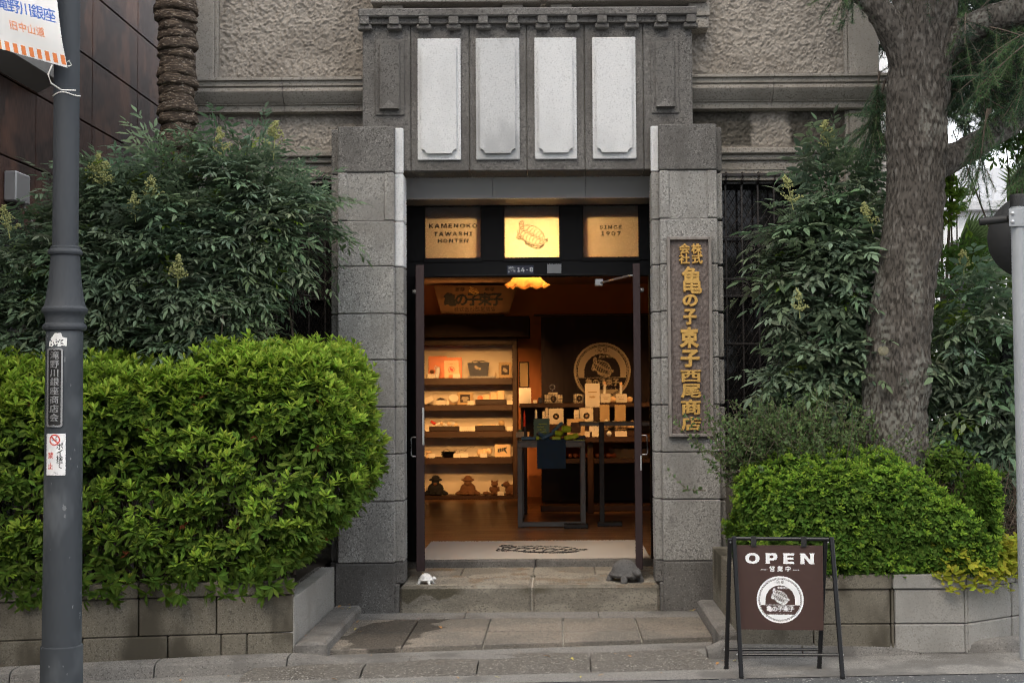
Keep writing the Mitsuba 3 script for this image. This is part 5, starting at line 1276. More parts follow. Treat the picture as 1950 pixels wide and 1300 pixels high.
bush('leafy bush high under the cedar at the right edge', (3.40, 1.0, 3.34), (.40, .4, .22), 200, .07, (0.075, 0.135, 0.030), seed=24)

# ---------------------------------------------------------------- street furniture
PX_, PY_ = -2.457, -2.2
LPK = thing('lamp_post', 'dark grey street lamp post with ringed collar in the left foreground', 'lamp post')
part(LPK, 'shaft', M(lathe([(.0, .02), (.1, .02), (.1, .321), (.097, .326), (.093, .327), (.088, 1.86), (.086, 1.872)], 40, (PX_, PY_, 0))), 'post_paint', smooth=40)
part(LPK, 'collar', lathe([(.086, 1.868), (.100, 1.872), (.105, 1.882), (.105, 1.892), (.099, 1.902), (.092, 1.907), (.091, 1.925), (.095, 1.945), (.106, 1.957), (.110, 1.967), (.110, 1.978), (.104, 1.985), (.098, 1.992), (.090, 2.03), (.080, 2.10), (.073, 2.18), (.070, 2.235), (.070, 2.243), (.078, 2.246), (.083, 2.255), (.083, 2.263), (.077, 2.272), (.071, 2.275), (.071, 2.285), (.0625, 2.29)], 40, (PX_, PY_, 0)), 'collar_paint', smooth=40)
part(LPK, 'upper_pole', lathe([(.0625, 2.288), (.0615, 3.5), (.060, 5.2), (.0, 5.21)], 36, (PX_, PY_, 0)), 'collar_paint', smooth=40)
def wrap(poly, R, a0, zc, r0=0.0, d=0.0012, size=0.012):
    """a flat drawing laid round the post: its (0, 0) at angle a0 and height zc"""
    m = prism(poly, d, np.eye(4))
    v, f = trimesh.remesh.subdivide_to_size(m.vertices, m.faces, size, max_iter=12)
    a = a0 + v[:, 0] / R
    r = R + r0 + v[:, 2]
    return trimesh.Trimesh(np.stack([PX_ + r * np.sin(a), PY_ - r * np.cos(a), zc + v[:, 1]], 1), f, process=False)
rr = lambda w, h, r: box(-w / 2 + r, -h / 2 + r, w / 2 - r, h / 2 - r).buffer(r, quad_segs=4)
NP = thing('name_plate', 'upright black metal name plate with grey characters on the lamp post', 'plate')
put(NP, wrap(rr(.080, .385, .012), .0885, -.17, 1.588, .0, .005), 'matt_black', smooth=30)
part(NP, 'rim', wrap(rr(.080, .385, .012).difference(rr(.064, .369, .008)), .0885, -.17, 1.588, .005, .003), 'aluminium', smooth=30)
part(NP, 'lettering', wrap(krow('滝野川銀座商店会', .047, .0435, .010, True, .042), .0885, -.17, 1.588, .005, .002), 'aluminium', smooth=False)
part(NP, 'rivet', M(wrap(Point(0, .186).buffer(.005), .0885, -.17, 1.588, .005, .004)), 'steel')
part(NP, 'rivet', M(wrap(Point(0, -.186).buffer(.005), .0885, -.17, 1.588, .005, .004)), 'steel')
SK = thing('no_littering_sticker', 'white no smoking litter sticker with red and black writing on the lamp post', 'sticker')
Rk, ak, zk = .0895, -.11, 1.262
put(SK, wrap(rr(.104, .206, .002), Rk, ak, zk, .0005, .0012), 'white_print', smooth=30)
part(SK, 'border', wrap(rr(.104, .206, .002).difference(rr(.101, .203, .002)), Rk, ak, zk, .0017, .0006), 'plate_navy', smooth=False)
ring = Point(0, 0).buffer(.027).difference(Point(0, 0).buffer(.0215)).union(LineString([(-.017, .017), (.017, -.017)]).buffer(.003))
part(SK, 'prohibition_symbol', wrap(affinity.translate(ring, -.002, .071), Rk, ak, zk, .0021, .0006), 'red_print', smooth=False)
part(SK, 'cigarette', wrap(union_all([box(-.017, .067, .009, .071), LineString([(.006, .073), (.004, .081), (.010, .084), (.008, .089)]).buffer(.0012)]), Rk, ak, zk, .0017, .0004), 'matt_black', smooth=False)
part(SK, 'black_lettering', wrap(affinity.translate(krow('ポイ捨て', .034, .031, .014, True, .036), .023, -.012), Rk, ak, zk, .0017, .0006), 'matt_black', smooth=False)
part(SK, 'red_lettering', wrap(affinity.translate(krow('禁止', .033, .052, .014, True), -.023, -.036), Rk, ak, zk, .0017, .0006), 'red_print', smooth=False)
part(SK, 'small_lettering', wrap(affinity.translate(krow('北区', .014, .013), .004, -.092), Rk, ak, zk, .0017, .0004), 'grey_print', smooth=False)
tp = Polygon([(-.046, -.03), (-.044, -.012), (-.030, .012), (-.018, .022), (-.012, .032), (.020, .033), (.026, .014), (.048, .008), (.046, -.032), (.028, -.028), (.006, -.034), (-.012, -.024), (-.026, -.034)])
holes = union_all([Point(rng.uniform(-.04, .03), rng.uniform(-.03, .0)).buffer(rng.uniform(.002, .005), quad_segs=2) for _ in range(22)])
solo('torn_sticker', wrap(tp.difference(holes), .088, -.06, 1.822, .0004, .001), 'paper_white', 'torn remains of a white sticker just below the lamp post collar', 'sticker', smooth=False)

BN = thing('banner', 'white street banner with blue and orange characters hanging beside the lamp post', 'banner')
bo, bu, bw = np.array([-2.392, -2.36, 3.146]), np.array([1, 0.0, -0.27]), np.array([-0.16, 0.0, 1.0])
def ban(poly, d0=0.0, d=0.0015, size=0.03):
    m = prism(poly, d, np.eye(4))
    v, f = trimesh.remesh.subdivide_to_size(m.vertices, m.faces, size, max_iter=14)
    wv = 0.012 * np.sin(v[:, 0] * 9 + 1) + 0.010 * np.sin(v[:, 1] * 11 + v[:, 0] * 5)
    p = bo + v[:, :1] * bu + v[:, 1:2] * bw
    p[:, 1] -= d0 + v[:, 2] + wv
    return trimesh.Trimesh(p, f, process=False)
put(BN, ban(Polygon([(-.62, 0.01), (-.3, .012), (0, 0), (-.004, .12), (0.0, .95), (-.62, .95)])), 'canvas', smooth=40)
k5 = [affinity.translate(kanji(c, .066, .074, .010), -.052 - .060 * (4 - i), .236) for i, c in enumerate('滝野川銀座')]
part(BN, 'blue_lettering', ban(union_all(k5), .0018, .001), 'blue_print', smooth=False)
k5 = [affinity.translate(kanji(c, .045, .050, .006), -.112 - .046 * (3 - i), .142) for i, c in enumerate('旧中山道')]
part(BN, 'orange_lettering', ban(union_all(k5), .0018, .001), 'orange_print', smooth=False)
part(BN, 'stripes', ban(union_all([box(-.60 + .041 * i, .012, -.578 + .041 * i, .058) for i in range(15)]), .0018, .001), 'orange_print', smooth=False, kind='stuff')
b0 = bo + bu * -.03 + bw * .015
part(BN, 'cord', tube([b0 + [-.04, -.02, -.01], b0 + [-.055, -.03, -.06], b0 + [-.045, -.02, -.10], b0 + [-.01, .02, -.125], b0 + [.035, .09, -.112]], .004, 6), 'rope', smooth=True)
part(BN, 'cord', tube([bo + bw * .03, bo + bw * .04 + [.008, 0, 0], bo + bw * .02 + [.012, .02, 0], bo + bw * .01], .003, 5), 'rope', smooth=True)
part(BN, 'cord', tube([(PX_ + .0635 * math.cos(a), PY_ + .0635 * math.sin(a), 3.045 + .006 * math.sin(3 * a)) for a in np.linspace(0, 6.28, 24)], .0035, 5, cap=False), 'rope', smooth=True)

TM = thing('traffic_mirror', 'galvanised mirror pole at the right edge with a dark round mirror back', 'traffic mirror')
mx, my = 2.492, -1.6
part(TM, 'pole', M(lathe([(0, .1), (.041, .1), (.041, .925), (.0385, .935), (.0382, 2.55), (0, 2.552)], 32, (mx, my, 0))), 'galvanised', smooth=40)
part(TM, 'cap', lathe([(0, 2.53), (.0400, 2.531), (.0405, 2.590), (.036, 2.598), (0, 2.60)], 24, (mx, my, 0)), 'matt_black', smooth=40)
part(TM, 'clamp', M(cb(mx - .062, mx + .06, my - .046, my - .038, 2.42, 2.515, .004), lathe([(.043, 2.425), (.043, 2.51)], 24, (mx, my, 0))), 'galvanised')
for z in (2.445, 2.49): part(TM, 'bolt', xf(lathe([(0, 0), (.011, 0), (.010, .009), (0, .011)], 6), rx=math.pi / 2, loc=(mx - .045, my - .046, z)), 'steel')
part(TM, 'arm', M(tube([(mx - .06, my + .01, 2.468), (mx - .20, my + .03, 2.455)], .022, 10), tube([(mx - .05, my + .02, 2.468), (mx + .05, my + .12, 2.465)], .02, 8)), 'matt_black', smooth=40)
dm = xf(lathe([(0, .05), (.10, .045), (.18, .022), (.225, -.012), (.245, -.03), (.240, -.036), (.20, -.03), (0, -.02)], 48), rx=math.pi / 2 - .12, rz=-.5, loc=(2.625, -1.42, 2.40))
part(TM, 'mirror_back', dm, 'matt_black', smooth=40)

# the folding sign board
AB = thing('folding_sign', 'dark brown open sign board on a black folding frame by the road', 'sign')
FL, FR_, BL, BR = np.array((.918, -1.916, .080)), np.array((1.424, -1.976, .086)), np.array((.869, -1.686, .080)), np.array((1.353, -1.719, .085))
TL, TR = np.array((.896, -1.80, .790)), np.array((1.392, -1.835, .787))
fl_t, fr_t = FL + (TL - FL) * 1.0, FR_ + (TR - FR_) * 1.0
for a, b in ((FL, TL + [.006, -.012, 0]), (FR_, TR + [.012, -.012, 0]), (BL, TL + [-.012, .014, -.012]), (BR, TR + [-.014, .014, -.012])):
    part(AB, 'leg', M(bar(a, b, .022, .022, .003), xf(lathe([(0, -.002), (.013, -.002), (.013, .012), (0, .013)], 8), loc=a)), 'gloss_black')
lerp = lambda a, b, t: a + (b - a) * t
part(AB, 'crossbar', tube([lerp(FL, TL, .165), lerp(FR_, TR, .165)], .0075, 8), 'gloss_black', smooth=40)
part(AB, 'crossbar', tube([lerp(BL, TL, .150), lerp(BR, TR, .150)], .0075, 8), 'gloss_black', smooth=40)
tb0, tb1 = TL + [.0, -.0, -.012], TR + [.0, 0, -.012]
part(AB, 'top_bar', tube([tb0, tb1], .010, 10), 'gloss_black', smooth=40)
ex = unit(TR - TL); ez = np.array([0, 0, 1.0]); ez = unit(ez - ex * ez.dot(ex)); nv = np.cross(ex, ez)
pc = lerp(tb0, tb1, .5) + [0, 0, -.0] - ez * .252 + nv * -.004 - ex * .004
part(AB, 'panel', prism(box(-.222, -.218, .222, .218), .006, plane(pc - nv * .003, ex, ez)), 'sign_brown', smooth=False)
wh = union_all([affinity.translate(text('OPEN', .052, .020, 1.45, .34, .035), 0, .150),
                affinity.translate(krow('営業中', .031, .041, .016), 0, .092), box(-.100, .0905, -.066, .0925), box(.066, .0905, .100, .0925),
                affinity.translate(emblem(.121), .0, -.062)])
part(AB, 'lettering', prism(wh, .0012, plane(pc + nv * .003, ex, ez)), 'white_print', smooth=False)
for t in (.22, .74):
    q = lerp(tb0, tb1, t)
    part(AB, 'hanger', M(prism(box(-.014, -.040, .014, .012), .016, plane(q - nv * .006, ex, ez)), prism(Point(0, -.028).buffer(.007), .004, plane(q + nv * .010, ex, ez))), 'matt_black')
for a in (TL + [-.012, -.012, -.03], TR + [-.006, -.016, -.028], TR + [.010, -.02, -.028], lerp(FL, TL, .165) + [-.014, 0, 0], lerp(FR_, TR, .165) + [.014, 0, 0], lerp(BL, TL, .15) + [-.014, 0, 0]):
    part(AB, 'bolt', blob(a, (.005,) * 3, 1), 'steel', smooth=True)

# carved board on the right pillar
SB = thing('carved_sign_board', 'tall adzed wooden board with raised gold characters on the right pillar', 'sign')
sx0, sx1, sz0, sz1 = .711, 1.003, 1.250, 2.558
def adze(u, v):
    x, z = sx0 + .02 + (sx1 - sx0 - .04) * u, sz0 + .02 + (sz1 - sz0 - .04) * v
    q = np.stack([x * 58, z * 34], -1)
    i0 = np.floor(q)
    best = np.full(x.shape, 9.0)
    for a in (-1, 0, 1):
        for c in (-1, 0, 1):
            cell = i0 + [a, c]
            hsh = np.sin(cell[..., 0] * 127.1 + cell[..., 1] * 311.7) * 43758.5
            hs2 = np.sin(cell[..., 0] * 269.5 + cell[..., 1] * 183.3) * 43758.5
            px, pz = cell[..., 0] + hsh % 1, cell[..., 1] + hs2 % 1
            best = np.minimum(best, np.hypot(px - q[..., 0], pz - q[..., 1]))
    return np.stack([x, -.018 + .0065 * (1 - best), z], -1)
part(SB, 'board', grid(64, 250, adze), 'adzed_wood', smooth=True)
w = .020
for x0, x1, z0, z1 in ((sx0, sx0 + w, sz0, sz1), (sx1 - w, sx1, sz0, sz1), (sx0 + w, sx1 - w, sz0, sz0 + w), (sx0 + w, sx1 - w, sz1 - w, sz1)):
    part(SB, 'frame', cb(x0, x1, -.045, -.004, z0, z1, .003), 'weathered_wood')
for ch, x, z, w_, h_ in [('会', .827, 2.481, .072, .069), ('株', .905, 2.480, .069, .069), ('社', .824, 2.414, .072, .069), ('式', .910, 2.415, .072, .069), ('亀', .872, 2.273, .134, .179), ('の', .860, 2.140, .1, .079), ('子', .857, 2.033, .086, .107), ('束', .851, 1.896, .128, .138), ('子', .855, 1.761, .124, .117), ('西', .859, 1.644, .134, .079), ('尾', .858, 1.548, .134, .093), ('商', .857, 1.443, .131, .1), ('店', .856, 1.335, .134, .093)]:
    g, _ = glyph(ch, .018 if ch == '亀' else .048 if ch in 'の子束' else .030)
    b_ = g.bounds
    g = affinity.translate(g, -(b_[0] + b_[2]) / 2, -(b_[1] + b_[3]) / 2)
    g = affinity.scale(g, w_ / (b_[2] - b_[0]), h_ / (b_[3] - b_[1]), origin=(0, 0))
    g = affinity.translate(g, x, z).buffer(.0012).buffer(-.0012)
    part(SB, 'character', M(front(g, -.036, .020), front(g.buffer(-.0025), -.0385, .003)), 'gold', smooth=False)

# stone turtles on the step
def turtle_figure(name, label, loc, L, rz, shell, body):
    k = thing(name, label, 'turtle figure')
    s = L
    def P(m): return xf(m, rz=rz, loc=loc, s=s)
    sh = trimesh.creation.icosphere(subdivisions=3, radius=1.0)
    v = np.array(sh.vertices)
    v[:, 2] = np.where(v[:, 2] < 0, v[:, 2] * .25, v[:, 2])
    q = 1 + .05 * (np.abs(np.sin(v[:, 0] * 5.0 + np.abs(v[:, 1]) * 1.2)) < .22) * -1 * (v[:, 2] > .15) - .045 * (np.abs(np.abs(v[:, 1]) - .38) < .05) * (v[:, 2] > .1)
    v = v * q[:, None] * [.40, .33, .38] + [0, 0, .24]
    part(k, 'shell', P(trimesh.Trimesh(v, sh.faces)), shell, smooth=60)
    part(k, 'rim', P(xf(lathe([(.86, .0), (1.03, .02), (1.10, .07), (1.0, .13), (.86, .13)], 32), loc=(0, 0, .17)).apply_transform(np.diag([.415, .345, 1, 1]))), body, smooth=50)
    part(k, 'head', P(M(blob((.50, 0, .34), (.125, .105, .115), 2, .06, 3), blob((.60, 0, .31), (.06, .07, .06), 2), tube([(.28, 0, .20), (.40, 0, .26), (.50, 0, .33)], [.11, .10, .09], 12))), body, smooth=True)
    for sx, sy in ((1, 1), (1, -1), (-1, 1), (-1, -1)):
        part(k, 'leg', P(M(tube([(.26 * sx, .20 * sy, .22), (.31 * sx, .26 * sy, .10), (.33 * sx, .27 * sy, .03)], [.10, .085, .075], 10), blob((.35 * sx, .275 * sy, .035), (.10, .08, .04), 2))), body, smooth=True)
    part(k, 'tail', P(tube([(-.38, 0, .18), (-.48, 0, .13), (-.54, 0, .07)], [.05, .035, .012], 8)), body, smooth=True)
turtle_figure('turtle_figure', 'small white china turtle at the left end of the entrance step', (-.893, .12, .289), .115, -.35, 'porcelain', 'porcelain')
turtle_figure('turtle_figure', 'larger dark grey stone turtle at the right end of the entrance step', (.425, .17, .272), .265, -1.0, 'turtle_stone', 'turtle_stone')

# the brown panelled building at the left
RB = thing('panelled_building', 'rust brown metal panelled building with a grey canopy at the left', 'building')
bxk = -3.80
put(RB + '__wall', bx(-12, bxk - .03, -4, 9, -.1, 9), 'rusty_panel')
zs = [3.195 + .545 * k for k in range(-1, 6)]
ys = [.90 + 1.195 * k for k in range(-4, 7)]
for y0, y1 in zip(ys[:-1], ys[1:]):
    for z0, z1 in zip(zs[:-1], zs[1:]):
        if y0 < -.4 and z0 < 3: continue
        part(RB, 'panel', cb(bxk - .03, bxk, y0 + .006, y1 - .006, z0 + .006, z1 - .006, .004), 'rusty_panel', smooth=False)
part(RB, 'canopy', trimesh.convex.convex_hull(np.array([(x, y, z) for y in (-4, .93) for x, z in ((bxk, 3.757), (bxk + .16, 3.84), (bxk + .16, 4.12), (bxk, 4.15))])), 'shutter_grey', smooth=False)
part(RB, 'dark_opening_block', bx(bxk - .2, bxk + .003, -4, .55, .0, 2.82), 'black_frame')  # solid block coloured black for the shade inside the opening
MBX = thing('meter_box', 'small grey meter box on the brown building at the left edge', 'box')
put(MBX, cb(bxk, bxk + .09, .33, .58, 2.88, 3.09, .01), 'aluminium')
part(MBX, 'cable', tube([(bxk + .05, .55, 2.88), (bxk + .06, .62, 2.82), (bxk + .04, .75, 2.78), (bxk + .03, .85, 2.70)], .010, 6), 'rope', smooth=True)

# unseen houses added opposite to keep the low sky off the shop front
OB = thing('added_opposite_row', 'unseen row of plain buildings added behind the camera to block low sky', 'building')
put(OB + '__wall', bx(-26, 26, -22, -14.5, -.1, OPP_H), 'grey_wall')
for k in range(9): part(OB, 'window', M([cb(-20 + 5 * k, -18.2 + 5 * k, -14.52, -14.48, z, z + 1.5) for z in (1.0, 4.0)]), 'dark_glass', kind='stuff')
# beyond the garden at the right
FPO = thing('fence_post', 'dark fence post at the right edge behind the twiggy bush', 'post')
put(FPO, cb(2.738, 2.798, -.53, -.47, .3, 1.90, .006), 'matt_black')
part(FPO, 'cap', cb(2.73, 2.806, -.538, -.462, 1.90, 1.915, .004), 'matt_black')
WB = thing('white_building', 'pale building far behind the garden at the right', 'building')
put(WB + '__wall', M(bx(5.6, 14, 13, 20, -.1, 4.4)), 'white_wall')
part(WB, 'roof_slab', cb(5.5, 14, 12.8, 20, 4.4, 4.55), 'grey_wall')
part(WB, 'upper_storey', bx(6.25, 14, 14.2, 20, 4.55, 5.3), 'grey_wall')
for k in range(4): part(WB, 'window', bx(6.3 + k * 1.1, 6.9 + k * 1.1, 12.97, 13.01, 2.6, 3.9), 'dark_glass')
for k in range(9): part(WB, 'railing_bar', bx(6.2 + k * .25, 6.23 + k * .25, 12.85, 12.9, 4.55, 5.0), 'grey_wall')
UP = thing('utility_pole', 'white utility pole with stencilled marks seen left of the tree trunk', 'utility pole')
put(UP, lathe([(0, -.1), (.17, -.1), (.15, 7.5), (0, 7.5)], 28, (3.60, 6.0, 0)), 'pole_white', smooth=40)
ux, uy = 3.60, 6.0 - .163
part(UP, 'mark', front(union_all([Point(ux - .04, 4.96).buffer(.028), Point(ux + .045, 4.96).buffer(.028), affinity.scale(Point(ux + .01, 4.89).buffer(.025), .8, 1.5)]), uy, .01), 'matt_black', smooth=False)
part(UP, 'lettering', front(union_all([affinity.translate(text(s_, .045, .01, 1, .05), ux, z) for s_, z in (('H0', 4.78), ('47', 4.69), ('H8', 4.60))]), uy, .01), 'grey_print', smooth=False)
CB = thing('cable_duct', 'grey ribbed duct low on the white utility pole left of the tree', 'duct')
put(CB, lathe([(.20 + .012 * (i % 2), 3.1 + .035 * i) for i in range(36)], 20, (3.60, 5.98, 0)), 'shutter_grey')

# leaves fallen on the paving and the gutter
T_LEAF = leaf_template(3, .45, .16, .25, .45)
for i, (x, y, z) in enumerate([(-1.36, -.25, .176), (-1.33, -.5, .115), (-1.32, -.62, .115), (-1.30, -.72, .115), (-1.25, -.58, .116), (-1.22, -.70, .117), (-1.42, -.08, .177), (-1.38, -.06, .177), (-1.33, -1.0, .115), (-1.05, -1.38, .102), (-.75, -.55, .118), (-.10, -1.45, .106), (.05, -1.50, .106), (.30, -1.40, .107), (.36, -1.46, .107), (.22, -1.80, .078), (-.35, -1.82, .071), (.86, -1.50, .086), (.88, -1.54, .087), (.845, -1.56, .087), (.93, -1.52, .087), (-1.75, -1.68, .056), (-2.0, -1.72, .052), (-1.68, -1.72, .056), (.85, -.10, .13), (.87, -.06, .13), (1.95, -1.38, .165), (1.40, -1.34, .165), (-1.34, -.15, .176), (-1.41, -.20, .177), (-1.29, -.35, .116), (-1.28, -.42, .116), (-1.31, -.9, .116), (-1.27, -.30, .116), (2.35, -1.30, .165), (2.42, -1.25, .165), (2.30, -1.32, .165), (-.62, -.02, .12), (-.55, -1.80, .07), (-1.20, -1.79, .062), (.10, -1.83, .075), (.52, -1.79, .08)]):
    a = rng.uniform(0, 6.28); L_ = rng.uniform(.022, .048)
    v, f, _ = scatter(T_LEAF, np.array([[x, y, z + .006]]), np.array([[math.cos(a), math.sin(a), .05]]), np.array([[rng.normal() * .3, rng.normal() * .3, 1.0]]), np.array([L_]), np.ones((1, 3)))
    solo('fallen_leaf', (v, f), 'dry_leaf' if i % 4 else 'yellow_leaf', 'small dry fallen leaf lying on the ground in front of the shop', 'leaf', 'fallen leaves in front of the shop', smooth=False)

# ---------------------------------------------------------------- inside the shop
WARM = (1.0, 0.50, 0.165)
def lamp(power, col=WARM): return {'type': 'area', 'radiance': rgb(*[power * c for c in col])}
def disc_light(parent, c, d, r, power, name='lamp_disc'):
    d = unit(np.array(d, float)); x = unit(np.cross(d, [0, 1, .1])); y = np.cross(d, x)
    a = np.arange(16) * 2 * np.pi / 16
    v = np.vstack([[c], np.array(c) + r * (np.cos(a)[:, None] * x + np.sin(a)[:, None] * y)])
    f = [[0, 1 + i, 1 + (i + 1) % 16] for i in range(16)]
    part(parent, name, trimesh.Trimesh(v, f, process=False), 'paper', smooth=False, emitter=lamp(power))
for label, c, t, pw, cut in (('ceiling spotlight aimed at the shelves from the left', (-1.25, 3.6, 2.70), (-1.25, 6.9, 1.05), SPOT_A, 19), ('ceiling spotlight aimed at the shelves from the right', (-.45, 3.9, 2.70), (-.75, 6.9, 1.05), SPOT_A, 19),
                             ('ceiling spotlight near the door aimed at the left of the shelves', (-1.00, 1.75, 2.70), (-1.30, 6.9, 1.22), SPOT_A * 2.2, 9.5), ('ceiling spotlight near the door aimed at the right of the shelves', (-.60, 2.2, 2.70), (-.85, 6.9, 1.22), SPOT_A * 1.9, 10.5),
                             ('ceiling spotlight over the counter', (.55, 3.0, 2.70), (.45, 5.1, 1.30), SPOT_B, 23)):
    k = thing('spotlight', label, 'lamp')
    d = unit(np.array(t, float) - c)
    part(k, 'housing', tube([np.array(c) - d * .12, np.array(c) - d * .012], [.050, .056], 16), 'matt_black', smooth=40)
    part(k, 'stem', tube([np.array(c) - d * .08, (c[0], c[1] - d[1] * .08, 2.80)], .008, 6), 'matt_black')
    scene[k + '_beam'] = {'type': 'spot', 'to_world': T().look_at(origin=list(c), target=list(t), up=[0, 0, 1]), 'intensity': rgb(*[pw * q for q in WARM]), 'cutoff_angle': float(cut), 'beam_width': cut * .7}
PL = thing('pendant_lamp', 'amber frilled glass pendant lamp hanging inside above the doorway', 'lamp')
lx, ly = -.245, 1.42
a = np.arange(48) * 2 * np.pi / 48
rows = []
for t, r_ in ((0, .03), (.15, .06), (.4, .10), (.7, .125), (.88, .142), (1.0, .158)):
    fr = 1 + (.13 * t ** 3) * np.cos(a * 9)
    rows.append(np.stack([lx + r_ * fr * np.cos(a), ly + r_ * fr * np.sin(a), 2.475 - .125 * t + .014 * t ** 3 * np.cos(a * 9)], 1))
v = np.vstack(rows); f = []
for i in range(5):
    for j in range(48):
        p, q, r2, s2 = i * 48 + j, i * 48 + (j + 1) % 48, (i + 1) * 48 + (j + 1) % 48, (i + 1) * 48 + j
        f += [[p, q, r2], [p, r2, s2]]
scene['amber_glass'] = {'type': 'principledthin', 'base_color': rgb(.95, .50, .16), 'roughness': .3, 'diff_trans': 1.3, 'eta': 1.5}
part(PL, 'shade', trimesh.Trimesh(v, f, process=False), 'amber_glass', smooth=True)
part(PL, 'stem', M(tube([(lx, ly, 2.47), (lx, ly, 2.80)], .012, 8), lathe([(.03, 2.46), (.035, 2.50), (.015, 2.54)], 16, (lx, ly, 0))), 'gold', smooth=40)
part(PL, 'bulb', trimesh.creation.icosphere(subdivisions=2, radius=.034).apply_translation((lx + .0, ly, 2.41)), 'paper', smooth=True, emitter=lamp(BULB, (1.0, .62, .24)))
for i, (dx, dy) in enumerate(((-.10, -.02), (.10, -.02), (0.0, .10))):
    part(PL, 'upper_bulb', trimesh.creation.icosphere(subdivisions=2, radius=.028).apply_translation((lx + .05 + dx, ly - .10 + dy, 2.61)), 'paper', smooth=True, emitter=lamp(BULB_UP, (1.0, .57, .19)))
    part(PL, 'arm', tube([(lx, ly, 2.53), (lx + .04 + dx * .8, ly - .08 + dy * .8, 2.55), (lx + .05 + dx, ly - .10 + dy, 2.59)], .007, 6), 'gold', smooth=True)

# shelving along the back wall
SH = thing('wall_shelf', 'dark wooden wall shelf with lit cream back standing at the rear left', 'shelf')
SY0, SY1 = 6.60, 6.94
part(SH, 'back_panel', bx(-2.05, -.54, SY1 - .02, SY1, .345, 2.15), 'shelf_back')
part(SH, 'side_panel', cb(-.538, -.484, SY0, SY1, .34, 2.166), 'mid_wood')
part(SH, 'side_panel', cb(-2.10, -2.05, SY0, SY1, .34, 2.166), 'mid_wood')
part(SH, 'top_board', cb(-2.05, -.538, SY0, SY1 - .02, 2.094, 2.166), 'mid_wood')
for z0, z1 in ((1.634, 1.711), (1.341, 1.406), (1.036, 1.108), (.737, .809), (.340, .378)):
    part(SH, 'shelf_board', cb(-2.05, -.54, SY0 + .004, SY1 - .022, z0, z1), 'mid_wood')
part(B, 'beam', cb(-2.2, -.34, 6.42, 6.955, 2.17, 2.405), 'beam_wood')
BL_ = thing('uplight', 'warm light strip lying on the dark beam below the hanging wooden sign', 'lamp')
part(BL_, 'housing', cb(-1.62, -.62, 6.44, 6.48, 2.406, 2.425), 'matt_black')
v = np.array([(-1.6, 6.445, 2.4265), (-.64, 6.445, 2.4265), (-.64, 6.475, 2.4265), (-1.6, 6.475, 2.4265)])
part(BL_, 'light_strip', trimesh.Trimesh(v, [[0, 1, 2], [0, 2, 3]], process=False), 'paper', smooth=False, emitter=lamp(STRIP))
HS = thing('hanging_wooden_sign', 'dark wooden trapezoid sign with black characters above the shelf', 'sign')
hx = lambda px: (px - 1065) / 167.1
tz = Polygon([(hx(826), 2.765), (hx(986), 2.765), (hx(969), 2.452), (hx(951), 2.452), (hx(948), 2.444), (hx(862), 2.444), (hx(858), 2.452), (hx(840), 2.452)])
put(HS, front(tz, 6.62, .05), 'floor_board', smooth=False)
hc = (hx(904), 2.60)
part(HS, 'black_lettering', front(affinity.translate(krow('亀の子束子', .155, .133, .03), hc[0] - .02, 2.585), 6.614, .006), 'matt_black', smooth=False)
part(HS, 'small_lettering', front(union_all([affinity.translate(krow('株式会社西尾商店', .055, .060, .004), hc[0], 2.488), affinity.translate(krow('登録', .05, .06), hc[0] - .17, 2.715), affinity.translate(krow('商標', .05, .06), hc[0] + .17, 2.715)]), 6.617, .003), 'dark_wood', smooth=False)
part(HS, 'turtle_drawing', front(affinity.translate(turtle(.062, .004), hc[0] - .01, 2.705), 6.614, .006), 'gold', smooth=False)

def item(name, label, cat, mesh, mat, group=None, smooth=30): return solo(name, mesh, mat, label, cat, group, smooth)
sx_ = lambda px: (px - 1065) / 167.3
sz_ = lambda py: 1.55 + (746 - py) / 167.3
def shelf_box(a, b, z, y0=6.66, d=.05, top=None): return cb(sx_(a), sx_(b), y0, y0 + d, z + .001, top, .003)
Z1, Z2, Z3, Z4, Z5 = 1.711, 1.406, 1.108, .809, .378
def price_card(px0, px1, z, label, y=6.615):
    x0, x1 = sx_(px0), sx_(px1)
    m = trimesh.convex.convex_hull(np.array([(x, yy, zz) for x in (x0, x1) for yy, zz in ((y, z + .001), (y + .012, z + (x1 - x0) * .6), (y + .016, z + (x1 - x0) * .6), (y + .03, z + .001))]))
    item('price_card', label, 'card', m, 'card', smooth=False)
# first shelf
item('flat_bag', 'flat orange bag standing at the back of the top shelf', 'bag', M(cb(sx_(812), sx_(847), 6.80, 6.83, Z1 + .001, sz_(676), .006), cb(sx_(812), sx_(848), 6.797, 6.802, sz_(680), sz_(677), .001)), 'orange_pack')
k = thing('padded_pouch', 'square cream pouch with a red scalloped border on the top shelf', 'pouch')
pp = box(-.108, -.108, .108, .108)
sc_ = union_all([pp] + [Point(q).buffer(.010, quad_segs=3) for t in np.linspace(-.105, .105, 12) for q in ((t, -.108), (t, .108), (-.108, t), (.108, t))])
put(k, front(affinity.translate(sc_, sx_(858), Z1 + .122), 6.70, .05), 'orange_pack', smooth=False)
part(k, 'front_print', front(affinity.translate(rr(.165, .165, .01), sx_(858), Z1 + .122), 6.696, .005), 'cream_pack', smooth=False)
part(k, 'emblem', front(union_all([affinity.translate(Point(0, 0).buffer(.036).difference(Point(0, 0).buffer(.029)), sx_(858), Z1 + .10), affinity.translate(turtle(.022, .004), sx_(858), Z1 + .10), box(sx_(858) - .04, Z1 + .165, sx_(858) + .04, Z1 + .168)]), 6.693, .004), 'red_print', smooth=False)
k = thing('bath_mitt', 'pale striped bath mitt hanging in its wrap beside the pouch', 'mitt')
put(k, M(tube([(sx_(829), 6.68, Z1 + .006), (sx_(832), 6.68, Z1 + .08), (sx_(833), 6.68, Z1 + .13)], [.030, .026, .018], 10)), 'paper_white', smooth=True)
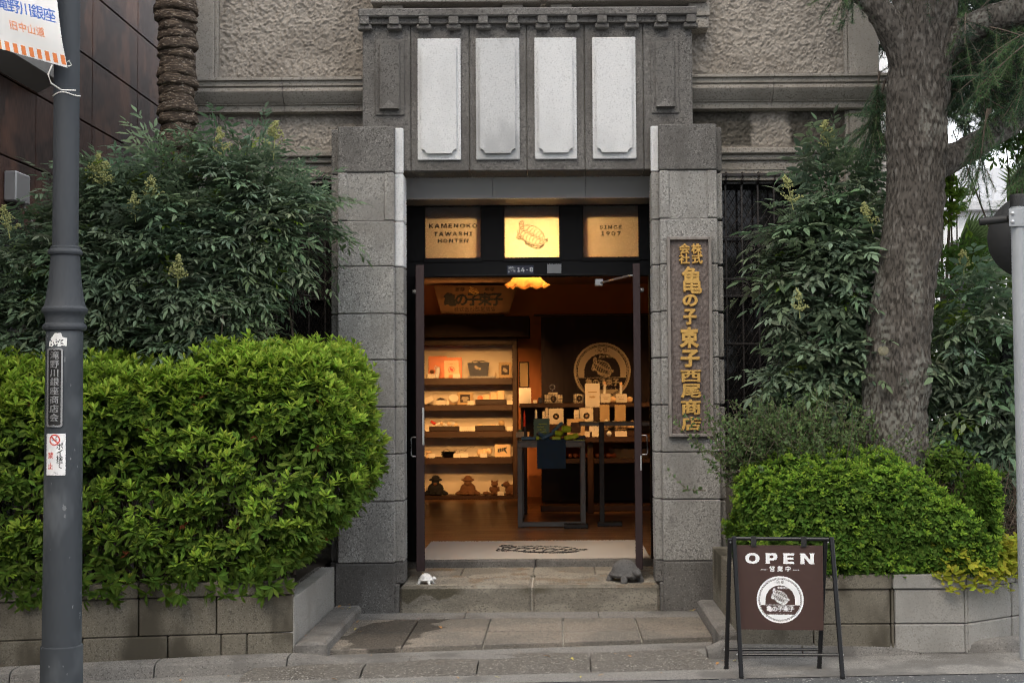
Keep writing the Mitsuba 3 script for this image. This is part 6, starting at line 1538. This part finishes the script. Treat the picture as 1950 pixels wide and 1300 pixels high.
part(k, 'loop', tube([(sx_(833), 6.68, Z1 + .12), (sx_(827), 6.68, Z1 + .14), (sx_(826), 6.68, Z1 + .11), (sx_(829), 6.68, Z1 + .10)], .006, 6), 'paper_white', smooth=True)
k = thing('tote_bag', 'black tote bag with two handles on the top shelf', 'bag')
x0, x1, z0, z1 = sx_(892), sx_(928), Z1 + .022, sz_(689)
put(k, trimesh.convex.convex_hull(np.array([(x0 + .012, 6.68, z0), (x1 - .008, 6.68, z0), (x0 + .012, 6.76, z0), (x1 - .008, 6.76, z0), (sx_(888), 6.70, z1 - .004), (sx_(930), 6.70, z1), (sx_(888), 6.74, z1 - .004), (sx_(930), 6.74, z1)])), 'navy', smooth=False)
for yy, c in ((6.70, sx_(905)), (6.74, sx_(916))): part(k, 'handle', tube([(c - .05, yy, z1 - .02), (c - .035, yy - .015, z1 + .012), (c, yy - .02, z1 + .018), (c + .035, yy - .015, z1 + .010), (c + .05, yy, z1 - .02)], .006, 6), 'navy', smooth=True)
part(k, 'patch', M(front(affinity.translate(turtle(.024, .006), sx_(906), z0 + .10), 6.674, .012), front(Point(sx_(912), z0 + .085).buffer(.014), 6.676, .012)), 'cream_print', smooth=False)
item('thin_book', 'thin grey book under the tote bag', 'book', cb(sx_(889), sx_(942), 6.65, 6.80, Z1 + .001, Z1 + .021, .003), 'grey_print')
def framed(name, label, a, b, z, top, y=6.72, art=None):
    k = thing(name, label, 'framed picture')
    x0, x1 = sx_(a), sx_(b)
    put(k, cb(x0, x1, y, y + .02, z + .001, top, .003), 'kraft')
    w_, h_ = x1 - x0, top - z
    part(k, 'picture', cb(x0 + w_ * .2, x1 - w_ * .2, y - .003, y + .001, z + h_ * .2, top - h_ * .18, .001), 'dark_wood')
    c = ((x0 + x1) / 2, z + h_ * .5)
    part(k, 'drawing', front(affinity.translate(art if art is not None else turtle(.03, .006), *c), y - .006, .004), 'cream_print', smooth=False)
framed('framed_picture', 'upright framed picture at the right end of the top shelf', 948.5, 973, Z1, sz_(689))
item('toy_animal', 'tiny wooden toy at the end of the thin book', 'toy', M(blob((sx_(943), 6.66, Z1 + .03), (.012, .012, .016), 2), blob((sx_(943), 6.66, Z1 + .055), (.009,) * 3, 2)), 'kraft', smooth=True)
item('soap_box', 'small yellow soap box in front of the pouch', 'box', cb(sx_(845), sx_(853.5), 6.63, 6.67, Z1 + .001, Z1 + .045), 'cream_pack')
item('soap_dish', 'dark brush lying at the left end of the top shelf', 'brush', M(blob((sx_(821), 6.66, Z1 + .075), (.028, .03, .025), 2, .2, 9), cb(sx_(811), sx_(826), 6.64, 6.70, Z1 + .001, Z1 + .05)), 'plush_brown', smooth=40)
price_card(813, 827, Z1, 'white price card at the left end of the top shelf'); price_card(861.5, 875, Z1, 'white price card under the pouch on the top shelf')
# second shelf
m = cb(-.055, .055, 0, .08, 0, .07, .004)
k = thing('gift_box', 'leaning open lidded gift box at the left of the second shelf', 'box')
put(k, xf(m, ry=-.45, loc=(sx_(817), 6.66, Z2 + .03)), 'card')
item('gift_box', 'gift box with dark folded cloth on the second shelf', 'box', M(cb(sx_(829), sx_(847), 6.65, 6.74, Z2 + .001, Z2 + .055, .004)), 'card')
item('folded_cloth', 'dark folded cloth on the gift box of the second shelf', 'cloth', trimesh.convex.convex_hull(np.array([(sx_(828), 6.66, Z2 + .057), (sx_(850), 6.66, Z2 + .057), (sx_(829), 6.74, Z2 + .057), (sx_(850), 6.74, Z2 + .057), (sx_(836), 6.68, Z2 + .085), (sx_(836), 6.72, Z2 + .085)])), 'noren_cloth')
k = thing('round_box', 'round pale wooden box tilted on the second shelf', 'box')
put(k, xf(lathe([(0, 0), (.052, 0), (.052, .045), (0, .045)], 24), rx=.9, ry=.25, loc=(sx_(861), 6.70, Z2 + .042)), 'cream_pack')
part(k, 'lid', xf(lathe([(.0, .046), (.055, .046), (.055, .062), (.05, .066), (.0, .066)], 24), rx=.9, ry=.25, loc=(sx_(861), 6.70, Z2 + .042)), 'card')
item('gift_box', 'small square gift box beside the round box on the second shelf', 'box', cb(sx_(848), sx_(854), 6.64, 6.70, Z2 + .001, Z2 + .045), 'card')
robe = Polygon([(-.05, .02), (-.03, .035), (.03, .035), (.05, .02), (.05, -.02), (.028, -.015), (.028, -.05), (-.028, -.05), (-.028, -.015), (-.05, -.02)])
framed('framed_picture', 'wide framed picture of a robe on the second shelf', 868, 899, Z2, sz_(746), art=affinity.scale(robe, .8, .7))
price_card(889, 902, Z2, 'white price card in front of the framed robe')
k = thing('display_tray', 'long dark tray holding wrapped packs on the second shelf', 'tray')
put(k, M(cb(sx_(904), sx_(963), 6.62, 6.64, Z2 + .001, Z2 + .06), cb(sx_(904), sx_(963), 6.641, 6.78, Z2 + .001, Z2 + .04)), 'dark_wood')
for i, (a, b, t) in enumerate(((908, 917.5, 753), (918, 931, 750), (932, 945, 746), (945.5, 959.5, 743))):
    item('wrapped_pack', ['smallest wrapped pack at the left of the long tray', 'second wrapped pack from the left in the long tray', 'third wrapped pack from the left in the long tray', 'tallest wrapped pack at the right of the long tray'][i], 'pack', M(cb(sx_(a), sx_(b), 6.66, 6.71, Z2 + .042, sz_(t), .012), cb(sx_(a) + .008, sx_(b) - .02, 6.655, 6.66, Z2 + .05, sz_(t) - .03, .001)), 'orange_pack' if i == 0 else 'cream_pack')
price_card(964.5, 977, Z2, 'white price card right of the long tray')
# third shelf
k = thing('soap_tray', 'dark tray full of colourful soaps on the third shelf', 'tray')
put(k, M(cb(sx_(816), sx_(873), 6.62, 6.64, Z3 + .001, Z3 + .058), cb(sx_(816), sx_(873), 6.641, 6.78, Z3 + .001, Z3 + .045)), 'dark_wood')
r2 = np.random.default_rng(5)
for i in range(11):
    x = sx_(820 + 4.6 * i); red = i < 2
    item('wrapped_soap', 'small wrapped soap heaped in the dark tray', 'soap', blob((x, 6.69 + r2.uniform(-.02, .02), Z3 + .07 + r2.uniform(0, .02) + (.02 if red else 0)), (.020, .018, r2.uniform(.016, .024)), 2, .25, 9, i), 'red_print' if red else ['paper_white', 'cream_pack', 'card'][i % 3], 'soaps heaped in the tray', smooth=True)
price_card(810, 816, Z3, 'white price card at the left end of the third shelf'); price_card(874, 888.5, Z3, 'left of two white price cards on the third shelf'); price_card(889, 903, Z3, 'right of two white price cards on the third shelf')
k = thing('brush_tray', 'empty looking dark tray on the right of the third shelf', 'tray')
put(k, M(cb(sx_(903.5), sx_(960), 6.62, 6.64, Z3 + .001, Z3 + .062), cb(sx_(903.5), sx_(960), 6.641, 6.78, Z3 + .001, Z3 + .045)), 'dark_wood')
item('scrubbing_ball', 'round orange brown scrubbing ball in the right tray', 'brush', blob((sx_(953.5), 6.68, Z3 + .085), (.038, .038, .036), 3, .12, 30), 'kraft', smooth=True)
for i, x in enumerate((912, 936)): item('sponge', ['left flat sponge in the right tray', 'right flat sponge in the right tray'][i], 'sponge', blob((sx_(x), 6.68, Z3 + .06), (.035, .03, .016), 2, .1, 9), 'cream_pack', smooth=True)
price_card(964, 978, Z3, 'white price card at the right end of the third shelf')
# fourth shelf
k = thing('soap_stand', 'mushroom shaped pale stand at the left of the fourth shelf', 'stand')
put(k, lathe([(0, 0), (.03, 0), (.022, .03), (.02, .05)], 16, (sx_(813), 6.68, Z4)), 'cream_pack'); part(k, 'top', lathe([(0, .05), (.045, .055), (.048, .066), (.03, .078), (0, .08)], 18, (sx_(813), 6.68, Z4)), 'cream_pack', smooth=40)
for i in range(3): item('black_bowl', ['lowest black bowl of the stack', 'middle black bowl of the stack', 'topmost black bowl of the stack'][i], 'bowl', lathe([(0, .0), (.05, .0), (.078, .018), (.088, .024), (.086, .026), (.05, .008), (0, .006)], 28, (sx_(851), 6.71, Z4 + .001 + .018 * i)), 'gloss_black', smooth=40)
item('bent_wire', 'loop of dark wire on the stacked bowls', 'wire', M(tube(np.array([(sx_(842 + 3.2 * i), 6.70, Z4 + .075 + .02 * math.sin(i * .9)) for i in range(9)]), .0025, 5), tube(np.array([(sx_(872 + 3.4 * i), 6.70, Z4 + .06 + .008 * i + .014 * math.sin(i * 1.4)) for i in range(10)]), .002, 5)), 'matt_black', smooth=True)
for i, (x, z, r_) in enumerate(((912, .05, .04), (920, .06, .036), (929, .065, .036))): item('loofah', ['left cream loofah on the fourth shelf', 'middle cream loofah on the fourth shelf', 'right cream loofah on the fourth shelf'][i], 'loofah', blob((sx_(x), 6.72, Z4 + z), (r_, r_, r_ * 1.1), 3, .12, 30, i), 'cream_pack', smooth=True)
for i, (a, b, t) in enumerate(((814, 827, 'white price card left of the black bowls'), (862, 875, 'white price card just right of the black bowls'), (876, 890, 'second white price card right of the black bowls'), (913, 926, 'white price card in front of the loofahs'))): price_card(a, b, Z4, t)
calf = union_all([box(-.055, -.02, -.035, .02), box(-.03, -.015, -.012, .025), box(-.006, -.01, .012, .03), Polygon([(.015, .03), (.055, .04), (.03, .01), (.055, -.03), (.04, -.03), (.015, .0)])])
k = thing('boxed_gift', 'cream gift box with dark printed letters at the right of the fourth shelf', 'box')
put(k, cb(sx_(940), sx_(970), 6.70, 6.74, Z4 + .001, sz_(846), .003), 'cream_pack')
part(k, 'print', front(affinity.translate(calf, sx_(955), Z4 + .075), 6.697, .004), 'matt_black', smooth=False)
# bottom shelf: soft toys
def plush(name, label, x, y, s, mat, kind):
    k = thing(name, label, 'soft toy')
    z = Z5
    q = lambda c, r, sd: blob((x + c[0] * s, y + c[1] * s, z + c[2] * s), tuple(np.array(r) * s), 3, .05, 9.0 / s, sd)
    if kind == 'turtle':
        part(k, 'body', q((0, 0, .42), (.52, .42, .42), 1), mat, smooth=True)
        part(k, 'shell_rim', q((0, -.02, .26), (.66, .48, .14), 2), mat, smooth=True)
        part(k, 'hat', M(q((0, -.05, 1.02), (.44, .38, .12), 3), q((0, -.05, 1.13), (.27, .26, .2), 4)), mat, smooth=True)
        part(k, 'head', q((0, -.15, .80), (.26, .25, .24), 5), mat, smooth=True)
        part(k, 'muzzle', q((0, -.40, .76), (.13, .08, .10), 6), 'plush_brown', smooth=True)
        for i, c in enumerate(((-.62, -.18, .13), (.62, -.18, .13), (-.2, -.45, .12), (.25, -.45, .12))): part(k, 'foot', q(c, (.24, .18, .12), 7 + i), mat, smooth=True)
    elif kind == 'bear':
        part(k, 'body', q((0, 0, .38), (.34, .30, .40), 1), mat, smooth=True)
        part(k, 'head', q((0, -.06, .92), (.30, .27, .27), 2), mat, smooth=True)
        for sgn in (-1, 1):
            part(k, 'ear', q((.22 * sgn, -.02, 1.15), (.09, .06, .09), 3), mat, smooth=True)
            part(k, 'arm', q((.34 * sgn, -.14, .5), (.11, .11, .22), 4), mat, smooth=True)
            part(k, 'foot', q((.2 * sgn, -.28, .1), (.14, .17, .1), 5), mat, smooth=True)
        part(k, 'muzzle', q((0, -.30, .86), (.11, .08, .09), 6), mat, smooth=True)
    else:
        part(k, 'body', q((.15, 0, .42), (.50, .34, .44), 1), mat, smooth=True)
        part(k, 'head', q((-.25, -.1, .86), (.30, .27, .25), 2), mat, smooth=True)
        part(k, 'nose', q((-.56, -.15, .82), (.12, .11, .10), 3), 'plush_black', smooth=True)
        part(k, 'ear', q((-.15, -.05, 1.06), (.1, .07, .1), 4), mat, smooth=True)
        for i, c in enumerate(((-.15, -.25, .12), (.3, -.28, .1))): part(k, 'foot', q(c, (.2, .15, .1), 5 + i), mat, smooth=True)
plush('soft_toy', 'black soft toy turtle in a hat at the left of the bottom shelf', sx_(826), 6.76, .172, 'plush_black', 'turtle')
plush('soft_toy', 'big brown soft toy turtle in a hat on the bottom shelf', sx_(888), 6.75, .168, 'plush_brown', 'turtle')
plush('soft_toy', 'small upright brown soft toy bear on the bottom shelf', sx_(939), 6.75, .132, 'plush_brown', 'bear')
plush('soft_toy', 'brown soft toy animal looking left at the end of the bottom shelf', sx_(967), 6.75, .135, 'plush_brown', 'side')
item('soft_toy', 'little round brown soft toy lying between turtle and bear', 'soft toy', M(blob((sx_(923), 6.70, Z5 + .022), (.040, .03, .022), 2, .08, 20), blob((sx_(930), 6.70, Z5 + .018), (.014, .014, .013), 2)), 'plush_brown', smooth=True)
price_card(945.5, 958, Z5, 'white price card between the two small soft toys on the bottom shelf')

# floor mat, curtain, notice board
DM = thing('door_mat', 'long pale door mat with a black turtle drawing inside the doorway', 'mat')
put(DM, cb(-1.05, .645, .98, 2.17, .341, .347, .003), 'mat_cloth')
tt = affinity.rotate(affinity.scale(turtle(.40, .016), .95, .95), 8)
part(DM, 'turtle_drawing', prism(affinity.translate(tt, -.165, 1.58), .0018, plane((0, 0, .347), (1, 0, 0), (0, 1, 0))), 'matt_black', smooth=False)
NR = thing('shop_curtain', 'dark hanging shop curtain with a large round emblem at the back', 'curtain')
def nr(u, v):
    x = -.20 + 1.45 * u; z = 1.15 + 1.22 * v
    return np.stack([x, 6.0 + .012 * np.sin(x * 16) * (1 - v) + .006 * np.sin(x * 31), z], -1)
put(NR, grid(60, 8, nr), 'noren_cloth', smooth=True)
part(NR, 'emblem', front(affinity.translate(emblem(.312), .466, 1.770), 5.976, .004), 'cream_print', smooth=False)
part(NR, 'rod', tube([(-.28, 6.0, 2.385), (1.4, 6.0, 2.385)], .014, 8), 'dark_wood', smooth=True)
NB = thing('notice_frame', 'small framed notice on the wall right of the shelf', 'frame')
put(NB, cb(-.470, -.355, 6.92, 6.958, 1.60, 1.90), 'mid_wood'); part(NB, 'panel', cb(-.458, -.367, 6.914, 6.921, 1.61, 1.885, .001), 'kraft')

# the display counter
DC = thing('display_counter', 'dark two tiered display counter full of goods at the rear right', 'counter')
part(DC, 'top_board', cb(-.42, 1.85, 4.6, 5.75, 1.045, 1.10), 'mid_wood')
part(DC, 'upper_tier', cb(-.42, 1.85, 5.15, 5.74, 1.385, 1.43), 'mid_wood')
part(DC, 'back_panel', cb(-.42, 1.85, 5.70, 5.75, 1.101, 1.384), 'dark_wood')
part(DC, 'lower_shelf', cb(-.05, 1.85, 4.75, 5.7, .83, .88), 'dark_wood')
for x in (-.36, .30, 1.05, 1.8): part(DC, 'leg', cb(x - .03, x + .03, 4.66, 4.72, .34, 1.044), 'mid_wood')
part(DC, 'rear_panel', cb(-.2, 1.85, 5.55, 5.6, .36, .83), 'dark_wood')
part(DC, 'plinth', cb(-.2, 1.85, 4.9, 5.5, .341, .40), 'dark_wood')
cx_ = lambda px, s=182.5: (px - 1065) / s
def zz(py, s): return 1.55 + (744.5 - py) / s
def box_on(label, a, b, top, base, y, s, mat, dep=.08, name='goods_box', print_=True):
    k = thing(name, label, 'box')
    x0, x1 = cx_(a, s), cx_(b, s)
    put(k, cb(x0, x1, y, y + dep, base + .001, zz(top, s), .003), mat)
    if print_:
        h = zz(top, s) - base
        part(k, 'print', M(cb(x0 + (x1 - x0) * .2, x1 - (x1 - x0) * .2, y - .001, y + .001, base + h * .62, base + h * .66, .0003), cb(x0 + (x1 - x0) * .3, x1 - (x1 - x0) * .3, y - .001, y + .001, base + h * .40, base + h * .48, .0003)), 'kraft', kind='stuff')
    return k
def basket(label, a, b, base, y, s, h):
    k = thing('wire_basket', label, 'basket')
    x0, x1 = cx_(a, s), cx_(b, s); y1 = y + .18
    ms = []
    for z in (base + .008, base + h * .5, base + h):
        ms += [tube([(x0, y, z), (x1, y, z)], .003, 4), tube([(x0, y1, z), (x1, y1, z)], .003, 4), tube([(x0, y, z), (x0, y1, z)], .003, 4), tube([(x1, y, z), (x1, y1, z)], .003, 4)]
    for x in np.linspace(x0, x1, 8): ms += [tube([(x, y, base + .006), (x, y, base + h)], .002, 4), tube([(x, y, base + .008), (x, y1, base + .008)], .002, 4)]
    put(k, M(ms), 'iron'); labels[k]['label'] = label
    return k
def sponge_pack(label, a, b, top, base, y, s):
    k = box_on(label, a, b, top, base, y, s, 'card', .07, 'sponge_pack', False)
    c = ((cx_(a, s) + cx_(b, s)) / 2, base + (zz(top, s) - base) * .5)
    part(k, 'round_window', front(Point(c).buffer(.032), y - .002, .004), 'dark_wood', smooth=False)
    part(k, 'window_print', front(Point(c).buffer(.012), y - .004, .004), 'kraft', smooth=False)
s1, s2, U, Lw = 182.5, 190.0, 1.43, 1.10
basket('wire basket at the left of the upper tier', 1034, 1072, U, 5.20, s1, .09)
sponge_pack('sponge pack in the left basket of the upper tier', 1036, 1070, 750, U, 5.24, s1)
item('boxed_sponge', 'small pack on top of the left basket pack', 'box', cb(cx_(1043), cx_(1061), 5.26, 5.31, zz(749.5, s1), zz(746, s1)), 'card')
item('ring_sign', 'small ring shaped sign standing over the left basket', 'sign', M(tube([(cx_(1051) + .026 * math.cos(t), 5.22, zz(736, s1) + .026 * math.sin(t)) for t in np.linspace(0, 6.3, 24)], .004, 6), tube([(cx_(1051), 5.22, zz(741, s1)), (cx_(1051), 5.22, U + .09)], .003, 5)), 'steel', smooth=True)
basket('wire basket at the middle of the upper tier', 1089, 1116, U, 5.20, s1, .09)
sponge_pack('sponge pack in the middle basket of the upper tier', 1091, 1113, 749, U, 5.24, s1)
box_on('tall white box standing taller than all others on the counter', 1113, 1141, 729.5, 1.385, 5.08, 185, 'paper')
part(DC, 'riser', cb(cx_(1108, 187), cx_(1146, 187), 5.05, 5.14, 1.101, 1.385), 'dark_wood')
box_on('left white carton on the upper tier below the first brush', 1142, 1161, 749, U, 5.20, s1, 'paper')
box_on('right white carton on the upper tier below the second brush', 1171, 1192, 750, U, 5.20, s1, 'paper')
def brush(label, px, top, base, y, s):
    k = thing('bottle_brush', label, 'brush')
    x = cx_(px, s)
    put(k, tube([(x, y, base + .002), (x, y, base + (zz(top, s) - base) * .8)], .013, 8), 'paper_white', smooth=40)
    part(k, 'bristles', M(blob((x, y, zz(top, s) - .022), (.018, .018, .022), 2, .2, 20), blob((x + .016, y, zz(top, s) - .045), (.012, .012, .012), 2, .2, 20)), 'cream_pack', smooth=True)
brush('left white brush standing on a carton', 1150, 725, zz(749, s1), 5.24, s1); brush('right white brush standing on a carton', 1181, 727, zz(750, s1), 5.24, s1)
for i, (px, t) in enumerate(((1166, 'round pale ball between the two white cartons'), (1198, 'round pale ball right of the white cartons'))): item('scrubbing_ball', t, 'brush', blob((cx_(px), 5.28, U + .032), (.036, .036, .032), 3, .1, 25), 'cream_pack', smooth=True)
for i, (a, b, t) in enumerate(((1014, 1022, 'small pale box behind the green card'), (1024, 1031, 'small dark bottle behind the green card'))): item('soap_box', t, 'box', cb(cx_(a), cx_(b), 5.24, 5.29, U + .001, zz(760 - 4 * i, s1)), 'card' if i == 0 else 'navy')
item('paper_notice', 'square paper notice standing at the left end of the upper tier', 'notice', cb(cx_(988), cx_(1011), 5.17, 5.18, U - .04, zz(737, s1), .001), 'paper')
box_on('kraft carton in front under the left white carton', 1142, 1161, 771, Lw, 4.95, s2, 'kraft'); box_on('kraft carton in front under the right white carton', 1171, 1192, 771, Lw, 4.95, s2, 'kraft')
sponge_pack('large sponge pack at the left of the lower tier', 1043, 1072, 777, Lw + .12, 4.90, s2); sponge_pack('large sponge pack at the middle of the lower tier', 1103, 1129, 776, Lw + .12, 4.90, s2)
part(DC, 'display_step', cb(cx_(1030, s2), cx_(1135, s2), 4.86, 5.05, 1.101, Lw + .118), 'mid_wood')
for i, (a, b, top, t) in enumerate(((1031, 1036, 782, 'narrow pale carton left of the large sponge pack'), (1037, 1042, 776, 'taller narrow carton beside the large sponge pack'), (1092, 1102, 780, 'pale carton between the two large sponge packs'))): box_on(t, a, b, top, Lw + .12, 4.93, s2, 'card', .06)
item('washing_glove', 'white upright bottle behind the green card', 'bottle', lathe([(0, 0), (.012, 0), (.012, .13), (.006, .15), (0, .152)], 12, (cx_(1019, s2), 4.86, Lw + .12)), 'paper_white', smooth=40)
k = thing('red_bottle', 'slim red bottle at the left end of the lower tier', 'bottle'); put(k, lathe([(0, .10), (.012, .10), (.012, .20), (.005, .25), (0, .27)], 12, (cx_(997, s2), 4.80, Lw)), 'red_print', smooth=40); part(k, 'base', lathe([(0, 0), (.02, 0), (.02, .10), (0, .101)], 12, (cx_(997, s2), 4.80, Lw)), 'navy', smooth=40)
item('small_jar', 'dark green jar beside the slim red bottle', 'jar', lathe([(0, 0), (.022, 0), (.022, .06), (.015, .075), (0, .076)], 14, (cx_(989, s2), 4.82, Lw)), 'green_board', smooth=40)
item('small_jar', 'yellow capped jar right of the slim red bottle', 'jar', lathe([(0, 0), (.012, 0), (.012, .05), (0, .051)], 12, (cx_(1004, s2), 4.80, Lw)), 'cream_pack', smooth=40)
k = thing('kraft_frame', 'kraft box with a dark window standing on the lower tier', 'box'); put(k, cb(cx_(1078, s2), cx_(1112, s2), 4.66, 4.70, Lw + .001, zz(796, s2), .003), 'kraft'); part(k, 'window', cb(cx_(1086, s2), cx_(1104, s2), 4.655, 4.661, Lw + .04, zz(803, s2), .001), 'dark_wood')
k = basket('long basket of pale brushes at the right of the lower tier', 1136, 1214, Lw + .05, 4.72, 192, .06)
r3 = np.random.default_rng(11)
for i in range(13): item('pale_brush', 'pale brush lying in the long basket', 'brush', xf(M(tube([(-.05, 0, 0), (.05, 0, 0)], .013, 8), blob((.05, 0, 0), (.025, .02, .02), 2, .2, 12)), rz=r3.uniform(0, 6.3), ry=r3.uniform(-.7, .3), loc=(cx_(1142 + 5.4 * i, 192), 4.80 + r3.uniform(-.04, .05), Lw + .09 + r3.uniform(0, .05))), 'cream_pack' if i % 3 else 'paper_white', 'pale brushes in the long basket', smooth=True)
item('open_booklet', 'open white booklet leaning in front of the sponge pack', 'booklet', M(xf(cb(-.055, 0, 0, .003, 0, .09, .001), rz=.25, loc=(cx_(1131, 192), 4.64, Lw + .05)), xf(cb(0, .055, 0, .003, 0, .09, .001), rz=-.25, loc=(cx_(1131, 192), 4.64, Lw + .05))), 'paper')
part(DC, 'display_step', cb(cx_(1120, 192), cx_(1216, 192), 4.62, 4.94, 1.101, 1.149), 'mid_wood')
def front_card(a, b, t, z=Lw):
    x0, x1 = cx_(a, 193), cx_(b, 193)
    item('price_card', t, 'card', trimesh.convex.convex_hull(np.array([(x, yy, q) for x in (x0, x1) for yy, q in ((4.602, z + .001), (4.612, z + .055), (4.616, z + .055), (4.64, z + .001))])), 'card', smooth=False)
front_card(981, 996, 'price card at the left front edge of the counter'); front_card(1112, 1122, 'price card right of the kraft box on the counter'); front_card(1126, 1139, 'second price card right of the kraft box on the counter'); front_card(1170, 1193, 'wide price card at the right front edge of the counter')
item('white_ball', 'white ball beside the wide price card', 'ball', blob((cx_(1159, 193), 4.63, Lw + .03), (.028, .028, .028), 2), 'paper_white', smooth=True)
for i, (x, t, m_) in enumerate(((.12, 'row of small orange packs on the lower counter shelf', 'orange_pack'),)):
    item('snack_row', t, 'packs', M([blob((.10 + .055 * j, 4.85, .905), (.026, .02, .022), 2, .2, 20, j) for j in range(9)]), m_, smooth=True)
k = thing('wicker_basket', 'shallow wicker basket on the lower counter shelf', 'basket'); put(k, M(lathe([(0, 0), (.20, 0), (.23, .09), (.215, .09), (.19, .015), (0, .012)], 28, (.72, 5.0, .88))), 'kraft'); part(k, 'contents', M([blob((.72 + .13 * math.cos(j), 5.0 + .1 * math.sin(j * 1.7), .985), (.05, .04, .035), 2, .2, 12, j) for j in range(9)]), 'plush_brown', smooth=True, kind='stuff')

# the metal framed tables by the door
def table(label, x0, x1, y0, y1, top, w, mat):
    k = thing('display_table', label, 'table')
    part(k, 'table_top', cb(x0, x1, y0, y1, top - .012, top, .002), mat)
    part(k, 'apron', M([cb(x0, x1, y0 + .001, y0 + w, top - .06, top - .013, .002), cb(x0, x1, y1 - w, y1 - .001, top - .06, top - .013, .002), cb(x0, x0 + w, y0 + w, y1 - w, top - .06, top - .013, .002), cb(x1 - w, x1, y0 + w, y1 - w, top - .06, top - .013, .002)]), mat)
    for x in (x0, x1 - w):
        for y in (y0, y1 - w): part(k, 'leg', cb(x, x + w, y, y + w, .341, top - .061, .003), mat)
    for x in (x0, x1 - w): part(k, 'stretcher', cb(x + .002, x + w - .002, y0 + w, y1 - w, .345, .345 + w, .002), mat)
    part(k, 'stretcher', cb(x0 + w, x1 - w, y0 + .002, y0 + w - .002, .345, .345 + w, .002), mat)
    return k
table('low grey metal framed table with a dark towel just inside the door', -.384, .225, 3.32, 3.95, 1.112, .042, 'grey_metal')
k = thing('display_table', 'taller dark metal framed table half hidden behind the right door', 'table')
part(k, 'table_top', cb(.18, 1.10, 3.45, 3.95, 1.235, 1.268, .003), 'grey_metal')
for x in (.352, 1.02):
    part(k, 'leg', cb(x, x + .045, 3.40, 3.445, .36, 1.268, .003), 'matt_black'); part(k, 'foot', cb(x - .02, x + .20, 3.36, 3.49, .341, .375, .003), 'matt_black')
part(k, 'foot', cb(.03, .24, 3.18, 3.30, .341, .378, .003), 'matt_black')
k = thing('hand_towel', 'dark blue towel hanging over the front of the low table', 'towel')
put(k, M(grid(14, 12, lambda u, v: np.stack([-.207 + .258 * u, 3.306 - .004 * np.sin(u * 9) * (1 - v), .862 + .256 * v], -1)), bx(-.207, .051, 3.31, 3.60, 1.113, 1.118)), 'towel', smooth=40)
tt_ = 1.114
def tilt(label, name, cat, x, y, z, L_, w_, h_, mat, rz=0, ry=0, grp=None): item(name, label, cat, xf(cb(-L_ / 2, L_ / 2, -w_ / 2, w_ / 2, -h_ / 2, h_ / 2, .012), rz=rz, ry=ry, loc=(x, y, z)), mat, grp)
t_x = lambda px: (px - 1065) / 209.0
item('green_card', 'upright dark green sign card with small writing on the low table', 'sign card', cb(t_x(1014.5), t_x(1045), 3.62, 3.63, tt_, tt_ + .19, .001), 'green_board'); part('green_card', 'writing', M([cb(t_x(1030) - .045 + .01 * (i % 2), t_x(1030) + .045 - .012 * (i % 3), 3.618, 3.621, tt_ + .06 + .026 * i, tt_ + .066 + .026 * i, .0005) for i in range(4)]), 'lime', kind='stuff')
tilt('flat blue packet at the left front corner of the low table', 'folded_packet', 'packet', t_x(1005), 3.45, tt_ + .016, .13, .09, .03, 'teal_blue', .05)
tilt('blue packet propped on the others left of the lime packets', 'folded_packet', 'packet', t_x(1032), 3.44, tt_ + .035, .11, .08, .03, 'teal_blue', .3, .5)
tilt('blue packet leaning the other way in the middle of the low table', 'folded_packet', 'packet', t_x(1043), 3.42, tt_ + .038, .12, .08, .03, 'teal_blue', -.2, -.45)
tilt('steep blue packet rising towards the right at the back', 'folded_packet', 'packet', t_x(1060), 3.56, tt_ + .11, .13, .07, .03, 'teal_blue', 0, -.75)
tilt('dark blue packet at the right end of the low table', 'folded_packet', 'packet', t_x(1103), 3.45, tt_ + .018, .10, .09, .032, 'navy', 0)
tilt('small lime packet at the left beside the towel', 'folded_packet', 'packet', t_x(1022.5), 3.40, tt_ + .018, .028, .07, .032, 'lime')
tilt('lime packet low in the middle of the pile', 'folded_packet', 'packet', t_x(1058), 3.40, tt_ + .016, .08, .08, .03, 'lime')
tilt('lime packet tilted at the right of the pile', 'folded_packet', 'packet', t_x(1086), 3.41, tt_ + .028, .13, .09, .038, 'lime', .1, -.22)
tilt('square lime packet topmost in the pile', 'folded_packet', 'packet', t_x(1077), 3.52, tt_ + .095, .08, .08, .06, 'lime', .2, .05)
tilt('lime packet hidden behind the pile in the middle', 'folded_packet', 'packet', t_x(1063), 3.50, tt_ + .055, .07, .07, .05, 'lime', -.3, .2)
item('lime_cloth', 'lime green cloth hanging over the right side of the low table', 'cloth', M(grid(6, 8, lambda u, v: np.stack([.226 + .004 + .03 * (1 - v), 3.36 + .20 * u, .98 + .135 * v], -1)), bx(.12, .229, 3.36, 3.56, 1.1135, 1.1165)), 'lime', smooth=40)
